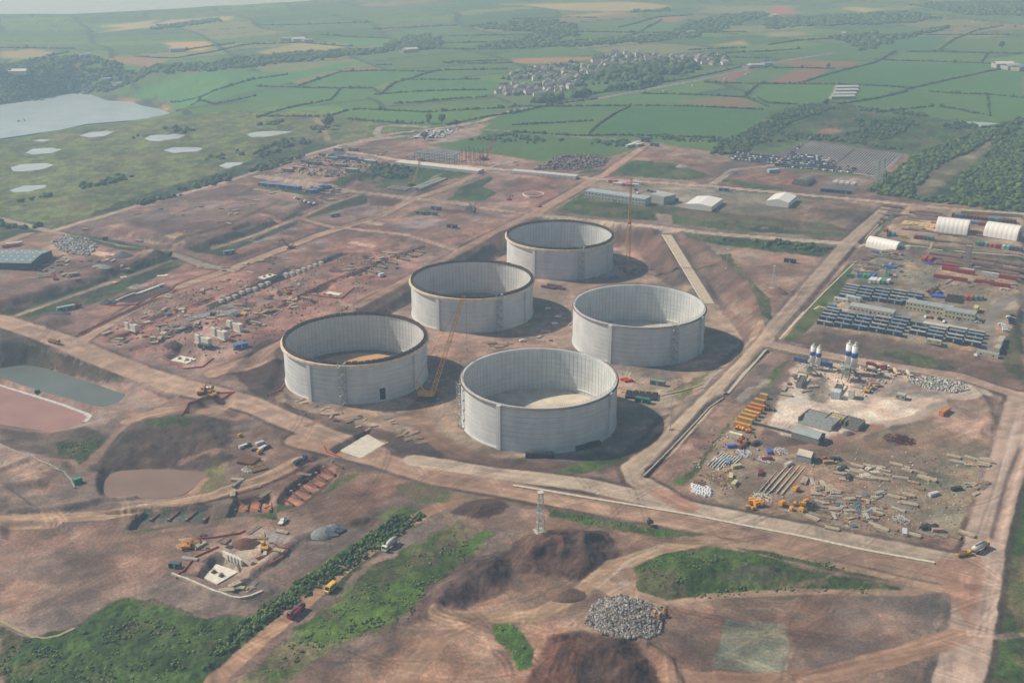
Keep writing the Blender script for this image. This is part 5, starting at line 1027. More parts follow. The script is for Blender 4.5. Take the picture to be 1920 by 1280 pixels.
def kcol(ci, ri):
    if (ci*7+ri*3) % 6 == 0: return ("cab_b", cabin(10, 3, 2.7, (48,66,88), (162,158,148)))
    return ("cab_a", cabin(10, 3, 2.7, (30,50,82), (126,138,144)))
rows(LOWC, kcol, None, "site_cabin", "navy cabin south of the offices, {r} from the front, {c} column from the west", "site cabin", "navy cabins south of the offices", HC)
LOWR = [[(1720,627),(1724,620)],[(1752,634.5),(1755,628),(1758,622)],[(1788,640.5),(1791,634),(1794,627)],[(1823,646.5),(1826,639.5),(1829,632.5),(1831,627)]]
rows(LOWR, lambda c, r: ("cab_c", cabin(10, 3, 2.7, (36,54,84), (170,164,150))) if (c+r) % 3 == 0 else ("cab_a", cabin(10, 3, 2.7, (30,50,82), (126,138,144))), None, "site_cabin", "navy cabin nearest the parked cars, {r} from the front, {c} column", "site cabin", "navy cabins near the parked cars", HC)
UPC = [[(1587,559),(1590,554),(1593,549.5),(1596,545),(1599,540.5)],[(1617,561),(1620.5,555),(1624,549.5),(1627,544)],[(1648,564.5),(1651,558),(1654.5,552.5),(1657,547)],[(1678,569),(1682,562),(1685,556),(1688,550.5)],[(1701,570),(1704,565),(1715,560),(1718,555)]]
rows(UPC, kcol, None, "site_cabin", "navy cabin north of the offices, {r} from the front, {c} column from the west", "site cabin", "navy cabins north of the offices", HC)
spawn("cab_w", cabin(10, 3.2, 2.8, (196,196,190), (186,190,188)), "site_cabin", "pale grey long cabin west of the first office", "site cabin", at(1577, 566), HC)
spawn("cab_w", None, "site_cabin", "pale grey cabin in front of the first office's north corner", "site cabin", at(1600, 563), HC)
spawn("cab_bl", cabin(4, 3, 2.7, (60,112,180), (84,130,190), False), "site_cabin", "small blue cabin at the gate of the footpath", "site cabin", at(1562, 578), HC)
spawn("cab_cr", cabin(9, 3.2, 2.8, (186,182,150), (178,172,158)), "site_cabin", "cream cabin alone at the front of the navy rows", "site cabin", at(1751, 644), HC)
spawn("cab_dk", cabin(8, 3, 2.7, (70,80,82), (120,128,126)), "site_cabin", "dark green grey cabin with vents between navy rows", "site cabin", at(1718, 610), HC)
spawn("roofpale", cabin(16, 5, 2.8, (150,148,140), (196,192,184)), "site_cabin", "wide flat pale cabin behind the middle navy rows", "site cabin", at(1754, 615), HC)
spawn("roofpale2", cabin(14, 3.4, 2.8, (150,148,140), (190,186,176)), "site_cabin", "long thin pale cabin behind the last navy rows", "site cabin", at(1792, 620), HC)
g = at(1635, 585); spawn("officeA", office(30, 8.5, 3.2, 11, (196,192,176), (170,174,172), 1, 11), "office_block", "long single storey office with pale ribbed roof among navy cabins", "office", g, HC)
g = at(1742, 584); spawn("officeB", office(30, 8.5, 5.6, 9, (198,190,150), (158,166,166), 2, 12), "office_block", "two storey cream office with grey panel roof", "office", g, HC)
g = at(1800, 597); spawn("officeC", office(19, 8.5, 5.6, 6, (194,188,156), (156,164,164), 2, 8), "office_block", "shorter two storey block joined to the cream office's east end", "office", g, HC)
spawn("cab_big", cabin(13, 4.0, 3.0, (196,192,168), (150,152,150)), "site_cabin", "cream cabin block at the south end of the eastern cabins", "site cabin", at(1851, 668), HC)
spawn("cab_v", cabin(12, 3.4, 2.9, (186,180,160), (176,170,158)), "site_cabin", "long beige cabin along the eastern yard edge", "site cabin", at(1871, 655), HV)
spawn("cab_v", None, "site_cabin", "second beige cabin along the eastern yard edge, farther north", "site cabin", at(1876, 643), HV)
spawn("cab_y", cabin(7, 3, 3.6, (200,186,130), (206,196,140), False), "site_cabin", "tall pale yellow cabin with roof boxes beside the two storey office", "site cabin", at(1829, 584), HV)
def cont(px, py, L, c, label, rz, grp="shipping containers in the eastern yards", z=0.0):
    n = "c%d%s" % (int(L*10), c); x, y, zz = at(px, py); return spawn(n, container(L, c), "shipping_container", label, "container", (x, y, zz+z), rz, grp)
RED, ORR, TEAL, GRN, WTC, BLU, GRY, BRN, NVY = (150,56,48), (176,90,62), (70,140,150), (84,160,104), (222,222,216), (70,112,176), (120,122,120), (110,66,54), (44,66,96)
for k, (px, c, n) in enumerate([(1811,ORR,"orange"),(1820,ORR,"second orange"),(1830,(110,136,136),"grey green"),(1839,(130,124,118),"grey")]): cont(px, 561, 6.1, c, n+" container standing end on in the row of four by the steel rack", HV)
for k, (px, py) in enumerate([(1782,507.5),(1811,513)]): cont(px, py, 12.2, RED, "long red container, %s in the northern line of the yard" % nth(k), HC)
cont(1890, 523, 12.2, RED, "long red container at the east end of the northern line", HC); cont(1856, 517, 12.2, (196,204,206), "long white container between red ones in the northern line", HC)
for k, (px, py) in enumerate([(1767,522),(1797,526),(1845,532),(1877,537)]): cont(px, py, 12.2, RED, "long red container, %s in the southern line of the yard" % nth(k), HC)
for k in range(5): cont(1772+k*4.6, 500+k*.7, 3.0, (176,44,46), "small bright red bin, %s from the west in its row" % nth(k), HV, "row of small red bins")
for k, (px, py, c) in enumerate([(1734,487,(176,78,60)),(1744,489,(170,66,52))]): cont(px, py, 12.2, c, ["red container end on beside the blue tarpaulin","second red container end on, east of its twin"][k], HV)
for k, (px, c) in enumerate([(1612,BLU),(1620,GRN),(1628,(70,156,130)),(1637,(76,110,190)),(1633,WTC),(1640,WTC),(1648,WTC),(1657,GRN),(1665,WTC)]):
    py = 519+k*.7 if k < 4 else 528+(k-4)*.6; cont(px, py, 6.1 if k in (0,1,2,8) else 9, c, "%s container, %s from the west in the green and white row" % ({BLU:"blue",GRN:"green",WTC:"white"}.get(c, "coloured"), nth(k)), HV, "green and white container row")
cont(1665, 516, 4, GRN, "small green container alone behind the white row", HV); cont(1594, 520, 5, (50,110,90), "dark green container at the west fence", HC); cont(1669, 504, 9, (70,120,200), "bright blue long container on its own", HC)
for k, (px, py, c) in enumerate([(1661,434,ORR),(1667,442,NVY),(1675,442,TEAL)]): cont(px, py, 6.1, c, ["rust container by the drain","navy container beside a teal one","teal container beside the navy one"][k], HV)
cont(1693, 446, 5, (206,160,60), "small yellow container by the upper yard verge", HC)
for k in range(5): cont(1717+k*7.5, 447+k*.8, 4.5, [(130,34,44),(130,34,44),(60,90,96),(70,110,100),(60,120,110)][k], "%s small container, %s from the west above the grass bank" % (["maroon","maroon","slate","green","teal"][k], nth(k)), HV)
for k, c in enumerate([(70,130,126),(60,110,110),(90,160,160),(186,96,74),(186,96,74),(130,66,66),(196,196,130),(90,180,190),(84,84,94),(84,84,94),(100,90,96)]): cont(1833+k*8.0, 459+k*1.1, 6.1, c, "%s container, %s from the west in the coloured row below the shelters" % (["green","dark green","pale teal","salmon","salmon","dark red","yellow green","turquoise","slate","slate","grey"][k], nth(k)), HV, "coloured containers below the shelters")
HR = heading((1786, 405), (1900, 412))
for k in range(18):
    c = [NVY, (70,120,170), BLU, NVY, NVY, (110,50,60), (120,60,60), (110,50,60), (130,60,56), (110,60,80), (90,130,120), (80,120,100), (110,140,120), (90,110,110), (70,60,66), (80,66,70), (76,64,70), (70,66,80)][k]
    cont(1787+k*6.8, 405.5+k*.75, 6.1, c, "container, %s from the west in the long row behind the shelters" % nth(k), HR+math.pi/2, "long container row behind the shelters")
for k in range(10): cont(1812+k*10.5, 400.5+k*.7, 9, (190,170,90) if k < 5 else (160,156,160), "%s container, %s from the west in the farthest line by the road" % ("yellow" if k < 5 else "grey", nth(k)), HR, "farthest container line")
cont(1823, 420, 9, (110,150,180), "pale blue container between the two arched shelters", HR); cont(1845, 423, 9, (160,66,60), "red container between the two arched shelters", HR)
# shelters
spawn("v1", vault(25, 18, 10.5, 7), "arched_shelter", "white arched fabric shelter west of its twin in the upper yard", "shelter", at(1786, 433), heading((1760,432),(1812,438)), "white arched shelters")
spawn("v2", vault(26, 18, 10.5, 7), "arched_shelter", "white arched fabric shelter at the far east edge of the upper yard", "shelter", at(1880, 443), heading((1855,443),(1905,450)), "white arched shelters")
spawn("v3", vault(26, 11, 8.0, 8), "arched_shelter", "smaller white arched shelter by the road junction", "shelter", at(1657, 466), heading((1632,465),(1682,470)), "white arched shelters")
g = at(1465, 381); spawn("mq1", marquee(30, 20, 7.0, 4.6, 6), "marquee", "white gabled marquee on the grey gravel yard", "marquee", g, heading((1455,387),(1480,368)))
g = at(1320, 386); spawn("mq2", marquee(34, 24, 5.6, 4.2, 6), "marquee", "low white marquee with a stepped corner nearest the tall crane", "marquee", g, heading((1308,392),(1332,374)))
g = at(1165, 376); spawn("adm", office(62, 13, 6.4, 16, (170,176,168), (166,178,184), 2, 18), "office_block", "long two storey grey site office by the gravel yard", "office", at(1158, 376), heading((1105,370),(1215,385)))
spawn("adm2", office(16, 17, 7, 4, (150,156,150), (172,178,176), 2, 5), "office_block", "square two storey block at the east end of the grey office", "office", at(1242, 378), heading((1225,382),(1258,374)))
spawn("cab_bl2", cabin(7, 3, 2.8, (56,96,150), (90,130,170)), "site_cabin", "small blue cabin east of the grey office", "site cabin", at(1265, 377), U)
spawn("cab_bl3", cabin(9, 4, 3.2, (60,100,150), (150,160,160)), "site_cabin", "blue cabins by the upper road junction", "site cabin", at(1357, 358), U)
for k, (px, py) in enumerate([(1150,343),(1158,348),(1166,347),(1176,350),(1190,350),(1196,346)]): spawn("cab_s%d" % (k % 3), cabin(9, 3, 2.8, [(170,60,60),(206,206,200),(190,200,206)][k % 3], [(196,90,86),(220,220,214),(190,194,196)][k % 3]), "site_cabin", "%s cabin, %s in the small camp behind the grey office" % (["red","white","pale"][k % 3], nth(k)), "site cabin", at(px, py), U)
# long white cabin rows
for k in range(15): spawn("lw", cabin(14, 7, 3, (206,206,200), (214,206,196)), "white_cabin", "white cabin, %s from the west in the long northern row" % nth(k), "site cabin", at(752+k*10.3, 307.5+k*1.15), U+math.pi/2, "long row of white cabins by the north road")
for k in range(12): spawn("lw2", cabin(10, 6, 3, (196,200,198), (196,196,190)), "white_cabin", "white cabin, %s from the west in the row nearest the far tank" % nth(k), "site cabin", at(965+k*10.2, 324+k*.95), U+math.pi/2, "second row of white cabins by the north road")
for k, (px, py, L) in enumerate([(493,348,7),(506,350,9),(523,351,12),(540,353,12),(556,355,9)]): spawn("blu%d" % k, cabin(L, 6, 3.2, (56,84,130), (104,140,178)), "site_cabin", "blue cabin, %s from the west by the western junction" % nth(k), "site cabin", at(px, py), U, "blue cabins by the western junction")
for k, (px, py) in enumerate([(582,362),(590,361),(598,358),(607,354),(613,353)]): spawn("blv", cabin(8, 4, 3.2, (50,80,140), (90,124,176)), "site_cabin", "vivid blue cabin, %s from the west beside the parked lorry" % nth(k), "site cabin", at(px, py), U, "vivid blue cabins")
for k, (px, py, L, c) in enumerate([(612,294,16,(70,96,120)),(625,300,12,(120,160,176)),(640,298,16,(90,120,150)),(655,299,18,(100,130,160)),(680,304,12,(90,110,124)),(695,306,14,(180,186,184)),(575,306,12,(96,106,108)),(590,309,14,(100,104,104)),(640,313,14,(150,140,130)),(660,322,14,(160,160,150)),(560,318,12,(180,150,100)),(540,322,12,(150,136,120)),(635,283,10,(150,150,140)),(663,283,10,(110,110,104))]):
    spawn("nw%d" % k, cabin(L, 5, 3.2, tuple(int(v*.7) for v in c), c), "site_hut", "%s hut in the crowded north west compound" % (["dark blue far","pale turquoise","mid blue","long steel blue","slate","white end","small grey western","grey western","tan middle","pale southern","ochre","brown western","cream northern","grey northern"][k]), "hut", at(px, py), U)
# warehouse in the storage yard
def shed(L, W, H, c, rc, sky=True):
    def f():
        b = MB(); b.box(0, 0, 0, L, W, H); r1 = MB(); r1.add([(-L/2,-W/2-.2,H),(L/2,-W/2-.2,H),(L/2,0,H+2),(-L/2,0,H+2),(-L/2,-W/2-.2,H-.2),(L/2,-W/2-.2,H-.2),(L/2,0,H+1.8),(-L/2,0,H+1.8)], [(0,1,2,3),(7,6,5,4),(0,4,5,1),(0,3,7,4),(1,5,6,2)])
        r2 = MB(); r2.add([(x, -y, z) for x, y, z in r1.v], [tuple(reversed(q)) for q in r1.f]); p = [("wall", b.mesh("wall", M(c, .7)), (0,0,0), []), ("roof_slope", r1.mesh("roof_slope", M(rc, .5, .12, .2)), (0,0,0), []), ("roof_slope", r2.mesh("roof_slope", M(rc, .5, .12, .2)), (0,0,0), [])]
        if sky:
            s = MB(); s.box(0, 0, 0, 1.4, 2.2, .12); sm = s.mesh("skylight", M((206,214,216), .4)); n = int(L/6)
            for sy in (-1, 1):
                for j in (.3, .68):
                    for k in range(n): p.append(("skylight", sm, (-L/2+L/n*(k+.5), sy*W/2*j, H+2*(1-j)+.05), []))
        d = MB(); d.box(L/2+.05, 0, 0, .1, W*.5, H*.7); p.append(("door", d.mesh("door", M((50,54,56), .8)), (0,0,0), [])); return p
    return f
spawn("wh", shed(48, 34, 5, (64,76,76), (122,140,144)), "warehouse", "big grey green warehouse with rows of skylights in the storage yard", "warehouse", at(22, 492), heading((0,478),(60,474))-.35)
for k, (px, py) in enumerate([(20,463),(27,460)]): cont(px, py, 12.2, [(200,120,110),(226,226,220)][k], ["salmon","white"][k]+" container behind the warehouse", U+.9, "containers behind the warehouse")
for k, (px, py, c, lb) in enumerate([(430,476,(120,150,160),"pale blue site cabin alone west of the long trench"),(628,406,(130,150,150),"pale cabin alone on the lilac gravel plot"),(124,581,(150,170,180),"long pale blue cabin beside a red truck"),(452,652,(70,120,190),"bright blue container by the bank above the tanks"),(790,402,(90,110,110),"first dark green hut on the open red ground"),(811,403,(96,116,116),"second dark green hut on the open red ground"),(818,393,(96,116,120),"third dark green hut, farthest on the red ground"),(848,427,(70,84,84),"small dark hut nearest the bend of the tracks"),(385,653,(80,90,80),"green grey cabin beside the concrete pedestals"),(735,748,(214,220,220),"white tank shaped cabin below the tank doorway"),(1052,718,(120,140,110),"green grey stores container between tank and drain"),(1205,754,(70,110,104),"teal container in the big tank's shadow"),(1233,721,(120,146,128),"green stores container beside the concrete channel"),(1481,492,(60,70,78),"dark open topped container on the red east slope")]):
    if k in (9, 10): continue
    spawn("ind%d" % k, cabin(9 if k != 2 else 12, 3, 2.9, tuple(int(v*.8) for v in c), c), "site_cabin", lb, "site cabin", at(px, py), U+(math.pi/2 if k in (0,1,2,3) else 0)-(.5 if k in (0,1,2,3) else 0))
# ------------------------------------------------------------------ batching plant
for k, (px, py) in enumerate([(1521,691),(1532,694),(1587,698),(1598,702)]): spawn("silo", silo, "cement_silo", "white silo with a blue band, %s from the west" % nth(k), "silo", at(px, py), U, "four banded cement silos", [.8,.8,1.0,1.0][k])
def batcher():
    b = MB(); 
    for x in (-3, 0, 3):
        for y in (-2, 2): b.bar((x, y, 0), (x, y, 8.5), .25)
    for z in (3, 6, 8.5):
        for y in (-2, 2): b.bar((-3, y, z), (3, y, z), .2)
        for x in (-3, 0, 3): b.bar((x, -2, z), (x, 2, z), .2)
    c = MB(); c.box(0, 0, 4.2, 5, 3.6, 3.2); h = MB(); h.box(0, 0, 2.6, 1.2, 1.2, 1.6, 0, 2.6); d = MB(); d.bar((3, 0, 7.5), (13, -4, .8), .9); d.bar((3, .9, 7.6), (13, -3.1, .9), .12)
    r = MB(); r.box(0, 0, 8.6, 5.5, 4.4, .2); return [("steel_frame", b.mesh("steel_frame", M((150,156,146), .7)), (0,0,0), []), ("mixing_house", c.mesh("mixing_house", M((170,182,160), .7)), (0,0,0), []), ("hopper", h.mesh("hopper", M((190,190,180), .6)), (0,0,0), []), ("conveyor", d.mesh("conveyor", M((160,160,150), .7)), (0,0,0), []), ("platform", r.mesh("platform", M((140,150,140), .7)), (0,0,0), [])]
spawn("bat", batcher, "batching_tower", "green grey concrete mixing tower under the taller silos", "mixing plant", at(1585, 712), U+math.pi/2)
spawn("bat", batcher, "batching_tower", "green grey concrete mixing tower under the shorter silos", "mixing plant", at(1516, 702), U+math.pi/2+.3, None, .7)
def bins(n):
    def f():
        p = []; b = MB()
        for k in range(n+1): b.box(-3*n/2+k*3, 0, 0, .2, 3.2, 3.4)
        b.box(0, 1.6, 0, 3*n, .2, 3.4); p.append(("bin_wall", b.mesh("bin_wall", M((150,156,156), .7)), (0,0,0), []))
        h = MB(); h.box(0, 0, .3, 2.6, 2.8, 2.4, 0, .7); hm = h.mesh("aggregate", M((150,142,122), .95, .3))
        for k in range(n): p.append(("aggregate", hm, (-3*n/2+1.5+3*k, 0, 0), []))
        c = MB(); c.bar((-3*n/2, -2, 1), (3*n/2+4, -2, 2.2), .8); p.append(("conveyor", c.mesh("conveyor", M((120,124,120), .8)), (0,0,0), [])); return p
    return f
spawn("bin4", bins(4), "aggregate_bins", "row of small aggregate bins beside the shorter silos", "aggregate bins", at(1501, 720), V); spawn("bin3", bins(3), "aggregate_bins", "row of aggregate bins under the taller silos", "aggregate bins", at(1570, 735), V)
spawn("ctrl", cabin(6, 5, 4, (190,200,206), (200,206,204)), "control_cabin", "pale blue control room at the end of the aggregate bins", "cabin", at(1567, 744), V)
spawn("ctrl2", cabin(5, 3, 5, (206,216,206), (206,180,160), False), "control_cabin", "white and red tank cabin east of the control room", "cabin", at(1596, 745), V)
def bay(L, W, H, c):
    def f():
        b = MB(); b.box(-L/2, 0, 0, .4, W, H); b.box(L/2, 0, 0, .4, W, H); b.box(0, W/2, 0, L, .4, H)
        for k in range(int(L/2)): b.box(-L/2+1+k*2, W/2+.3, 0, .3, .3, H+.3)
        h = MB(); q = random.Random(int(L*10)); n = 8; vs = []
        for i in range(n+1):
            for j in range(n+1): x = -L/2+.25+(L-.5)*i/n; y = -W*.62+(W*1.1)*j/n; z = H*.92*min(1, j/n*1.7)*(1-.18*abs(i/n-.5))+q.uniform(-.15, .15); vs.append((x, y, max(-.1, z if j else -.1)))
        h.add(vs, [(i*(n+1)+j, (i+1)*(n+1)+j, (i+1)*(n+1)+j+1, i*(n+1)+j+1) for i in range(n) for j in range(n)])
        return [("bay_wall", b.mesh("bay_wall", M((140,130,112), .9, .3)), (0,0,0), []), ("aggregate", h.mesh("aggregate", M(c, .97, .3, 1.0), True), (0,0,0), [])]
    return f
spawn("bay1", bay(19, 14, 2.6, (132,136,136)), "aggregate_bay", "aggregate bay filled with dark grey stone", "aggregate bay", at(1537, 790), HC-.1)
spawn("bay2", bay(11, 9, 2.6, (176,160,124)), "aggregate_bay", "aggregate bay filled with pale sand", "aggregate bay", at(1570, 790), HC-.1)
spawn("bay3", bay(10, 10, 2.8, (98,96,94)), "aggregate_bay", "aggregate bay filled with dark stone, easternmost", "aggregate bay", at(1598, 797), HC-.1)
spawn("shelf", shed(15, 9, 3.6, (130,130,128), (158,166,166), False), "lean_to_shed", "low grey roofed workshop at the front of the batching yard", "shed", at(1515, 822), HC-.1)
wb = MB()
for k in range(14): wb.box(-18+k*2.7, 0, 0, 2.55, .3, 1.5)
single("block_wall", wb.mesh("block_wall", M((84,90,90), .9, .2)), "dark low panel wall along the front of the concrete yard", "wall", at(1475, 811), heading((1435,802),(1510,821)))
spawn("garage", shed(7.5, 6.5, 3.4, (150,160,170), (204,192,176), False), "lock_up", "small square hut with ribbed blue grey walls in the laydown yard", "hut", at(1510, 861), HC)
for k, (px, py) in enumerate([(1653,693),(1637,697),(1679,702),(1703,706)]): spawn("mx%d" % (k % 2), truck('mixer', [(236,234,226),(226,220,206)][k % 2], [(206,176,146),(196,186,170)][k % 2]), "mixer_lorry", ["white mixer lorry beside the long rust container","white mixer lorry facing east by the silos","mixer lorry with tan drum parked facing the camera","mixer lorry farthest east in the batching yard"][k], "mixer lorry", at(px, py), [HC+.2, HC-.1, V+math.pi+.5, V+math.pi+.5][k])
cont(1643, 688, 12.2, (130,50,44), "long rust red container behind the mixer lorries", HC); cont(1546, 686, 9, (50,80,140), "blue container behind the shorter silos", HC); cont(1501, 678, 8, (70,100,140), "blue cabin at the north corner of the batching yard", HC)
spawn("exY", excavator((206,160,50)), "excavator", "yellow wheeled digger beside the control room", "excavator", at(1627, 735), 1.0); spawn("ck", cabin(5, 4, 3, (150,150,140), (176,174,164)), "site_cabin", "grey cabin raised on legs in the middle of the batching yard", "site cabin", at(1689, 747), HC)
cont(1771, 775, 9, (196,130,66), "orange flatbed skip on the sandy bank", V-.35)
# yellow containers, plant and bags along the green strip
for k, (px, py, L, c) in enumerate([(1392,801,12,(204,156,60)),(1397,791,12,(206,160,70)),(1403,784,12,(196,150,80)),(1409,778,12,(210,164,66)),(1414,771,12,(206,120,50)),(1420,765,12,(196,140,80)),(1424,756,8,(200,150,70)),(1432,746,6,(196,160,90))]):
    cont(px, py, 9 if L == 12 else L*.8, c, "yellow stores container, %s from the front along the green strip" % nth(k), HC-.05, "yellow containers along the green strip")
cont(1379, 820, 7.5, (226,226,196), "cream container in front of the yellow plant", HC)
spawn("ldr", loader((206,140,50)), "wheel_loader", "yellow loader parked beside the yellow containers", "loader", at(1441, 768), -.5); spawn("exO", excavator((150,110,70)), "excavator", "tan excavator with raised arm near the cream container", "excavator", at(1400, 831), .5)
def mixer_small():
    b = MB(); b.cyl(0, 0, .9, .9, 1.6, 10, .5, 'x'); b.cyl(0, 0, .9, .9, -1.2, 10, .6, 'x'); s = MB(); s.box(0, 0, 0, 2.4, 1.2, .3); s.box(-1.2, 0, .3, .4, .8, .8); return [("drum", b.mesh("drum", M((226,150,40), .5), True), (0,0,0), []), ("stand", s.mesh("stand", M((90,70,50), .8)), (0,0,0), [])]
for k, (px, py) in enumerate([(1391,806),(1403,810),(1384,804)]): spawn("msm", mixer_small, "mixer_drum", "bright orange yellow machine, %s of the three by the cream container" % nth(k), "site machine", at(px, py), HC+k*.6, None, 1.3)
def pump():
    b = MB(); b.box(0, 0, .5, 2.6, 1.5, 1.4); b.box(.3, 0, 1.9, 1.4, 1.2, .25); w_ = MB(); w_.cyl(0, -.8, .35, .35, 1.6, 8, None, 'y'); h = MB(); h.bar((1.3, 0, .6), (2.4, 0, .4), .12); return [("housing", b.mesh("housing", M((222,156,44), .5)), (0,0,0), []), ("wheel", w_.mesh("wheel", M((40,38,36), .9)), (0,0,0), []), ("drawbar", h.mesh("drawbar", M((60,56,50), .8)), (0,0,0), [])]
for k, (px, py) in enumerate([(1408,944),(1416,948),(1425,947),(1403,953),(1413,955),(1466,948),(1490,947),(1484,956),(1503,958),(1506,948),(1511,943),(1493,920)]):
    spawn("pump", pump, "compressor", "yellow site compressor, %s from the left in the front of the laydown yard" % nth(sorted(range(12), key=lambda i: [1408,1416,1425,1403,1413,1466,1490,1484,1503,1506,1511,1493][i]).index(k)), "compressor", at(px, py), 1.4+k*.5, "yellow compressors at the yard front", [1.4,1.4,1.4,.8,.8,1.3,.9,.9,1,1,1,1.2][k])
def bag(): b = MB(); b.box(0, 0, 0, 1.15, 1.15, .8, .1, 1.06); b.box(0, 0, .8, 1.1, 1.1, .35, .3, .6); return [("bulk_bag", b.mesh("bulk_bag", M((226,228,230), .8, .08)), (0,0,0), [])]
n = 0
for r in range(5):
    for c in range(8):
        px = 1298+c*4.6+(r % 2)*1.5; py = 909+r*3.5+c*1.5-(4 if c > 5 else 0)
        spawn("bag", bag, "bulk_bag", "white bulk bag, %s from the left in the %s row from the back" % (nth(c), nth(r)), "bulk bag", at(px+R_.uniform(-.8, .8), py+R_.uniform(-.6, .6)), R_.uniform(0, 1), "white bulk bags in one cluster"); n += 1
# vehicles
TR = heading((470, 1215), (640, 1068))
spawn("redtr", truck('crane', (150,36,40), (136,40,44)), "crane_lorry", "dark red crane lorry with a white boom on the dirt road", "crane lorry", at(556, 1150), TR+math.pi, None, 1.05)
spawn("yvan", van((214,172,60)), "yellow_van", "yellow van driving down the dirt road", "van", at(620, 1106), TR+math.pi, None, 1.15)
spawn("mxr", truck('mixer', (228,230,224), (190,188,178)), "mixer_lorry", "white concrete mixer lorry on the dirt road by the hedge", "mixer lorry", at(731, 1026), TR+math.pi-.05, None, 1.05)
spawn("tank", truck('tank', (200,150,60), (206,206,200)), "tanker_lorry", "silver tanker lorry at the road corner", "tanker lorry", at(1837, 1031), heading((1800,1045),(1850,1018)), None, 1.15)
spawn("dmpY", truck('dump', (220,164,44), (206,150,50)), "dump_truck", "small yellow dumper in front of the tanker", "dump truck", at(1806, 1041), .3, None, .8)
spawn("pk", car((226,228,226), 5.4, 2.0, 1.9, 2), "pickup_truck", "white pickup parked by the grass strip", "pickup truck", at(531, 979), TR+math.pi+.1, None, 1.1)
spawn("tkb", truck('flat', (60,80,120), (50,60,84)), "flatbed_lorry", "dark blue lorry at the trench edge", "lorry", at(563, 866), heading((550,875),(575,860)))
spawn("wvan", van((232,234,232)), "white_van", "white van on the dirt road behind the left tank", "van", at(716, 518), V-.3); spawn("wvan2", van((226,230,230)), "white_van", "white van near the digger pit by the lagoons", "van", at(391, 733), U+.5)
spawn("wlor", truck('box', (230,230,228), (206,206,200)), "box_lorry", "white lorry on the road beside the long white cabins", "lorry", at(844, 302), U)
CARS = [("car_w",(228,230,230)),("car_s",(150,156,160)),("car_n",(44,56,80)),("car_k",(36,38,42)),("car_r",(140,40,40)),("car_g",(70,90,84))]; CN = ["white","silver","navy","black","red","green"]
def cars(lst, fmt, grp, rz, cols=None, kd=0):
    for k, (px, py) in enumerate(lst):
        i = (cols[k] if cols else R_.choice([0,0,1,1,2,3,4])); spawn(CARS[i][0]+str(kd), car(CARS[i][1], 4.6, 1.85, 1.55, kd), "parked_car", fmt.format(c=CN[i], n=nth(k)), "car", at(px, py), rz+R_.uniform(-.04, .04), grp)
cars([(1735,595),(1745,596),(1761,598),(1768,601),(1770,604)], "{c} car in front of the cream office, {n} from the west", "cars by the cream office", HV, [0,4,3,3,0])
cars([(1832,599),(1838,601),(1834,606),(1898,593),(1893,596),(1897,599),(1897,603),(1898,607)], "{c} car east of the offices, {n} from the north", "cars by the eastern yard", U+.2, [2,0,0,3,0,2,3,2])
cars([(1878,610),(1884,613),(1886,617),(1886,621)], "{c} van parked by the eastern verge, {n} from the north", "vans by the eastern verge", U+.2, [0,0,0,0], 1)
cars([(1829,669),(1862,345+60),(1336,345),(556,369)], "{c} car standing alone, {n} of four far apart", None, U, [0,0,0,3]) if False else None
spawn("car_w0", None if "car_w0" in _lib else car(CARS[0][1]), "parked_car", "white car alone beside the cream cabin block", "car", at(1829, 667), 1.3)
spawn("car_w0", None, "parked_car", "white car on the upper road near the blue cabins", "car", at(1337, 346), U)
cars([(1216,358),(1222,360),(1228,362),(1234,361),(1192,357),(1196,363)], "{c} car behind the grey office, {n} from the west", "cars behind the grey office", V, [3,2,2,0,3,0])
cars([(554,372),(560,374),(572,378),(580,381),(568,377),(590,382)], "{c} car by the western junction, {n} of the group", "cars by the western junction", V, [0,3,0,0,2,0])
cars([(980,640),(1046,595),(1028,580),(1040,608)], "{c} vehicle between the tanks, {n} of four", "vehicles between the tanks", .4, [0,0,0,0], 1)
for k, (px, py, c, rz) in enumerate([(378,738,(206,150,60),.4),(398,743,(196,140,60),2.4),(352,1028,(206,140,60),.2),(497,1030,(206,160,50),1.8),(540,550,(206,120,44),2.0),(489,585,(206,150,50),1.0),(955,375,(180,60,44),1.0),(104,524,(170,50,44),2.0),(1012,388,(180,70,50),.5),(215,1100,(60,60,60),0)]):
    if k == 9: continue
    spawn("ex%s" % str(c), excavator(c), "excavator", ["yellow excavator on the west edge of the digger pit","second yellow excavator reaching into the digger pit","yellow excavator beside the soil heap in the south west","yellow excavator beside the orange netted trench","orange excavator at the round pit","small yellow machine by the concrete pedestals","red excavator by the cut bank below the ring foundation","red excavator on the brown storage yard","red excavator below the round pool"][k], "excavator", at(px, py), rz, "excavators about the site", [1.25,1.25,1.1,1.2,1,.8,1,1,.8][k])
spawn("dmp", truck('dump', (206,150,60), (196,140,60)), "dump_truck", "tan dump truck on the west road above the lagoon", "dump truck", at(102, 643), U); spawn("dmpr", truck('dump', (150,50,44), (150,56,46)), "dump_truck", "red dump truck beside the long pale cabin", "dump truck", at(142, 576), U+.2)
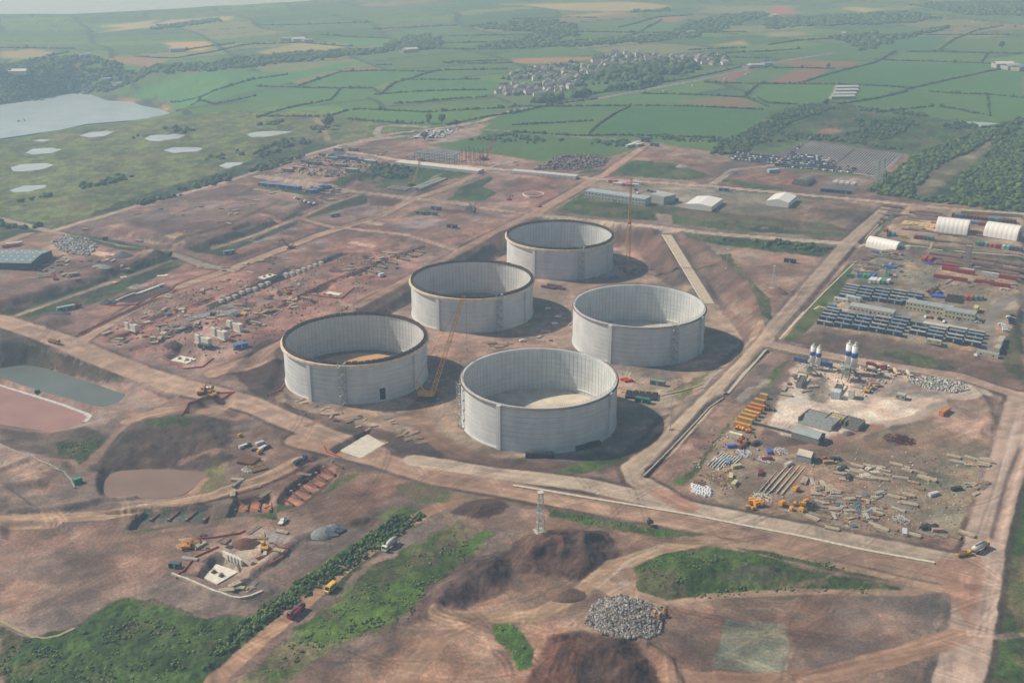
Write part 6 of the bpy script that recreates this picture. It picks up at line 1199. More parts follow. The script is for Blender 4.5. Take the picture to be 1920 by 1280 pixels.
# far car parks
CP_ = [(228,230,230),(196,200,204),(150,156,162),(60,74,100),(44,48,54),(96,40,42),(80,100,96)]; CPN = ["white","silver","grey","navy","black","dark red","green"]
def park(px0, py0, ux, uy, vx, vy, nu, nv, fill, fmt, grp, seed, wts, van_=.1, cap=100, rest=None):
    q = random.Random(seed); a = np.array(at(px0, py0)); u = np.array(at(px0+ux, py0+uy))-a; v = np.array(at(px0+vx, py0+vy))-a; rz = math.atan2(v[1], v[0]); n = 0; V_ = []; F_ = []; C_ = []; o_ = 0
    for j in range(nv):
        for i in range(nu):
            if q.random() > fill(i/nu, j/nv): continue
            p = a+u*((i+.5)/nu)+v*((j+.5)/nv); c = q.choices(range(7), wts)[0]; vn = q.random() < van_; loc = (float(p[0]), float(p[1]), float(height(p[0], p[1])))
            if n < cap: spawn("lc%d%d" % (c, vn), lowcar(CP_[c], 5.0 if vn else 4.3, 1.9 if vn else 1.75, vn), "parked_car", fmt.format(c=CPN[c]+(" van" if vn else " car"), i=nth(i), j=nth(j)), "van" if vn else "car", loc, rz, grp)
            else:
                L, W, H = (5.0, 1.9, 2.0) if vn else (4.3, 1.75, 1.42); pr = [(-L/2, .25), (L/2, .25), (L/2, .72), (L*.26, .88), (L*.08, H), (-L*.34 if not vn else -L/2, H), (-L/2, .9)]
                m_ = MB().profy(pr, -W/2, W/2); vv = np.array(m_.v); cc, ss = math.cos(rz), math.sin(rz); vv = np.stack([vv[:, 0]*cc-vv[:, 1]*ss+loc[0], vv[:, 0]*ss+vv[:, 1]*cc+loc[1], vv[:, 2]+loc[2]], 1)
                for f in m_.f: F_ += [(f[0]+o_, f[k]+o_, f[k+1]+o_) for k in range(1, len(f)-1)]
                V_.append(vv); C_.append(np.repeat(lin(CP_[c])[None], len(vv), 0)); o_ += len(vv)
            n += 1
    if V_:
        o = mob("more_parked_cars", fast_mesh("more_parked_cars", np.concatenate(V_), np.array(F_), np.concatenate(C_), nodemat("car_paint", .35, 0, 0, 0, True))); o["kind"] = "stuff"; o["label"] = rest
    return n
n1 = park(1450, 313, 182, 16, 52, -44, 44, 14, lambda a, b: (.93 if (b < .55 and a < .72-b*.75) else (.45 if b < .45 and a < .97-b*1.1 else (.8 if a < .03 else 0))), "{c}, {i} bay, {j} row from the front of the big car park", "cars in the big car park", 3, [1.6,1.6,3,5,7,1,1], .06, 130, "remaining cars in the back rows of the big car park")
n2 = park(1368, 300, 82, 9, 16, -15, 24, 4, lambda a, b: .93, "{c}, {i} bay, {j} row from the front of the small car park", "cars in the small car park", 4, [1.3,1.5,3,5,7,1,1], .06, 60, "remaining cars in the back row of the small car park")
n3 = park(768, 262, 62, -3, 34, -16, 18, 6, lambda a, b: .86, "{c}, {i} bay, {j} row from the front of the far pale car park", "vehicles in the far pale car park", 5, [7,4,2,1,1,1,0], .3, 60, "remaining vehicles in the far pale car park")
print("cars", n1, n2, n3)
def bay_lines():
    b = MB(); a = np.array(at(1452, 314)); u = np.array(at(1648, 330))-a; v = np.array(at(1522, 265))-a; w2 = np.array(at(1698, 289))-a
    for j in range(26):
        p = a+v*((j+.5)/26); q = a+u+(w2-u)*((j+.5)/26); L = float(np.hypot(*(q-p)[:2])); d = (q-p)/L; rz = math.atan2(d[1], d[0])
        k = 0.0
        while k < L:
            if abs((k/L)-.5) > .012: c = p+d*k; b.box(c[0], c[1], float(height(c[0], c[1]))+.05, .7, 4.0, .03, rz)
            k += 2.9
    o = bpy.data.objects.new("parking_line", b.mesh("parking_line", M((186,184,180), .9))); COL.objects.link(o); o["kind"] = "stuff"; o["label"] = "pale painted bay lines across the big car park"
bay_lines()
# ------------------------------------------------------------------ strips that follow the ground: kerbs, drains, fences
def strip(name, pts, wd, h, c, label, cat, kind=None, step=4.0, lift=0.0, sub=None, rough=.9):
    P = AP(pts); seg = [P[0]]
    for i in range(len(P)-1):
        L = float(np.hypot(*(P[i+1]-P[i]))); n = max(1, int(L/step))
        for k in range(1, n+1): seg.append(P[i]+(P[i+1]-P[i])*k/n)
    seg = np.array(seg); d = np.gradient(seg, axis=0); d /= np.maximum(np.hypot(d[:, 0], d[:, 1])[:, None], 1e-6); nn = np.stack([-d[:, 1], d[:, 0]], 1)
    zc = height(seg[:, 0], seg[:, 1])+lift; b = MB(); vs = []
    for i in range(len(seg)):
        for s, zz in ((-1, -.4-3*name.startswith('spillway')), (1, -.4-3*name.startswith('spillway')), (1, h), (-1, h)): vs.append((seg[i, 0]+nn[i, 0]*wd/2*s, seg[i, 1]+nn[i, 1]*wd/2*s, zc[i]+zz))
    n = len(seg); fs = [(0,3,2,1), (4*n-4, 4*n-3, 4*n-2, 4*n-1)]
    for i in range(n-1):
        p = 4*i; q = p+4; fs += [(p, p+1, q+1, q), (p+1, p+2, q+2, q+1), (p+2, p+3, q+3, q+2), (p+3, p, q, q+3)]
    b.add(vs, fs); return tagk(mob(name, b.mesh(name, M(c, rough, .2, .5))), kind, label, cat)
CN_ = (204,194,172)
strip("concrete_barrier", [(962,911),(1030,922),(1100,934),(1200,950),(1300,967),(1400,987),(1500,1006),(1620,1032),(1752,1056)], 1.5, .7, CN_, "long pale concrete barrier between the two front roads", "barrier")
strip("kerb", [(322,1075),(350,1085),(400,1107),(435,1119),(450,1121),(470,1117),(492,1108)], .9, .5, (206,196,178), "pale kerb curving round the bare brown mound", "kerb"); strip("kerb", [(0,1164),(30,1180),(62,1195),(85,1197),(110,1192),(140,1178)], 1.2, .4, (160,146,116), "tan kerb on the grass bank at the bottom left", "kerb")
strip("drain_edge", [(1206,893),(1330,764),(1357,742)], .7, .5, (176,168,146), "pale edge of the drain beside the sloping road", "drain edge"); strip("drain_edge", [(1356,735),(1364,737),(1372,728),(1394,702),(1436,655)], 2.2, .3, (190,180,160), "wide pale paved edge of the upper drain", "drain edge")
strip("drain_edge", [(1438,654),(1500,665),(1560,673),(1640,688),(1790,712)], .8, .4, (196,184,150), "thin pale edge of the drain behind the silos", "drain edge"); strip("footpath", [(1462,636),(1510,585),(1545,548),(1605,490)], .9, .3, (196,186,164), "narrow pale path beside the grass strip", "footpath")
strip("footpath", [(1462,636),(1508,584),(1528,579),(1536,574),(1562,577),(1590,583)], 1.6, .12, (206,188,160), "pale footpath from the road to the navy cabins", "footpath"); strip("drain_edge", [(1622,448),(1648,420),(1684,390)], .8, .3, (190,184,168), "pale drain edge by the upper grass strip", "drain edge")
strip("drain_edge", [(1695,463),(1768,470)], 1.4, .4, (214,204,186), "pale kerb behind the small arched shelter", "kerb"); strip("drain_edge", [(1790,471),(1850,476),(1925,486)], 1.4, .4, (214,204,186), "pale kerb above the rusty steel yard", "kerb"); strip("footpath", [(1742,468),(1748,455)], 1.8, .4, (170,156,124), "short timber ramp over the grass bank", "ramp")
strip("drain_edge", [(1165,735),(1240,742),(1270,735),(1330,715)], .8, .5, (170,166,140), "thin pale channel crossing the slope", "channel"); strip("drain_edge", [(1318,728),(1336,706),(1354,693)], 2.2, .5, (160,156,146), "short grey concrete chute by the slope", "chute")
strip("spillway", [(1250,441),(1330,570)], 7.5, .35, (190,176,152), "long pale concrete spillway down the brown slope", "spillway"); strip("spillway_kerb", [(1242,441),(1319,570)], .7, .8, (206,198,182), "white kerb along the west side of the spillway", "kerb")
strip("spillway_kerb", [(1259,441),(1341,570)], .5, .6, (120,118,112), "dark kerb along the east side of the spillway", "kerb")
strip("silt_liner", [(0,722),(70,744),(120,760),(160,775),(169,781),(158,792)], 2.6, .5, (196,196,192), "pale torn liner along the pink lagoon", "liner"); strip("car_park_kerb", [(1497,313),(1560,319),(1640,331)], .8, .4, (206,200,186), "pale kerb along the near edge of the big car park", "kerb"); strip("car_park_kerb", [(1642,331),(1660,318),(1688,293)], .8, .4, (170,166,160), "grey kerb along the east edge of the big car park", "kerb")
strip("pipeline", [(0,833),(55,853),(110,880)], .6, .6, (170,160,146), "thin pale pipe beside the track at the west edge", "pipe"); strip("pipeline", [(95,878),(120,885),(134,900),(140,915)], .8, .6, (150,150,140), "grey pipe bundle bending towards the green pump", "pipe")
strip("retaining_wall", [(880,382),(888,389),(888,398)], 1.2, 1.5, (110,98,88), "dark end of the raised road embankment", "wall")
for k, pts in enumerate([[(340,778),(352,757),(402,738),(436,736)],[(440,735),(420,746),(410,750)],[(305,672),(345,692),(380,688),(400,672)],[(205,573),(255,572),(300,552),(334,533)],[(575,556),(640,560),(664,540)],[(495,1040),(520,1028),(542,1028),(530,1045),(505,1058)],[(370,1010),(400,1008),(450,1000),(460,995)],[(540,712),(520,735),(500,742)],[(606,836),(612,848),(640,858)],[(330,1085),(365,1045),(410,1025)]]):
    strip("safety_netting", pts, .35, .75, (186,84,62), "orange safety netting, %s from the north west" % nth(k), "netting", None, 3.0)
def shoring():
    b = MB(); b.box(0, 0, -1, 9, .8, 1.9); c = MB(); c.box(-5, 0, -1, 1.2, 1.4, 2.4); return [("rib_wall", b.mesh("rib_wall", M((110,88,76), .95, .3)), (0,0,0), []), ("end_block", c.mesh("end_block", M((150,126,106), .95, .3)), (0,0,0), [])]
for k in range(7): g_ = at(541+k*15.5, 942-k*11.5); spawn("shr", shoring, "trench_rib", "brown rib between the orange bays, %s from the west" % nth(k), "trench rib", g_, heading((545,930),(575,944)), "ribs between the orange bays")
for k in range(4): spawn("shr", None, "trench_rib", "brown rib between the orange pools by the white pickup, %s from the west" % nth(k), "trench rib", at(443+k*22, 950), math.pi/2+.1, "ribs between the orange pools", .8)
for k in range(5): spawn("shr", None, "trench_rib", "brown rib between the grey pools south of the pond, %s from the west" % nth(k), "trench rib", at(261+k*33, 968), 1.25, "ribs between the grey pools", .9)
# ------------------------------------------------------------------ concrete works on the western ground
CB = (212,208,196)
def cblock(a, b_, h, c=CB, bars=True):
    def f():
        b = MB(); b.box(0, 0, 0, a, b_, h); r = MB(); q = random.Random(2)
        for i in range(5):
            for j in range(3): r.bar((-a*.4+a*.2*i, -b_*.35+b_*.35*j, h), (-a*.4+a*.2*i, -b_*.35+b_*.35*j, h+.8), .1, 3)
        p = [("concrete_body", b.mesh("concrete_body", M(c, .9, .12)), (0,0,0), [])]
        if bars: p.append(("rebar", r.mesh("rebar", RUST), (0,0,0), []))
        return p
    return f
for k, (px, py) in enumerate([(415,567),(428,561.5),(440.5,556),(453,551),(465.5,546.5),(478,541.5),(490,537),(502,532)]): spawn("cbA", cblock(3.2, 3.2, 2.2), "foundation_block", "white concrete block, %s from the west in the near trench row" % nth(k), "concrete block", at(px, py), V-.1, "blocks in the near trench row")
for k, (px, py) in enumerate([(537,519.5),(548,515),(559.5,510.5),(570,506),(580.5,501.5),(591,497.5),(602,493)]): spawn("cbB", cblock(3.0, 3.2, 3.4), "foundation_block", "tall white concrete block, %s from the west in the far trench row" % nth(k), "concrete block", at(px, py), V-.1, "blocks in the far trench row")
def pedestal():
    a = MB(); a.box(0, 0, 0, 4.2, 3.0, 5.2); am = a.mesh("column", M(CB, .9, .12)); b = MB(); b.box(0, 0, 0, 8.5, 1.6, 4.4); c = MB(); c.box(0, 0, 0, 15.5, 4.6, .6)
    r = MB()
    for i in range(6): r.bar((-5.6+i*.5, 0, 5.2), (-5.6+i*.5, 0, 6.5), .14, 3)
    return [("column", am, (-5.0, 0, .6), []), ("column", am, (5.0, 0, .6), []), ("web_wall", b.mesh("web_wall", M(CB, .9, .12)), (0, 0, .6), []), ("base_slab", c.mesh("base_slab", M((190,180,160), .9)), (0, 0, 0), []), ("rebar", r.mesh("rebar", M((60,56,52), .9)), (0, 0, .6), [])]
for k, (px, py) in enumerate([(382,646),(412,633),(441,619)]): spawn("ped", pedestal, "concrete_pedestal", "big pale concrete pedestal with two columns, %s from the front" % nth(k), "pedestal", at(px, py), U-.25, "concrete pedestals")
spawn("ped", None, "concrete_pedestal", "smaller pale concrete pedestal alone to the west", "pedestal", at(247,619), U-.2, None, .8)
def frame_row():
    b = MB(); b.box(0, 0, 0, 10, 2.6, 1.5); c = MB()
    for i in range(6):
        c.bar((-5+i*2, -1.4, 0), (-5+i*2, -1.4, 2.6), .2); c.bar((-5+i*2, 1.4, 0), (-5+i*2, 1.4, 2.6), .2)
    c.bar((-5, -1.4, 2.0), (5, -1.4, 2.0), .2); c.bar((-5, 1.4, 2.0), (5, 1.4, 2.0), .2); d = MB(); d.box(5.8, 0, 0, 1.6, 3.6, 2.2); return [("footing", b.mesh("footing", M((176,160,132), .9, .3)), (0,0,0), []), ("formwork", c.mesh("formwork", M((96,80,62), .9, .3)), (0,0,0), []), ("end_block", d.mesh("end_block", M((70,66,60), .9)), (-11.6,0,0), [])]
for k, (px, py) in enumerate([(478,607),(497,595),(519,583),(545,571),(573,561)]): spawn("frm", frame_row, "footing", "tan footing in timber formwork, %s from the front of the near run" % nth(k), "footing", at(px, py), U-.1, "near run of footings")
for k, (px, py) in enumerate([(697,511),(714,502),(735,494),(757,487),(772,480),(787,473)]): spawn("frm", None, "footing", "tan footing in timber formwork, %s from the front of the far run" % nth(k), "footing", at(px, py), U-.1, "far run of footings", .9)
def slabset(a, b_, h, n, c=(222,218,204)):
    def f():
        s = MB(); s.box(0, 0, -.2, a, b_, h+.2); r = MB(); q = random.Random(n)
        for k in range(n):
            x, y = (k % 2-.5)*a*.45, (k//2-(n//2-1)/2)*b_*.3
            for i in range(9): r.bar((x+(i % 3-1)*.6, y+(i//3-1)*.6, h), (x+(i % 3-1)*.6, y+(i//3-1)*.6, h+1.5), .16, 3)
            r.box(x, y, h, 2.0, 2.0, .3)
        p = [("concrete_slab", s.mesh("concrete_slab", M(c, .9, .12, .4)), (0,0,0), [])]
        if n: p.append(("rebar_cage", r.mesh("rebar_cage", RUST), (0,0,0), []))
        return p
    return f
TT = heading((365,1078),(430,1040)); spawn("sl1", slabset(19, 16, .5, 6), "foundation_slab", "white foundation slab with six rebar cages in the south west pit", "foundation slab", at(416,1066), TT)
for k in range(5): spawn("cbC", cblock(1.0, 4.5, 2.6, CB, False), "buttress_block", "small white concrete fin, %s from the west above the slab" % nth(k), "concrete fin", at(424+k*6.2, 1045+k*2.6), TT-.2, "concrete fins above the slab")
spawn("sl2", slabset(24, 20, .35, 0, (206,200,184)), "foundation_slab", "broad pale concrete slab beside the front road", "foundation slab", at(683,836), heading((640,852),(700,816)))
spawn("sl3", slabset(13, 9, .5, 2), "foundation_slab", "white slab with openings in the western pit", "foundation slab", at(344,675), U); spawn("sl4", slabset(12, 5, .5, 0), "foundation_slab", "small white slab in the sloping pit", "foundation slab", at(626,551), U); spawn("sl5", slabset(12, 7, .6, 2), "foundation_slab", "white slab with two square openings between the trench rows", "foundation slab", at(501,519), V-.2)
for k in range(8): spawn("cbD", cblock(1.6, 5.5, 1.0, (214,214,206), False), "foundation_beam", "white concrete beam, %s from the west in the ribbed foundation" % nth(k), "concrete beam", at(261+k*6.2, 551-k*2.3), U-.4, "beams of the ribbed foundation")
strip("foundation_wall", [(208,565),(232,556),(252,548)], 1.2, 1.2, (206,198,176), "long low white wall of the ribbed foundation", "wall")
def panel_bed():
    s = MB(); s.box(0, 0, 0, 5.2, 2.2, .35); sm = s.mesh("panel", M((140,146,146), .8, .2)); return [("panel", sm, (-3.2+(i % 2)*5.6, -2.6+(i//2)*2.6, .1), []) for i in range(6)]
for k, (px, py) in enumerate([(362,597),(374,594),(387,591),(410,586),(421,589),(435,584)]): spawn("pb", panel_bed, "panel_stack", "flat bed of grey panels, %s from the west by the near pit" % nth(k), "panels", at(px, py), V-.3, "beds of grey panels", .8)
for k, (px, py, c) in enumerate([(457,590,(216,170,60)),(445,592,(70,84,110)),(400,590,(50,60,54)),(315,590,(120,124,120)),(340,580,(196,190,176)),(276,604,(190,184,170)),(306,625,(206,196,170)),(330,612,(80,96,104)),(342,615,(110,140,160)),(352,622,(60,66,66)),(232,520,(206,200,180)),(300,518,(214,204,180)),(215,530,(206,170,140)),(310,517,(222,216,196))]):
    spawn("mc%d" % k, slabs(2, 2, 2.0, 1.6, 1.4 if k < 4 else .5, c, .3), "material_stack", "%s crates, one of the loose stacks on the western ground, %s" % (["yellow","slate","dark green","grey"][k] if k < 4 else ["pale","cream","cream","dark blue","blue","black","pale","buff","salmon","white"][k-4], ["by the near pit","left of the yellow one","south of the panels","west of the trench","above the west footings","by the white pedestal","south of the round pit","nearest the round pit","beside the slate one","close to the pedestals","north of the ribbed foundation","east of the ribbed foundation","near the long cabin","at the ribbed foundation's end"][k]), "material stack", at(px, py), R_.uniform(0, 1.5))
def ringwall(): 
    q = revolve([(9.5, 0), (10.2, 0), (10.2, 2.6), (9.5, 2.6)], 40, True); b = MB(); b.cyl(0, 0, .2, 9.5, .2, 32); return [("ring_wall", q.mesh("ring_wall", M((226,220,204), .9)), (0,0,0), []), ("water", b.mesh("water", M((120,130,136), .3)), (0,0,0), [])]
spawn("rg", ringwall, "ring_foundation", "round white concrete ring holding grey water", "ring foundation", at(1000,368), 0)
def steel_frame(nx_, ny_, sx, sy, H, fl, c):
    def f():
        b = MB(); cl = MB(); cl.box(0, 0, 0, .4, .4, H); cm = cl.mesh("column", M(c, .7)); p = []
        for i in range(nx_):
            for j in range(ny_): p.append(("column", cm, ((i-(nx_-1)/2)*sx, (j-(ny_-1)/2)*sy, 0), []))
        if fl:
            for z in fl:
                for j in range(ny_): b.bar((-(nx_-1)/2*sx, (j-(ny_-1)/2)*sy, z), ((nx_-1)/2*sx, (j-(ny_-1)/2)*sy, z), .4)
                for i in range(nx_): b.bar(((i-(nx_-1)/2)*sx, -(ny_-1)/2*sy, z), ((i-(nx_-1)/2)*sx, (ny_-1)/2*sy, z), .4)
            p.append(("floor_beam", b.mesh("floor_beam", M((150,166,176), .6)), (0,0,0), []))
        return p
    return f
spawn("sf1", steel_frame(9, 4, 6, 6, 10, (3.4, 6.7, 10), (110,120,128)), "building_frame", "pale blue steel building frame by the north road", "steel frame", at(822,302), U); spawn("sf2", steel_frame(5, 3, 5.5, 8, 15, None, (84,70,70)), "steel_columns", "bare dark steel columns standing beside the red crane", "steel columns", at(890,304), U)
for k in range(5): strip("footing_strip", [(925+k*8,312-k*1.2),(945+k*9,303-k*1.0)], 1.0, .5, (206,204,196), "white footing strip, %s from the west east of the red crane" % nth(k), "footing strip")
spawn("lf", slabs(9, 2, 4.4, 4.5, 2.0, (150,156,140), 1.2), "foundation_run", "long run of grey green footings below the olive crane", "footings", at(806,346), heading((785,355),(828,336))); spawn("lf2", slabs(5, 3, 3, 3, 1.2, (140,140,132), 1.5), "material_stack", "grey stores west of the long footings", "material stack", at(748,354), U)
for k, (px, py, L) in enumerate([(1507,343,24)]):
    b = MB(); pr = [(8*math.cos(math.pi*i/10), 6.0*math.sin(math.pi*i/10)) for i in range(11)]; b.profx(pr, -L/2, L/2)
    for j in range(12): b.profx([(y*1.03, z*1.03) for y, z in pr], -L/2+j*2.05, -L/2+j*2.05+.5)
    single("round_backed_stack", b.mesh("round_backed_stack", M((132,130,126), .9, .3)), "grey round backed covered stack below the big car park", "covered stack", at(px, py), heading((1490,350),(1525,330)))
for k in range(5): spawn("dkr", cabin(10, 3, 3, (44,64,84), (70,90,110)), "site_cabin", "dark blue cabin, %s from the west in front of the fenced compound" % nth(k), "site cabin", at(1548+k*9.5, 359.5+k*.9), U+.1, "dark cabins at the fenced compound")
spawn("cmp1", slabs(4, 3, 4, 3, 2.2, (206,200,188), 1.6), "material_stack", "white and pale stores inside the fenced compound", "material stack", at(1583,345), U); spawn("gh", cabin(12, 5, 3.2, (150,170,180), (170,190,200)), "gatehouse", "pale blue gatehouse at the car park entrance", "gatehouse", at(1450,323), U+.7)
for k, px in enumerate([1462, 1486, 1500]): cont(px, [311.5,313,315][k], 10, [(50,70,110),(80,140,120),(70,110,100)][k], ["dark blue","light green","green"][k]+" container at the car park's near edge", HR, "containers at the car park edge")
for k, (px, py) in enumerate([(1181,276),(1187,273.5),(1193,271),(1199,274)]): spawn("nn", cabin(12, 4, 3, (150,170,160), (206,216,206)), "white_cabin", "pale cabin, %s in the small northern gate camp" % nth(k), "site cabin", at(px, py), V-.4, "cabins at the northern gate")
spawn("nb", cabin(9, 6, 5, (40,70,100), (60,96,130)), "blue_hut", "dark blue hut at the northern gate", "hut", at(1211,266), U); spawn("nb2", cabin(9, 4, 3.5, (50,96,110), (80,130,140)), "blue_hut", "teal hut east of the northern gate road", "hut", at(1227,274), U)
# ------------------------------------------------------------------ stores and stacks
TIM = (182,166,142); TI2 = (150,128,104); STL = (104,78,66); GS = (122,112,108)
def stacks(lst, key, bld, name, fmt, cat, grp, rz=0.0, sc=1.0, jr=.25, var=None):
    name0, fmt0 = name, fmt
    for k, (px, py) in enumerate(sorted(lst)):
        kk, bb = (key, bld) if var is None else var[(k*5+k//3) % len(var)]
        if name0 in ("material_stack", "timber_stack"):
            kn = {"tb1":"timber_stack","tb2":"plank_stack","tb3":"board_bundle","tb4":"crate_stack","tb5":"board_stack","tb6":"pipe_stack","ms1":"crate_stack","ms2":"pallet_stack","ms3":"crate_stack","ms4":"pallet_stack","wv1":"crate_stack","wv2":"panel_stack","wv3":"formwork_stack","wv4":"block_stack","bx0":"crate_stack","bx1":"crate_stack"}.get(kk, name0)
            name = kn; cat = kn.replace("_", " "); fmt = fmt0.replace("small stores stack", "small "+cat)
        spawn(kk, bb, name, fmt.format(n=nth(k)), cat, at(px, py), rz+R_.uniform(-jr, jr), grp, sc*R_.uniform(.85, 1.15))
def scatter(poly_, n, seed):
    q = random.Random(seed); P = np.array(poly_, float); out = []; x0, y0 = P.min(0); x1, y1 = P.max(0); tries = 0
    while len(out) < n and tries < 4000:
        tries += 1; x, y = q.uniform(x0, x1), q.uniform(y0, y1)
        if sdf(np.array([x]), np.array([y]), P)[0] > 0 and all(abs(x-a)*.8+abs(y-b)*1.3 > 4.6 for a, b in out): out.append((x, y))
    return out
TV = [("tb1", beams(5, 8, .5, .5, TIM, .12, 2, 1, name="timber")), ("tb2", beams(7, 6, .35, .35, TI2, .15, 2, 2, name="timber")), ("tb3", beams(4, 10, .4, .35, (158,146,130), .4, 1, 3, name="timber")), ("tb4", slabs(3, 2, 2.2, 1.1, 1.0, (170,140,116), .2, 4, "crate")), ("tb5", slabs(4, 1, 1.3, 2.6, .8, TIM, .25, 5, "board_stack")), ("tb6", pipes(5, 9, .25, (176,170,160)))]
stacks(scatter([(1598,868),(1660,872),(1664,895),(1640,905),(1580,900),(1570,885)], 30, 1), 0, 0, "timber_stack", "pale timber stack, {n} from the west in the bundle behind the tyre heaps", "timber stack", "timber stacks in the middle of the laydown yard", HC, .7, .3, TV)
stacks(scatter([(1508,900),(1560,905),(1562,920),(1520,925),(1505,912)], 12, 2), 0, 0, "timber_stack", "buff board stack, {n} from the west near the square hut", "timber stack", "board stacks near the square hut", V+.3, .8, .3, TV)
stacks(scatter([(1530,925),(1590,918),(1595,945),(1560,960),(1520,945)], 18, 3), 0, 0, "timber_stack", "tan plank stack, {n} from the west in the front laydown rows", "timber stack", "plank stacks in the front laydown rows", HC+.4, .65, .4, TV)
stacks(scatter([(1560,940),(1655,918),(1660,955),(1630,990),(1565,985)], 55, 4), 0, 0, "material_stack", "mixed building stores, {n} from the west in the dense front heap", "material stack", "dense front heap of stores", .5, .6, 1.2, TV+[("ms1", slabs(3, 3, 1.2, 1.2, .8, (90,120,128), .3, 6, "crate")), ("ms2", slabs(3, 2, 1.4, 1.0, .9, (180,186,190), .3, 7, "crate")), ("ms3", slabs(2, 2, 1.4, 1.2, .9, (150,84,70), .3, 8, "crate")), ("ms4", slabs(2, 3, 1.4, 1.2, .5, (70,84,90), .3, 9, "crate"))])
stacks(scatter([(1675,930),(1705,925),(1706,955),(1680,958)], 10, 5), 0, 0, "timber_stack", "pale beam bundle, {n} from the west in the column east of the heap", "timber stack", "beam bundles east of the heap", HC, .85, .2, TV)
stacks([(1733,897),(1742,899),(1724,885),(1680,872),(1698,876),(1716,883),(1688,896),(1712,905),(1724,916),(1700,882)], 0, 0, "timber_stack", "scattered long timbers, {n} from the west in the open middle", "timber stack", "scattered long timbers", HC, .9, .3, TV)
stacks(scatter([(1780,852),(1860,862),(1852,878),(1790,868)], 14, 6), 0, 0, "material_stack", "brown crate stack, {n} from the west in the north east rows", "material stack", "crates in the north east rows", HC, .8, .5, TV)
stacks(scatter([(1815,905),(1850,905),(1848,930),(1825,925)], 8, 7), 0, 0, "material_stack", "small dark crate, {n} from the west by the east fence", "material stack", "crates by the east fence", .4, .7, .6, TV)
stacks([(1550,970),(1566,978),(1575,986),(1530,965),(1523,972),(1545,985),(1560,992),(1600,968),(1640,985),(1652,992),(1660,997),(1675,992),(1700,1000),(1712,1004),(1735,1000),(1760,1003),(1790,1006),(1812,1002)], 0, 0, "timber_stack", "long boards on the ground, {n} from the west along the front road", "timber stack", "boards along the front road", HC, .8, .2, TV[:3])
stacks([(1650,878),(1640,886),(1630,878),(1622,892),(1612,884)], "stone", slabs(3, 2, 1.6, 1.1, .9, (212,204,190), .3, 11, "block"), "block_stack", "white block stack, {n} from the west above the timber bundles", "block stack", "white block stacks", .3, .9, .4)
spawn("rack1", beams(4, 34, .5, .5, (196,184,160), 2.2, 1, 3, name="rail"), "rail_rack", "four long pale rails laid side by side in the laydown yard", "rails", at(1473,897), heading((1446,925),(1496,866)))
spawn("rack2", beams(3, 26, .4, .4, (170,160,150), 1.8, 1, 4, name="rail"), "rail_rack", "shorter set of rails west of the long pale rails", "rails", at(1448,905), heading((1430,920),(1470,872)))
spawn("ladd", beams(8, 12, .5, .4, (200,206,206), 1.0, 1, 6, name="pipe_frame"), "pipe_frame_stack", "grey white pipe frames beside the green strip", "pipe frames", at(1362,862), heading((1340,878),(1385,838))); spawn("ladd2", beams(5, 11, .45, .4, (190,196,190), 1.2, 1, 7, name="pipe_frame"), "pipe_frame_stack", "pale pipe frames with a blue sheet, west of the others", "pipe frames", at(1345,868), heading((1330,880),(1360,845)))
def tangle(n, r, c, seed, L=3.0, w_=.18, h=1.2, nm="bar_tangle"):
    def f():
        q = random.Random(seed); b = MB()
        for k in range(n):
            a = q.uniform(0, 6.28); rr = r*math.sqrt(q.random()); x, y = rr*math.cos(a), rr*math.sin(a); t = q.uniform(0, 3.14); l = L*q.uniform(.5, 1)/2; z = h*(1-rr/r)*q.random()+.15; b.bar((x-l*math.cos(t), y-l*math.sin(t), z), (x+l*math.cos(t), y+l*math.sin(t), z+q.uniform(-.2, .5)), w_, 4)
        return [(nm, b.mesh(nm, M(c, .9, .25)), (0,0,0), [])]
    return f
for k, (px, py, c, r, lb) in enumerate([(1680,823,(96,44,30),6.5,"dark rust red heap of reinforcing steel, the larger lobe"),(1695,826,(86,40,28),5.0,"dark rust red heap of reinforcing steel, the smaller eastern lobe"),(1434,862,(196,200,204),3.5,"white tangle of fittings south of the red cages"),(1463,846,(206,206,200),4.0,"pale tangle of fittings by the blue sheet"),(1430,932,(222,216,200),4.5,"white scatter of cut poles at the front of the rails"),(1395,850,(196,200,204),4,"white and grey fittings beside the pipe frames"),(1310,905,(160,130,110),3,"small brown timber tangle by the bulk bags"),(1340,893,(176,150,124),5,"tan scrap timber behind the bulk bags"),(1355,905,(160,134,110),4,"brown scrap timber in front of the crates"),(1612,955,(96,130,136),5,"teal and grey scrap in the dense heap"),(1520,950,(60,58,54),4,"dark machine scrap right of the compressors"),(1690,975,(190,186,180),4,"pale scattered poles in the front rows")]):
    single("scrap_heap", tangle(70, r, c, k+40, 3.0 if k > 1 else 4.0, .2, 1.0 if k > 1 else 2.2)()[0][1], lb, "scrap heap", at(px, py))
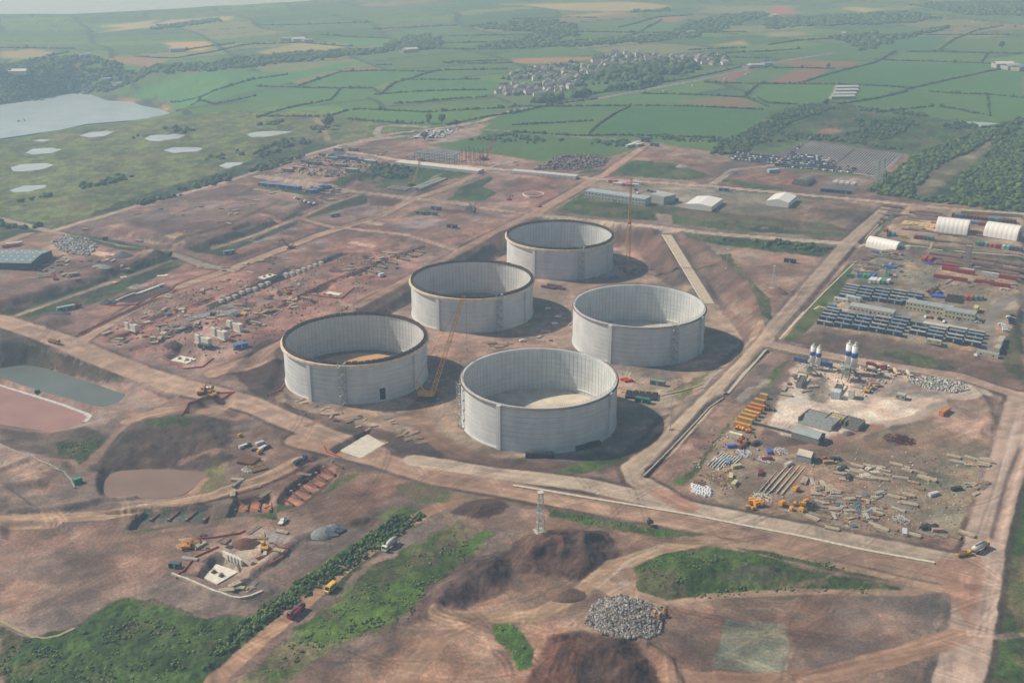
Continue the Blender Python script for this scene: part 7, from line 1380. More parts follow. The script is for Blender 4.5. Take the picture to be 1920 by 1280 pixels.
for k, (px, py, c) in enumerate([(1389,826,(170,60,44)),(1372,838,(70,110,180)),(1392,838,(120,60,50)),(1442,848,(70,100,180)),(1438,862,(130,40,36)),(1426,888,(120,46,40)),(1416,833,(70,56,50)),(1370,895,(206,196,140)),(1377,908,(196,190,130)),(1381,876,(196,176,130)),(1365,868,(120,140,170)),(1542,862,(140,90,70)),(1553,868,(170,130,100)),(1566,862,(60,66,80)),(1478,872,(190,184,176)),(1579,880,(56,60,70)),(1750,928,(196,190,190)),(1793,918,(60,56,52)),(1734,990,(50,52,54)),(1748,990,(50,52,56)),(1696,1000,(200,200,204)),(1758,996,(170,140,120)),(1590,896,(70,70,70))]):
    spawn("bx%d" % k, slabs(2, 1, 2.6, 2.0, 1.6, c, .15, k, "crate"), "crate_pair", "%s crate pair, %s" % ({0:"red",1:"blue",2:"dark red",3:"blue",4:"dark red",5:"maroon",6:"brown",7:"pale yellow",8:"cream",9:"buff",10:"pale blue",11:"brown",12:"tan",13:"dark",14:"white",15:"slate",16:"pale",17:"black",18:"dark",19:"black",20:"white",21:"pink",22:"dark"}[k], ["in front of the cream container","on the pipe frames","by the pipe frame end","beside the fittings tangle","near the rails' top","at the rails' west side","near the tan excavator","behind the bulk bags","right of the bulk bags","north of the yellow crates","among the pipe frames","right of the square hut","second right of the square hut","third right of the square hut","at the head of the rails","near the first timbers","in the gravel middle","by the northern crates","on the front gravel","beside its twin on the front gravel","along the front road","by the pink boards","north of the dense heap"][k]), "crates", at(px, py), R_.uniform(0, 1.5))
# rusty steel east of the cabins
SV = [("st1", slabs(4, 3, 3.4, 1.5, .8, STL, .12, 1, "steel_bundle")), ("st2", slabs(5, 2, 2.8, 2.0, 1.0, (120,96,84), .15, 2, "steel_bundle")), ("st3", slabs(3, 3, 4.4, 1.6, .6, GS, .12, 3, "steel_bundle"))]
sl = [(1764,478),(1778,480),(1792,479),(1803,482),(1768,486),(1783,488),(1797,489),(1765,494),(1780,497),(1795,494),(1830,484),(1843,487),(1857,490),(1872,493),(1888,494),(1903,497),(1916,499),(1835,494),(1850,498),(1866,501),(1882,504),(1899,507),(1914,510),(1868,509),(1884,512),(1900,517),(1916,520),(1870,517)]
stacks(sl, 0, 0, "steel_stack", "rusty steel stack, {n} from the west in the yard behind the red containers", "steel stack", "rusty steel stacks", HC, 1.35, .06, SV)
stacks([(1660,478),(1668,482),(1676,480),(1650,480),(1640,484),(1655,490),(1670,492),(1680,486),(1628,488),(1636,495),(1650,497),(1662,500),(1676,498),(1645,505),(1655,508),(1632,505),(1624,512)], 0, 0, "steel_stack", "loose steel and timber, {n} from the west south of the small shelter", "steel stack", "loose steel south of the small shelter", HC, .8, .4, SV+TV[:2])
stacks([(1672,388),(1668,396),(1660,402),(1678,400),(1690,404),(1664,412),(1655,420),(1684,394)], 0, 0, "steel_stack", "long steel bundle, {n} from the west by the upper grass strip", "steel stack", "long steel bundles by the grass strip", HC, 1.0, .2, SV)
stacks([(1725,400),(1735,404),(1745,400),(1755,403),(1740,410),(1728,410),(1752,410)], 0, 0, "steel_stack", "grey steel bundle, {n} from the west of the first arched shelter", "steel stack", "steel bundles west of the shelter", HC, 1.2, .2, SV)
stacks([(1705,431),(1715,430),(1727,433),(1738,433),(1750,436),(1762,438),(1772,440),(1800,443),(1808,444),(1846,443),(1768,453),(1794,455),(1802,456),(1810,458)], 0, 0, "steel_stack", "low stores, {n} from the west in front of the arched shelters", "steel stack", "low stores before the shelters", HC, .8, .3, SV+[TV[3]])
spawn("rack3", beams(12, 12, .6, .6, (64,62,60), .9, 1, 9, name="steel_beam"), "beam_rack", "dark steel beams laid side by side beside the four containers", "steel beams", at(1791,561), HC+.1); spawn("mud", slabs(7, 4, 4, 3, .25, (206,176,120), .6, 8, "timber_panel"), "panel_bed", "tan timber formwork panels before the arched shelter", "formwork panels", at(1728,421), HC)
spawn("tarp", slabs(2, 2, 4, 3, 1.2, (50,92,190), .1, 8, "tarpaulin"), "blue_tarpaulin", "bright blue tarpaulin stack north of the two storey office", "tarpaulin", at(1758,556), HC+.2); spawn("tarp2", slabs(2, 1, 3, 2, .6, (50,80,210), .1, 8, "tarpaulin"), "blue_tarpaulin", "small blue sheet in front of the two red containers", "tarpaulin", at(1741,495), HC); spawn("tarp3", slabs(2, 1, 3, 2, .8, (60,96,170), .1, 8, "tarpaulin"), "blue_tarpaulin", "blue sheet beside the small arched shelter", "tarpaulin", at(1641,472), HC)
for k in range(9): spawn("bun%d" % (k % 3), slabs(2, 1, 1.8, 1.6, 1.4, [(120,50,60),(180,176,180),(70,90,90)][k % 3], .2, k, "crate"), "crate_pair", "crate pair, %s from the west in the row below the small shelter" % nth(k), "crates", at(1648+k*5.2, 475+k*.5), HC, "crates below the small shelter")
def slabtower(): b = MB(); b.box(0, 0, 0, 4.4, 3.6, 17); c = MB(); c.box(0, 0, 0, 13, 9, .4); r = MB(); [r.box(0, 0, 2+k*2.8, 4.6, 3.8, .25) for k in range(6)]; return [("shaft", b.mesh("shaft", M((150,138,128), .9, .3)), (0,0,.4), []), ("base_slab", c.mesh("base_slab", M((190,184,172), .9)), (0,0,0), []), ("lift_joint", r.mesh("lift_joint", M((120,108,98), .9)), (0,0,.4), [])]
spawn("stw", slabtower, "concrete_shaft", "tall narrow concrete shaft rising from the rusty steel yard", "concrete shaft", at(1811,502), HC)
stacks([(1741,548),(1749,546),(1757,544),(1748,552),(1762,550)], 0, 0, "site_machine", "small dark machine, {n} from the west north of the cabins", "site machine", "small machines north of the cabins", .5, .8, .6, [("pumpd", excavator((120,60,50))), ("ldd", loader((70,80,84)))])
stacks([(1601,493),(1612,498),(1626,502),(1618,506),(1640,512),(1604,508)], 0, 0, "material_stack", "small dark stores, {n} from the west by the yard's north west fence", "material stack", "stores by the north west fence", HC, .7, .5, TV[3:5]+[("ms1", None)])
# western ground: formwork, boards and stores between the trenches
WV = TV[:6]+[("wv1", slabs(2, 2, 1.6, 1.2, .8, (84,76,72), .3, 21, "crate")), ("wv2", slabs(3, 1, 2.2, 1.0, .5, (120,128,130), .2, 22, "panel")), ("wv3", beams(4, 5, .3, .6, (110,84,66), .5, 1, 23, name="formwork")), ("wv4", slabs(2, 1, 1.8, 1.8, 1.6, (206,202,190), .3, 24, "block"))]
for (nm_, pl_, n_, sd_) in [("between the west road and the near trench", [(190,625),(330,570),(400,590),(370,630),(300,660),(220,650)], 34, 31), ("around the near round pits", [(380,600),(470,560),(560,530),(600,545),(520,600),(420,640)], 34, 32), ("north of the near trench", [(300,560),(420,500),(560,470),(520,500),(400,550)], 22, 33), ("along the far footings", [(600,530),(700,470),(800,455),(790,480),(690,530)], 26, 34), ("on the western lots", [(150,430),(300,385),(500,370),(540,390),(400,430),(260,455)], 18, 35), ("in the storage yard", [(100,470),(260,480),(280,495),(160,525),(60,520)], 34, 36), ("in the north west compound", [(510,325),(600,290),(710,300),(720,312),(640,335),(560,328)], 44, 37), ("by the north west junction", [(480,338),(560,345),(700,365),(690,385),(600,375),(490,360)], 22, 38), ("on the northern strip", [(700,285),(850,285),(960,300),(1000,312),(880,308),(720,298)], 20, 39)]:
    stacks(scatter(pl_, n_, sd_), 0, 0, "material_stack", "small stores stack, {n} from the west "+nm_, "material stack", "stores "+nm_, .6, .8, 1.2, WV)
for (nm_, pl_, n_, sd_) in [("on the batching yard", [(1500,680),(1560,676),(1690,700),(1660,735),(1600,750),(1500,735)], 14, 41), ("west of the silos", [(1462,735),(1500,690),(1510,700),(1475,745)], 8, 42), ("below the left tank", [(520,755),(620,775),(720,775),(640,800)], 6, 43), ("in the south west works", [(340,1000),(520,985),(560,1010),(480,1060),(340,1050)], 16, 44), ("beside the orange trenches", [(430,900),(600,870),(620,890),(520,960),(440,940)], 10, 45), ("in the container yard", [(1620,490),(1700,500),(1690,540),(1610,520)], 20, 46), ("in the eastern container rows", [(1770,520),(1900,530),(1900,545),(1770,535)], 16, 47), ("by the crane at the farthest tank", [(1090,505),(1220,500),(1230,520),(1110,525)], 10, 48), ("by the upper shelters", [(1700,390),(1770,392),(1780,430),(1700,432)], 14, 49), ("west of the middle right tank", [(1020,600),(1070,595),(1070,640),(1000,640)], 8, 50)]:
    stacks(scatter(pl_, n_, sd_), 0, 0, "material_stack", "small stores stack, {n} from the west "+nm_, "material stack", "stores "+nm_, .6, .75, 1.2, WV)
# between and around the tanks
stacks([(1029,540),(1040,537),(1046,541)], "trl", beams(4, 11, .5, .5, (84,56,50), .3, 2, 4, name="steel_beam"), "steel_trailer", "rust brown beam stack, {n} from the west between the tanks", "steel beams", "beam stacks between the tanks", HC, 1.0, .05)
stacks([(928,648),(936,651),(945,648),(922,644),(952,645)], 0, 0, "material_stack", "dark and pale boards, {n} from the west behind the front tank", "material stack", "boards behind the front tank", .2, .9, .4, TV[1:5])
stacks([(1170,712),(1178,715)], "redb", slabs(2, 1, 2.6, 2, 1.4, (196,56,40), .1, 8, "skip"), "red_skip", "bright red skip, {n} of two beside the front tank", "skip", "red skips", .3, .9, .1)
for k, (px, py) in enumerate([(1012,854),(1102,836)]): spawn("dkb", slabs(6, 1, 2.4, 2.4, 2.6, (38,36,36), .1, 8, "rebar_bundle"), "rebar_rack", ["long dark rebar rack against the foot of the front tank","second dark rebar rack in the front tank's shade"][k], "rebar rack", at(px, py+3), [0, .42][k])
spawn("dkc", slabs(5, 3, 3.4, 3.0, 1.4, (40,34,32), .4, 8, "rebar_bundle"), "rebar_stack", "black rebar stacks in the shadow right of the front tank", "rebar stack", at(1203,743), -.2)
stacks([(560,752),(572,756),(556,748),(590,762),(605,768),(614,764),(566,750)], 0, 0, "material_stack", "dark scrap pile, {n} from the west below the left tank", "material stack", "scrap below the left tank", .6, .55, .8, TV[2:5])
stacks([(655,790),(668,785),(684,787),(700,800),(726,785),(735,789),(740,794),(690,806),(672,800)], 0, 0, "material_stack", "grey site rubbish, {n} from the west behind the broad slab", "material stack", "rubbish behind the broad slab", .6, .55, .8, TV[3:6])
stacks([(752,808),(760,812),(770,815),(778,812),(786,822),(765,825),(750,818),(790,830)], 0, 0, "material_stack", "loose stone and boards, {n} from the west in the oval patch", "material stack", "oval patch stores", .6, .7, .8, TV[1:5])
stacks([(1122,512),(1130,516),(1142,515),(1100,518),(1150,520),(1112,520),(1165,517)], 0, 0, "material_stack", "stores, {n} from the west below the farthest tank", "material stack", "stores below the farthest tank", .3, .9, .5, [TV[0], TV[5], ("bx1", None), ("bx0", None)])
stacks([(955,607),(962,604),(944,608)], 0, 0, "material_stack", "pale boards, {n} from the west at the middle tank's foot", "material stack", "boards at the middle tank", .3, .7, .5, TV[:3])
# south west stores
spawn("rb1", beams(9, 9, .8, .7, (110,76,52), .1, 2, 3, name="rebar_bundle"), "rebar_stack", "brown rebar stack by the pink pond", "rebar stack", at(467,866), HC+.2); spawn("rb2", slabs(2, 2, 4, 4, .8, (112,86,58), .3, 3, "rebar_mat"), "rebar_stack", "two brown rebar mats beside the white pipes", "rebar stack", at(483,877), .6)
single("scrap_heap", tangle(60, 3.6, (222,216,204), 71, 2.2, .22, .8)()[0][1], "white cut pipes beside the rebar mats", "pipes", at(467,880))
stacks([(456,838),(464,836),(487,832),(480,845),(492,842),(500,840),(486,850),(450,818)], 0, 0, "site_machine", "small dark generator, {n} from the west above the rebar stack", "generator", "generators above the rebar stack", .5, .9, .8, [("gen", pump), ("bx18", None), ("bx20", None)])
stacks([(425,1108),(432,1105),(448,1102),(455,1104),(470,1100),(463,1108),(440,1096)], 0, 0, "material_stack", "timber and pale crates, {n} from the west inside the pale kerb", "material stack", "crates inside the pale kerb", .5, .8, .8, TV)
spawn("grc", cabin(5, 2.5, 2.4, (60,80,84), (80,100,104)), "small_container", "small dark grey container beside the pale kerb", "container", at(329,1063), -.1); spawn("gp", cabin(4, 2.4, 2.6, (40,120,100), (60,140,116), False), "green_pump", "green pump box beside the pink pond", "pump", at(146,905), .8); spawn("gp2", cabin(3, 1.6, 1.6, (30,70,60), (40,80,70), False), "green_pump", "dark green pump on the bank between the lagoons", "pump", at(70,736), .4)
for k, (px, py, r, h, c, lb, sy) in enumerate([(598,1003,6,2.4,(140,144,142),"pale grey gravel heap beside the dirt road",.6),(612,996,6,2.6,(120,126,132),"darker grey gravel heap beside the dirt road",.6),(625,990,5,2.2,(130,134,136),"small grey gravel heap at the end of the pair",.6),(352,1022,6,3,(170,126,90),"orange soil heap beside the excavator",.8),(1590,813,4,1.8,(112,100,88),"small brown gravel heap before the aggregate bays",.8),(1060,1115,9,3.2,(116,92,76),"brown soil heap in the middle of the bottom mounds",.7),(230,480,9,4,(104,100,100),"grey stone heap in the storage yard",.7),(190,500,8,2,(140,144,140),"pale gravel heap in the storage yard",.6),(112,590,8,2.4,(84,80,78),"dark heap beside the west road",.8),(545,500,5,1.6,(110,100,94),"low grey heap by the trench",.8),(375,500,4,1.2,(150,130,110),"small tan heap by the ribbed foundation",.8),(198,568,6,3,(92,86,82),"dark spoil heap at the ribbed foundation",.8),(325,648,7,3,(84,70,62),"dark soil heap behind the white slab pit",.7),(460,1020,7,2.6,(104,74,60),"dark red soil heap by the orange netting",.8),(505,560,4,1.5,(90,76,70),"small dark heap by the round pit",.8),(330,335,5,1,(120,100,96),"faint low heap near the coast road",.8),(1455,548,9,4,(130,100,88),"red brown soil mound beside the pylon base",.7),(1370,325,9,3,(128,126,120),"grey gravel heap by the upper track",.6),(1280,313,8,3,(150,146,136),"pale gravel heap by the northern track",.6)]):
    put_heap(px, py, r, h, c, lb, k+3, sy, R_.uniform(-.3, .3))
# masts
spawn("py1", lattice_mast(20, 3.2, 1.6, 8, (206,208,204), .2), "lattice_tower", "white lattice tower on a bare pad by the front road", "lattice tower", at(1013,996), .3)
spawn("py2", lattice_mast(17, 2.6, 1.0, 7, (190,192,190)), "lattice_tower", "grey lattice tower on the red ground east of the tanks", "lattice tower", at(1449,541), .3); spawn("py4", lattice_mast(26, 5, .8, 8, (150,156,156), .25), "lattice_tower", "tall grey pylon in the wood beyond the road", "pylon", at(1643,350), .3); spawn("py4", None, "lattice_tower", "second tall grey pylon in the wood, farther east", "pylon", at(1653,347), .3)
spawn("lm", lamp_mast(19), "lamp_mast", "slim lamp mast on a white base beside the sloping road", "lamp mast", at(1257,805), 0); spawn("lm2", lamp_mast(15), "lamp_mast", "slim lamp mast on the grass east of the spillway", "lamp mast", at(1362,505), 0); spawn("lm2", None, "lamp_mast", "slim lamp mast above the left tank's rim", "lamp mast", at(668,578), 0); spawn("lm2", None, "lamp_mast", "slim lamp mast on the slope behind the middle tank", "lamp mast", at(800,498), 0)
# rubble heap
def rubble(pts, n, smin, smax, cols, name, label, seed):
    q = np.random.default_rng(seed); P = AP(pts); lo, hi = P.min(0), P.max(0); V_ = []; F_ = []; C_ = []; k = 0
    cube = np.array([(-1,-1,-1),(1,-1,-1),(1,1,-1),(-1,1,-1),(-1,-1,1),(1,-1,1),(1,1,1),(-1,1,1)], float); cf = np.array([(3,2,1,0),(4,5,6,7),(0,1,5,4),(1,2,6,5),(2,3,7,6),(3,0,4,7)])
    xy = q.random((n*3, 2))*(hi-lo)+lo; xy = xy[sdf(xy[:, 0], xy[:, 1], P) > 0][:n]; z = height(xy[:, 0], xy[:, 1])
    for i in range(len(xy)):
        s = smin+(smax-smin)*q.random()**3; e = Euler(q.random(3)*6.28).to_matrix(); v = (cube+q.normal(0, .22, cube.shape))*np.array([s, s*q.uniform(.5, 1), s*q.uniform(.3, .8)])
        v = v @ np.array(e).T+np.array([xy[i, 0], xy[i, 1], z[i]+s*.2]); V_.append(v); F_.append(cf+8*i); c = lin(cols[q.integers(len(cols))])*q.uniform(.7, 1.15); C_.append(np.repeat(c[None], 8, 0))
    me = fast_mesh(name, np.concatenate(V_), np.concatenate(F_), np.concatenate(C_), VCM); o = mob(name, me); o["kind"] = "stuff"; o["label"] = label; return o
VCM = nodemat("rubble", .95, 2.0, .15, 0, True)
rubble([(1095,1165),(1115,1130),(1160,1115),(1215,1130),(1245,1150),(1238,1188),(1190,1198),(1130,1188)], 9000, .14, .75, [(150,148,144),(128,126,122),(176,174,170),(112,104,96),(140,128,118)], "rubble_heap", "grey concrete rubble heap of countless broken pieces", 5)
rubble([(1222,1150),(1250,1142),(1245,1160),(1225,1168)], 60, .4, 1.5, [(180,140,110),(160,120,96)], "timber_debris", "brown broken timber on the rubble heap's edge", 6)
rubble([(1000,318),(1030,300),(1080,293),(1145,297),(1130,312),(1080,320)], 1600, .5, 1.6, [(120,108,104),(140,128,122),(96,86,84)], "stone_heap", "long heap of broken rock by the northern road", 7)
rubble([(1700,715),(1745,705),(1800,718),(1817,730),(1790,737),(1740,728)], 1500, .25, .9, [(206,202,194),(170,168,164),(140,136,130)], "concrete_waste", "pale concrete waste heap at the east of the batching yard", 8)
rubble([(95,452),(150,448),(185,462),(165,482),(110,470)], 1500, .3, 1.2, [(160,160,158),(130,136,140),(190,186,176)], "scrap_yard", "grey pipework scrap strewn over the storage yard", 9)
rubble([(540,320),(600,292),(690,300),(712,310),(640,335),(580,330)], 700, .5, 1.6, [(160,130,110),(90,84,82),(190,176,150),(80,80,84)], "yard_clutter", "dense small clutter in the north west compound", 10)
rubble([(1290,880),(1340,800),(1400,830),(1440,800),(1400,900),(1360,930)], 300, .2, .7, [(190,180,160),(150,120,96),(120,124,130)], "yard_clutter", "small clutter around the pipe frames", 11)
rubble([(1440,850),(1560,840),(1800,850),(1850,870),(1800,1000),(1600,1000),(1420,950)], 900, .15, .5, [(196,180,156),(150,120,96),(120,112,104),(206,200,190)], "yard_clutter", "offcuts strewn over the laydown yard", 12)
rubble([(1490,680),(1560,672),(1700,700),(1640,740),(1580,750),(1500,740)], 500, .2, .8, [(206,200,190),(150,130,116),(110,100,94)], "yard_clutter", "small clutter on the batching yard", 14)
rubble([(300,560),(620,480),(760,470),(640,590),(480,660),(330,680),(200,620)], 1600, .2, .8, [(190,176,156),(120,100,90),(96,90,88),(170,110,90)], "yard_clutter", "small clutter strewn over the western ground", 13)
rubble([(820,640),(1060,600),(1160,500),(1200,690),(1300,700),(1180,780),(820,770),(540,780)], 500, .15, .6, [(190,180,160),(110,100,94),(150,130,116)], "yard_clutter", "small clutter around the tanks", 15)
rubble([(1650,470),(1920,500),(1900,560),(1640,540)], 500, .2, .6, [(150,84,64),(120,110,104),(206,200,190)], "yard_clutter", "small clutter in the container yard", 16)
# ------------------------------------------------------------------ hedges, woods, trees
def icos(sub):
    import bmesh as bm_
    b = bm_.new(); bm_.ops.create_icosphere(b, subdivisions=sub, radius=1.0); b.verts.ensure_lookup_table()
    v = np.array([p.co[:] for p in b.verts]); f = np.array([[q.index for q in p.verts] for p in b.faces]); b.free(); return v, f
I1 = icos(1); I2 = icos(2)
LEAF = nodemat("foliage", .98, .9, .35, 0, True)
VG = np.random.default_rng(5)
FC0 = [(62,84,44),(52,74,40),(74,94,48),(58,78,46),(82,98,54)]
def clumps(xy, r, hk, hi=False, tint=1.0, sq=.28, pal=None):
    FC = pal or FC0
    """lumpy crowns: positions (n,2), radii (n,), height factor"""
    v, f = I2 if hi else I1; n = len(xy); z = height(xy[:, 0], xy[:, 1]); m = len(v)
    d = 1+VG.normal(0, sq, (n, m, 1)).clip(-.5, .6); V_ = v[None]*d*r[:, None, None]; V_[:, :, 2] *= hk; V_[:, :, 0] += xy[:, None, 0]; V_[:, :, 1] += xy[:, None, 1]; V_[:, :, 2] += (z+r*hk*.55)[:, None]
    F_ = f[None]+(np.arange(n)*m)[:, None, None]; c = np.array([lin(k) for k in FC])[VG.integers(0, len(FC), n)]*VG.uniform(.72, 1.2, (n, 1))*tint
    C_ = np.repeat(c[:, None], m, 1)*VG.uniform(.75, 1.25, (n, m, 1)); return V_.reshape(-1, 3), F_.reshape(-1, 3), C_.reshape(-1, 3)
def leafmesh(name, parts):
    vs, fs, cs, o = [], [], [], 0
    for a, b, c in parts: vs.append(a); fs.append(b+o); cs.append(c); o += len(a)
    return fast_mesh(name, np.concatenate(vs), np.concatenate(fs), np.concatenate(cs), LEAF)
def hedge(pts, label, wd=2.6, gap=.08, grp="field hedges"):
    P = AP(pts); out = []
    for i in range(len(P)-1):
        L = float(np.hypot(*(P[i+1]-P[i]))); n = max(1, int(L/(wd*1.15))); t = (np.arange(n)+.5)/n; out.append(P[i]+(P[i+1]-P[i])*t[:, None])
    xy = np.concatenate(out); xy = xy+VG.normal(0, wd*.18, xy.shape); keep = VG.random(len(xy)) > gap; xy = xy[keep]
    r = wd*VG.uniform(.6, 1.15, len(xy)); big = VG.random(len(xy)) < .06; r[big] *= 1.7
    o = mob("hedge", leafmesh("hedge", [clumps(xy, r, .95, False, 1.15)])); return tagk(o, None, label, "hedge", grp)
HG_ = [([(0,238),(60,228),(118,212)],1),([(960,118),(900,120),(830,118)],1),
 [(480,222),(520,208),(560,199),(620,188),(640,165)],[(640,165),(700,166),(712,178)],[(480,162),(545,164),(620,166),(700,166)],[(560,162),(600,148),(640,135),(720,133),(800,135)],[(706,122),(735,122)],[(712,178),(740,156),(770,148),(800,138),(826,130)],[(800,135),(840,132),(960,130)],[(700,178),(780,172),(840,170),(912,169)],[(750,150),(830,150),(900,149)],[(840,120),(850,116),(930,114)],[(735,195),(790,192),(850,186),(912,182)],
 [(612,220),(650,208),(672,205),(740,208),(800,211),(880,206),(960,202)],[(480,218),(540,219),(610,219)],[(650,224),(700,228),(760,232),(800,232)],[(840,235),(870,228),(900,222),(960,212)],[(960,214),(1000,204),(1060,193),(1120,186)],[(1105,250),(1120,236),(1150,215),(1180,200)],[(1180,198),(1300,200),(1430,206)],[(960,200),(1060,200),(1180,199)],[(960,235),(1040,231),(1110,227)],[(960,248),(1080,255),(1160,254),(1240,255),(1340,259)],
 [(1200,176),(1300,178),(1400,183),(1440,200)],[(1080,182),(1140,172),(1200,168),(1240,158)],[(1070,183),(1180,166),(1290,148),(1380,128),(1440,115)],[(1320,155),(1400,157),(1470,158)],[(1395,182),(1410,168),(1420,160)],[(1420,183),(1440,194),(1480,196)],[(1440,158),(1560,158),(1640,161),(1700,165)],[(1505,155),(1560,138),(1600,128),(1640,118),(1680,97)],[(1450,128),(1500,128),(1565,129)],[(1640,113),(1760,116),(1840,119),(1920,126)],
 [(1700,168),(1780,150),(1850,135),(1890,128)],[(1740,172),(1800,176),(1860,178),(1920,184)],[(1700,97),(1760,97),(1850,100),(1920,101)],[(1760,95),(1785,76),(1830,58),(1880,48)],[(1650,66),(1750,66),(1900,66)],[(1850,180),(1852,205),(1855,218)],[(1760,200),(1800,206),(1822,212),(1855,216)],[(1570,196),(1640,186),(1700,172)],[(1440,192),(1500,197),(1520,200)],[(1840,117),(1850,102),(1860,98)],[(1440,85),(1500,76),(1600,72)],
 [(1120,110),(1200,112),(1330,108),(1440,110)],[(1330,102),(1420,98),(1500,92)],[(1100,86),(1190,65),(1240,38)],[(1010,62),(1100,60),(1250,62)],[(1160,52),(1240,32),(1300,28)],[(960,52),(1030,52)],[(960,66),(1040,66)],[(960,36),(1120,34)],[(820,70),(960,66)],[(800,82),(960,78)],[(820,92),(960,92)],[(480,84),(560,80),(660,88)],[(600,66),(720,72)],[(480,48),(700,42)],[(700,55),(860,48)],[(250,106),(330,110),(400,98),(480,82)],[(0,124),(60,112),(130,98)],[(0,90),(140,92)],[(330,98),(440,82)],[(320,192),(400,172),(470,150),(540,140)],[(330,208),(400,196),(480,180)],[(1300,62),(1400,60)],[(1290,95),(1400,90)],[(1750,200),(1700,205),(1640,212)],[(1780,300),(1850,265)]]
HG_ = [h[0] if isinstance(h, tuple) else h for h in HG_]
bands = [("beyond the village", lambda y: y < 110), ("level with the village", lambda y: y < 170), ("between the village and the site", lambda y: y < 400)]
cen = [(sum(p[0] for p in h)/len(h), sum(p[1] for p in h)/len(h), h) for h in HG_]
for bi, (bn, ok) in enumerate(bands):
    sel = sorted([c for c in cen if ok(c[1]) and not any(o2(c[1]) for _, o2 in bands[:bi])])
    for k, c in enumerate(sel): hedge(c[2], "dark field hedge %s, %s from the left" % (bn, nth(k)), 2.0 if c[1] < 110 else 1.9)
def wood(name, label, polys, sp, r0, r1, hk=1.0, hi=False, fill=1.0, tint=1.0, kind="stuff", pal=None):
    parts = []
    for pts in polys:
        P = AP(pts); lo, hi_ = P.min(0), P.max(0); n = int((hi_-lo).prod()/(sp*sp)*1.3)+4
        xy = VG.random((n, 2))*(hi_-lo)+lo; d = sdf(xy[:, 0], xy[:, 1], P)+(fbm(xy[:, 0], xy[:, 1], sp*5, 2, 3)-.5)*sp*4; k = (d > 0) & (fbm(xy[:, 0], xy[:, 1], sp*3.2, 3, 8) < .32+.5*fill); xy = xy[k]
        if len(xy): parts.append(clumps(xy, VG.uniform(r0, r1, len(xy)), hk, hi, tint, .28, pal))
    if parts: o = mob(name, leafmesh(name, parts)); o["kind"] = kind; o["label"] = label; return o
wood("woodland", "dark wooded shore and valley woods beyond the bay", [[(-60,170),(0,160),(60,150),(160,132),(260,128),(330,122),(400,118),(420,112),(480,108),(560,100),(640,95),(720,92),(760,72),(800,66),(830,78),(820,92),(740,96),(640,108),(540,118),(480,124),(400,135),(340,140),(290,150),(240,158),(200,172),(120,176),(60,188),(-60,200)]], 8, 2.6, 5.5, .7, False, 1.0, 1.3)
wood("far_woodland", "strips of far woodland across the hills", [[(880,50),(960,40),(1010,36),(1080,48),(1085,66),(1040,76),(980,92),(900,88),(960,74),(1020,60),(940,58)],[(960,88),(1020,80),(1120,75),(1240,66),(1320,36),(1400,24),(1440,28),(1340,60),(1300,70),(1200,80),(1080,88)],[(1440,36),(1540,30),(1700,24),(1760,34),(1700,44),(1560,48),(1440,56)],[(1550,72),(1640,60),(1660,70),(1780,50),(1770,58),(1680,76),(1610,96),(1600,82)],[(1700,8),(1920,4),(1920,30),(1800,28)],[(1180,24),(1250,16),(1245,22)],[(280,50),(400,36),(420,40),(300,56)]], 10, 3, 6, .6, False, 1.0, 1.3)
wood("woodland", "scrubby wood around the car parks", [[(1330,290),(1350,266),(1400,245),(1440,222),(1470,206),(1520,196),(1560,200),(1540,215),(1480,232),(1450,252),(1460,262),(1500,262),(1440,270),(1400,282),(1368,292)],[(1440,248),(1520,250),(1560,256),(1700,285),(1690,280),(1600,270),(1500,260)],[(1600,200),(1640,204),(1640,212),(1610,208)],[(1640,206),(1720,210),(1740,218),(1680,214)],[(1760,236),(1820,232),(1840,240),(1800,244)],[(1600,225),(1700,222),(1720,235),(1660,262),(1580,256),(1620,240)]], 4, 1.0, 2.9, .8, False, .66, 1.05)
wood("woodland", "dense green wood east of the northern road", [[(1628,362),(1640,345),(1690,310),(1740,280),(1800,262),(1870,235),(1920,222),(1920,240),(1860,262),(1800,290),(1750,320),(1720,350),(1700,368),(1650,366)],[(1790,355),(1800,330),(1850,300),(1920,290),(1925,395),(1860,388),(1780,378)],[(1860,262),(1920,250),(1920,290),(1850,298)],[(1700,370),(1800,385),(1920,398),(1920,392),(1800,376)]], 3.6, 1.0, 3.3, .8, False, .74, 1.1, 'stuff', [(66,88,42),(56,76,38),(80,98,48),(90,106,54),(60,74,44)])
wood("scrub", "dark scrub along the coast road embankment", [[(440,336),(480,312),(560,290),(590,292),(500,322)],[(470,285),(540,262),(580,268),(520,290),(480,300)],[(250,386),(330,355),(430,328),(440,336),(330,368)],[(270,245),(330,238),(370,246),(330,250)],[(385,300),(450,280),(470,290),(420,300)],[(20,380),(60,370),(110,365),(60,385)],[(150,350),(250,325),(250,330),(160,358)],[(240,262),(262,250),(268,262)],[(560,240),(620,238),(600,250)],[(480,235),(530,228),(520,236)],[(0,420),(60,412),(80,425),(20,440)]], 7, 1.8, 3.6, .8, False, .7)
wood("scrub", "green bushes along the inner verges", [[(1400,448),(1530,458),(1560,466),(1520,478),(1420,465)],[(1300,440),(1400,450),(1400,458),(1310,450)],[(690,318),(740,310),(800,318),(760,335),(700,335)],[(1190,255),(1330,260),(1400,262),(1330,268),(1240,262)],[(880,262),(960,250),(1060,262),(1000,270)],[(1100,262),(1180,265),(1180,275),(1110,272)]], 6, 1.2, 2.6, .8, False, .6)
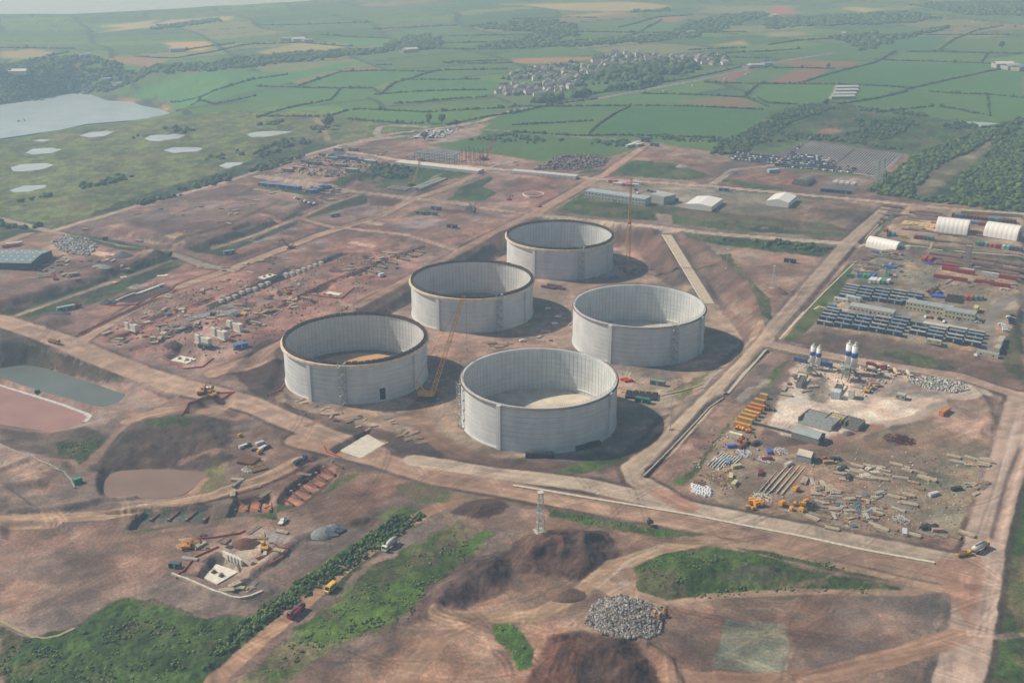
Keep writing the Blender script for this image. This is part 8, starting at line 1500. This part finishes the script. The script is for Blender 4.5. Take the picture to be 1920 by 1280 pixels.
wood("roadside_hedge", "thick dark hedge beside the dirt road", [[(400,1215),(440,1180),(500,1130),(560,1088),(620,1050),(680,1010),(740,968),(795,958),(800,970),(760,995),(700,1035),(640,1075),(560,1130),(500,1165),(430,1220),(380,1262)]], 1.1, .3, .95, 1.0, False, .72, 1.15, 'stuff', [(70,90,44),(58,76,40),(84,102,52),(64,84,42),(94,106,58)])
wood("scrub", "low bushes and tall grass on the front banks", [[(0,1200),(120,1190),(250,1150),(360,1175),(480,1160),(440,1200),(300,1300),(0,1300)],[(440,1290),(600,1170),(700,1080),(860,1000),(900,1040),(800,1100),(760,1160),(620,1210)],[(1195,1075),(1240,1040),(1320,1034),(1400,1048),(1300,1075),(1250,1110)],[(1030,955),(1100,968),(1200,990),(1290,1003),(1200,1000),(1100,978)],[(1260,1115),(1400,1098),(1560,1098),(1680,1108),(1500,1108),(1300,1122)],[(1345,1016),(1480,1040),(1650,1078),(1500,1055)],[(1225,1145),(1250,1125),(1265,1128),(1240,1142)],[(930,1172),(960,1170),(995,1220),(985,1250),(960,1215)],[(1105,1140),(1130,1128),(1120,1145)],[(110,832),(200,815),(170,862),(120,855)],[(70,668),(240,712),(215,715),(90,676)]], 1.3, .2, .65, .5, False, .34, 1.25, 'stuff', [(84,102,50),(72,90,46),(96,112,56),(104,108,62),(60,78,40)])
wood("village_trees", "trees and gardens growing among the village houses", [[(940,150),(980,128),(1060,118),(1140,100),(1260,104),(1360,104),(1370,124),(1290,134),(1240,148),(1160,152),(1100,165),(1030,178),(940,182),(925,170)]], 13, 2.6, 5.5, .8, False, .52, 1.15)
wood("woodland", "dark copse below the village", [[(1130,142),(1180,128),(1240,118),(1260,126),(1300,118),(1310,128),(1250,140),(1240,150),(1190,150),(1140,150)],[(1140,170),(1200,158),(1240,148),(1235,154),(1180,168)],[(1000,190),(1110,176),(1100,184),(990,200)]], 9, 4, 8, .9)
def tree(px, py, h, label):
    x, y, z = at(px, py); t = thing("tree", label, "tree", (x, y, z), 0, "single trees"); b = MB(); b.cyl(0, 0, -.2, h*.05, h*.45, 7, h*.03)
    for k in range(3): a = k*2.1; b.bar((0, 0, h*.35), (h*.2*math.cos(a), h*.2*math.sin(a), h*.6), h*.03)
    mob("trunk", b.mesh("trunk", M((80,66,50), .9)), t); n = 14; q = VG.normal(0, 1, (n, 3)); q /= np.linalg.norm(q, axis=1, keepdims=True); parts = []
    v, f = I2; m = len(v); pos = q*np.array([h*.26, h*.26, h*.22])*VG.uniform(.4, 1, (n, 1))+np.array([0, 0, h*.62]); r = VG.uniform(.13, .22, n)*h
    V_ = v[None]*(1+VG.normal(0, .25, (n, m, 1)))*r[:, None, None]+pos[:, None]; F_ = f[None]+(np.arange(n)*m)[:, None, None]; c = np.array([lin(k) for k in FC0])[VG.integers(0, 5, n)]*VG.uniform(.8, 1.2, (n, 1))
    C_ = np.repeat(c[:, None], m, 1)*VG.uniform(.75, 1.25, (n, m, 1)); mob("crown", fast_mesh("crown", V_.reshape(-1, 3), F_.reshape(-1, 3), C_.reshape(-1, 3), LEAF), t)
for k, (px, py, h, lb) in enumerate([(805,232,13,"round dark tree beside the roundabout loop, the left of two"),(828,233,14,"round dark tree beside the roundabout loop, the right of two"),(613,243,16,"tall dark tree at the head of the heath track"),(620,236,12,"smaller dark tree behind the heath track"),(796,263,11,"dark tree at the edge of the far pale car park"),(855,238,9,"small tree on the verge of the far junction"),(1548,200,10,"dark bush tree by the poultry sheds"),(1553,128,9,"small tree on the hedge line east of the brown fields"),(198,455,6,"small tree on the storage yard bank"),(318,484,6,"dark bush at the end of the storage bank"),(1218,985,4,"small bush on the front verge"),(1878,92,14,"pale tree clump at the right of the far fields")]): tree(px, py, h, lb)
# ------------------------------------------------------------------ village, farms and far sheds
def house(c, rc, two):
    def f():
        b = MB(); L, W, H = 10, 7.5, (5.2 if two else 3.0); b.box(0, 0, -.5, L, W, H+.5); b.add([(-L/2,-W/2,H),(-L/2,W/2,H),(-L/2,0,H+2.8),(L/2,-W/2,H),(L/2,W/2,H),(L/2,0,H+2.8)], [(0,2,1),(3,4,5)])
        r = MB()
        for s in (-1, 1): r.profx([(0, H+2.8), (s*(W/2+.4), H-.25), (s*(W/2+.4), H-.05), (0, H+3.0)], -L/2-.3, L/2+.3)
        ch = MB(); ch.box(L*.35, 0, H+2, .8, .9, 2.0); w_ = MB(); w_.box(0, 0, 0, 1.6, .1, 1.2); wm = w_.mesh("window", GLS); p = [("wall", b.mesh("wall", M(c, .9)), (0,0,0), []), ("roof", r.mesh("roof", M(rc, .8)), (0,0,0), [("chimney", ch.mesh("chimney", M((120,96,84), .9)), (0,0,0))])]
        for x in (-2.8, 2.8): p.append(("window", wm, (x, -W/2-.02, 1.1), []))
        return p
    return f
HK = [("h%d%d" % (i, j), house(c, rc, j)) for i, c in enumerate([(208,208,204),(186,184,178),(164,160,154)]) for j, rc in enumerate([(112,112,116),(134,128,126)])]
VL = [[(945,160),(1000,160),(1060,150),(1100,158),(1040,178),(980,182),(930,176)],[(960,135),(1040,125),(1110,125),(1130,140),(1080,150),(1000,152),(960,150)],[(1110,112),(1150,98),(1230,104),(1260,112),(1240,118),(1180,126),(1130,138),(1110,128)],[(1260,108),(1360,106),(1366,122),(1300,122),(1255,118)]]
QN = ["south west","west","middle","east"]; vn = 0
for vi, P in enumerate(VL):
    pts = []; q = random.Random(vi+9); PP = np.array(P, float)
    for _ in range(6000):
        x, y = q.uniform(*[f(PP[:, 0]) for f in (np.min, np.max)]), q.uniform(*[f(PP[:, 1]) for f in (np.min, np.max)])
        if sdf(np.array([x]), np.array([y]), PP)[0] > 0 and all(abs(x-a) > 6.0 or abs(y-b) > 2.6 for a, b in pts): pts.append((x, y))
        if len(pts) >= [52,56,56,34][vi]: break
    for k, (x, y) in enumerate(sorted(pts)):
        kk = q.choices(range(6), [4,3,2,2,1,1])[0]; spawn(HK[kk][0], HK[kk][1], "house", "%s house, %s from the left in the %s part of the village" % (["white low","white tall","pale grey low","pale grey tall","grey low","grey tall"][kk], nth(k), QN[vi]), "house", at(x, y), q.choice([.2, .2+math.pi/2])+q.uniform(-.3, .3), "village houses", q.uniform(.75, 1.1)); vn += 1
print("houses", vn)
for k, (px, py) in enumerate([(1587,167),(1586,173),(1582,179.5),(1579,185)]): spawn("pou", shed(34, 9, 3.5, (150,150,146), (190,194,190), False), "poultry_shed", "long white roofed farm shed, %s from the back of the four" % nth(k), "farm shed", at(px, py), .12, "four long farm sheds")
for k, (px, py, s, lb) in enumerate([(1880,127,1.4,"white farm shed at the right edge of the fields"),(1895,130,1.3,"grey farm shed east of the white one"),(1910,132,1.2,"blue grey farm shed at the picture's right edge"),(1402,128,1,"pale shed beside the far road, west"),(1420,127,1,"pale shed beside the far road, middle"),(1434,124,1,"pale shed beside the far road, east"),(770,98,1.2,"white roofed works in the valley wood, right"),(760,99,1.1,"white roofed works in the valley wood, left"),(540,77,1.1,"white farm roof beyond the valley, second"),(560,78,1.2,"white farm roof beyond the valley, third"),(576,79,1.0,"white farm roof beyond the valley, fourth"),(528,76,.9,"white farm roof beyond the valley, first"),(34,136,1.4,"white farm roof above the wooded shore"),(332,97,1.2,"white farm roof beside the tan field"),(160,107,1.0,"white farm roof among the far hedges"),(1579,66,.9,"cream farmhouse among the eastern hedges"),(1193,20,.9,"white farm on the far hill"),(1296,62,.8,"small white farm by the far wood"),(1450,32,1,"pale buildings on the far right hill"),(222,160,.8,"white cottage at the head of the bay"),(200,150,.7,"second white cottage at the head of the bay")]):
    spawn("frm%d" % (k % 3), shed(22, 12, 5, (170,168,160), [(214,216,212),(170,176,176),(140,156,166)][k % 3], False), "farm_shed", lb, "farm shed", at(px, py), .1+.3*(k % 4), None, s)
for k, (px, py) in enumerate([(1345,153),(1360,149),(1300,162),(1245,172),(1400,140)]): spawn("lc01", lowcar(CP_[0], 5, 1.9, True), "far_van", "white vehicle on the far main road, %s from the east" % nth(k), "van", at(px, py), .6, "vehicles on the far main road")
# ------------------------------------------------------------------ haze: one box of even air
def haze():
    m = bpy.data.materials.new("haze"); m.use_nodes = True; t = m.node_tree; t.nodes.clear()
    o = t.nodes.new("ShaderNodeOutputMaterial"); v = t.nodes.new("ShaderNodeVolumePrincipled")
    v.inputs["Color"].default_value = (.50, .74, 1.0, 1); v.inputs["Absorption Color"].default_value = (1, 1, 1, 1); v.inputs["Density"].default_value = HAZE_DENSITY; v.inputs["Anisotropy"].default_value = .15
    t.links.new(v.outputs[0], o.inputs["Volume"])
    x0, x1, y0, y1, z0, z1 = -9000, 9000, -2500, 9000, -60, 300
    vs = [(x, y, z) for z in (z0, z1) for y in (y0, y1) for x in (x0, x1)]
    fs = [(0,2,3,1),(4,5,7,6),(0,1,5,4),(2,6,7,3),(0,4,6,2),(1,3,7,5)]
    me = bpy.data.meshes.new("haze"); me.from_pydata(vs, [], fs); me.materials.append(m); ob = bpy.data.objects.new("haze", me); COL.objects.link(ob); ob["kind"] = "stuff"
haze()
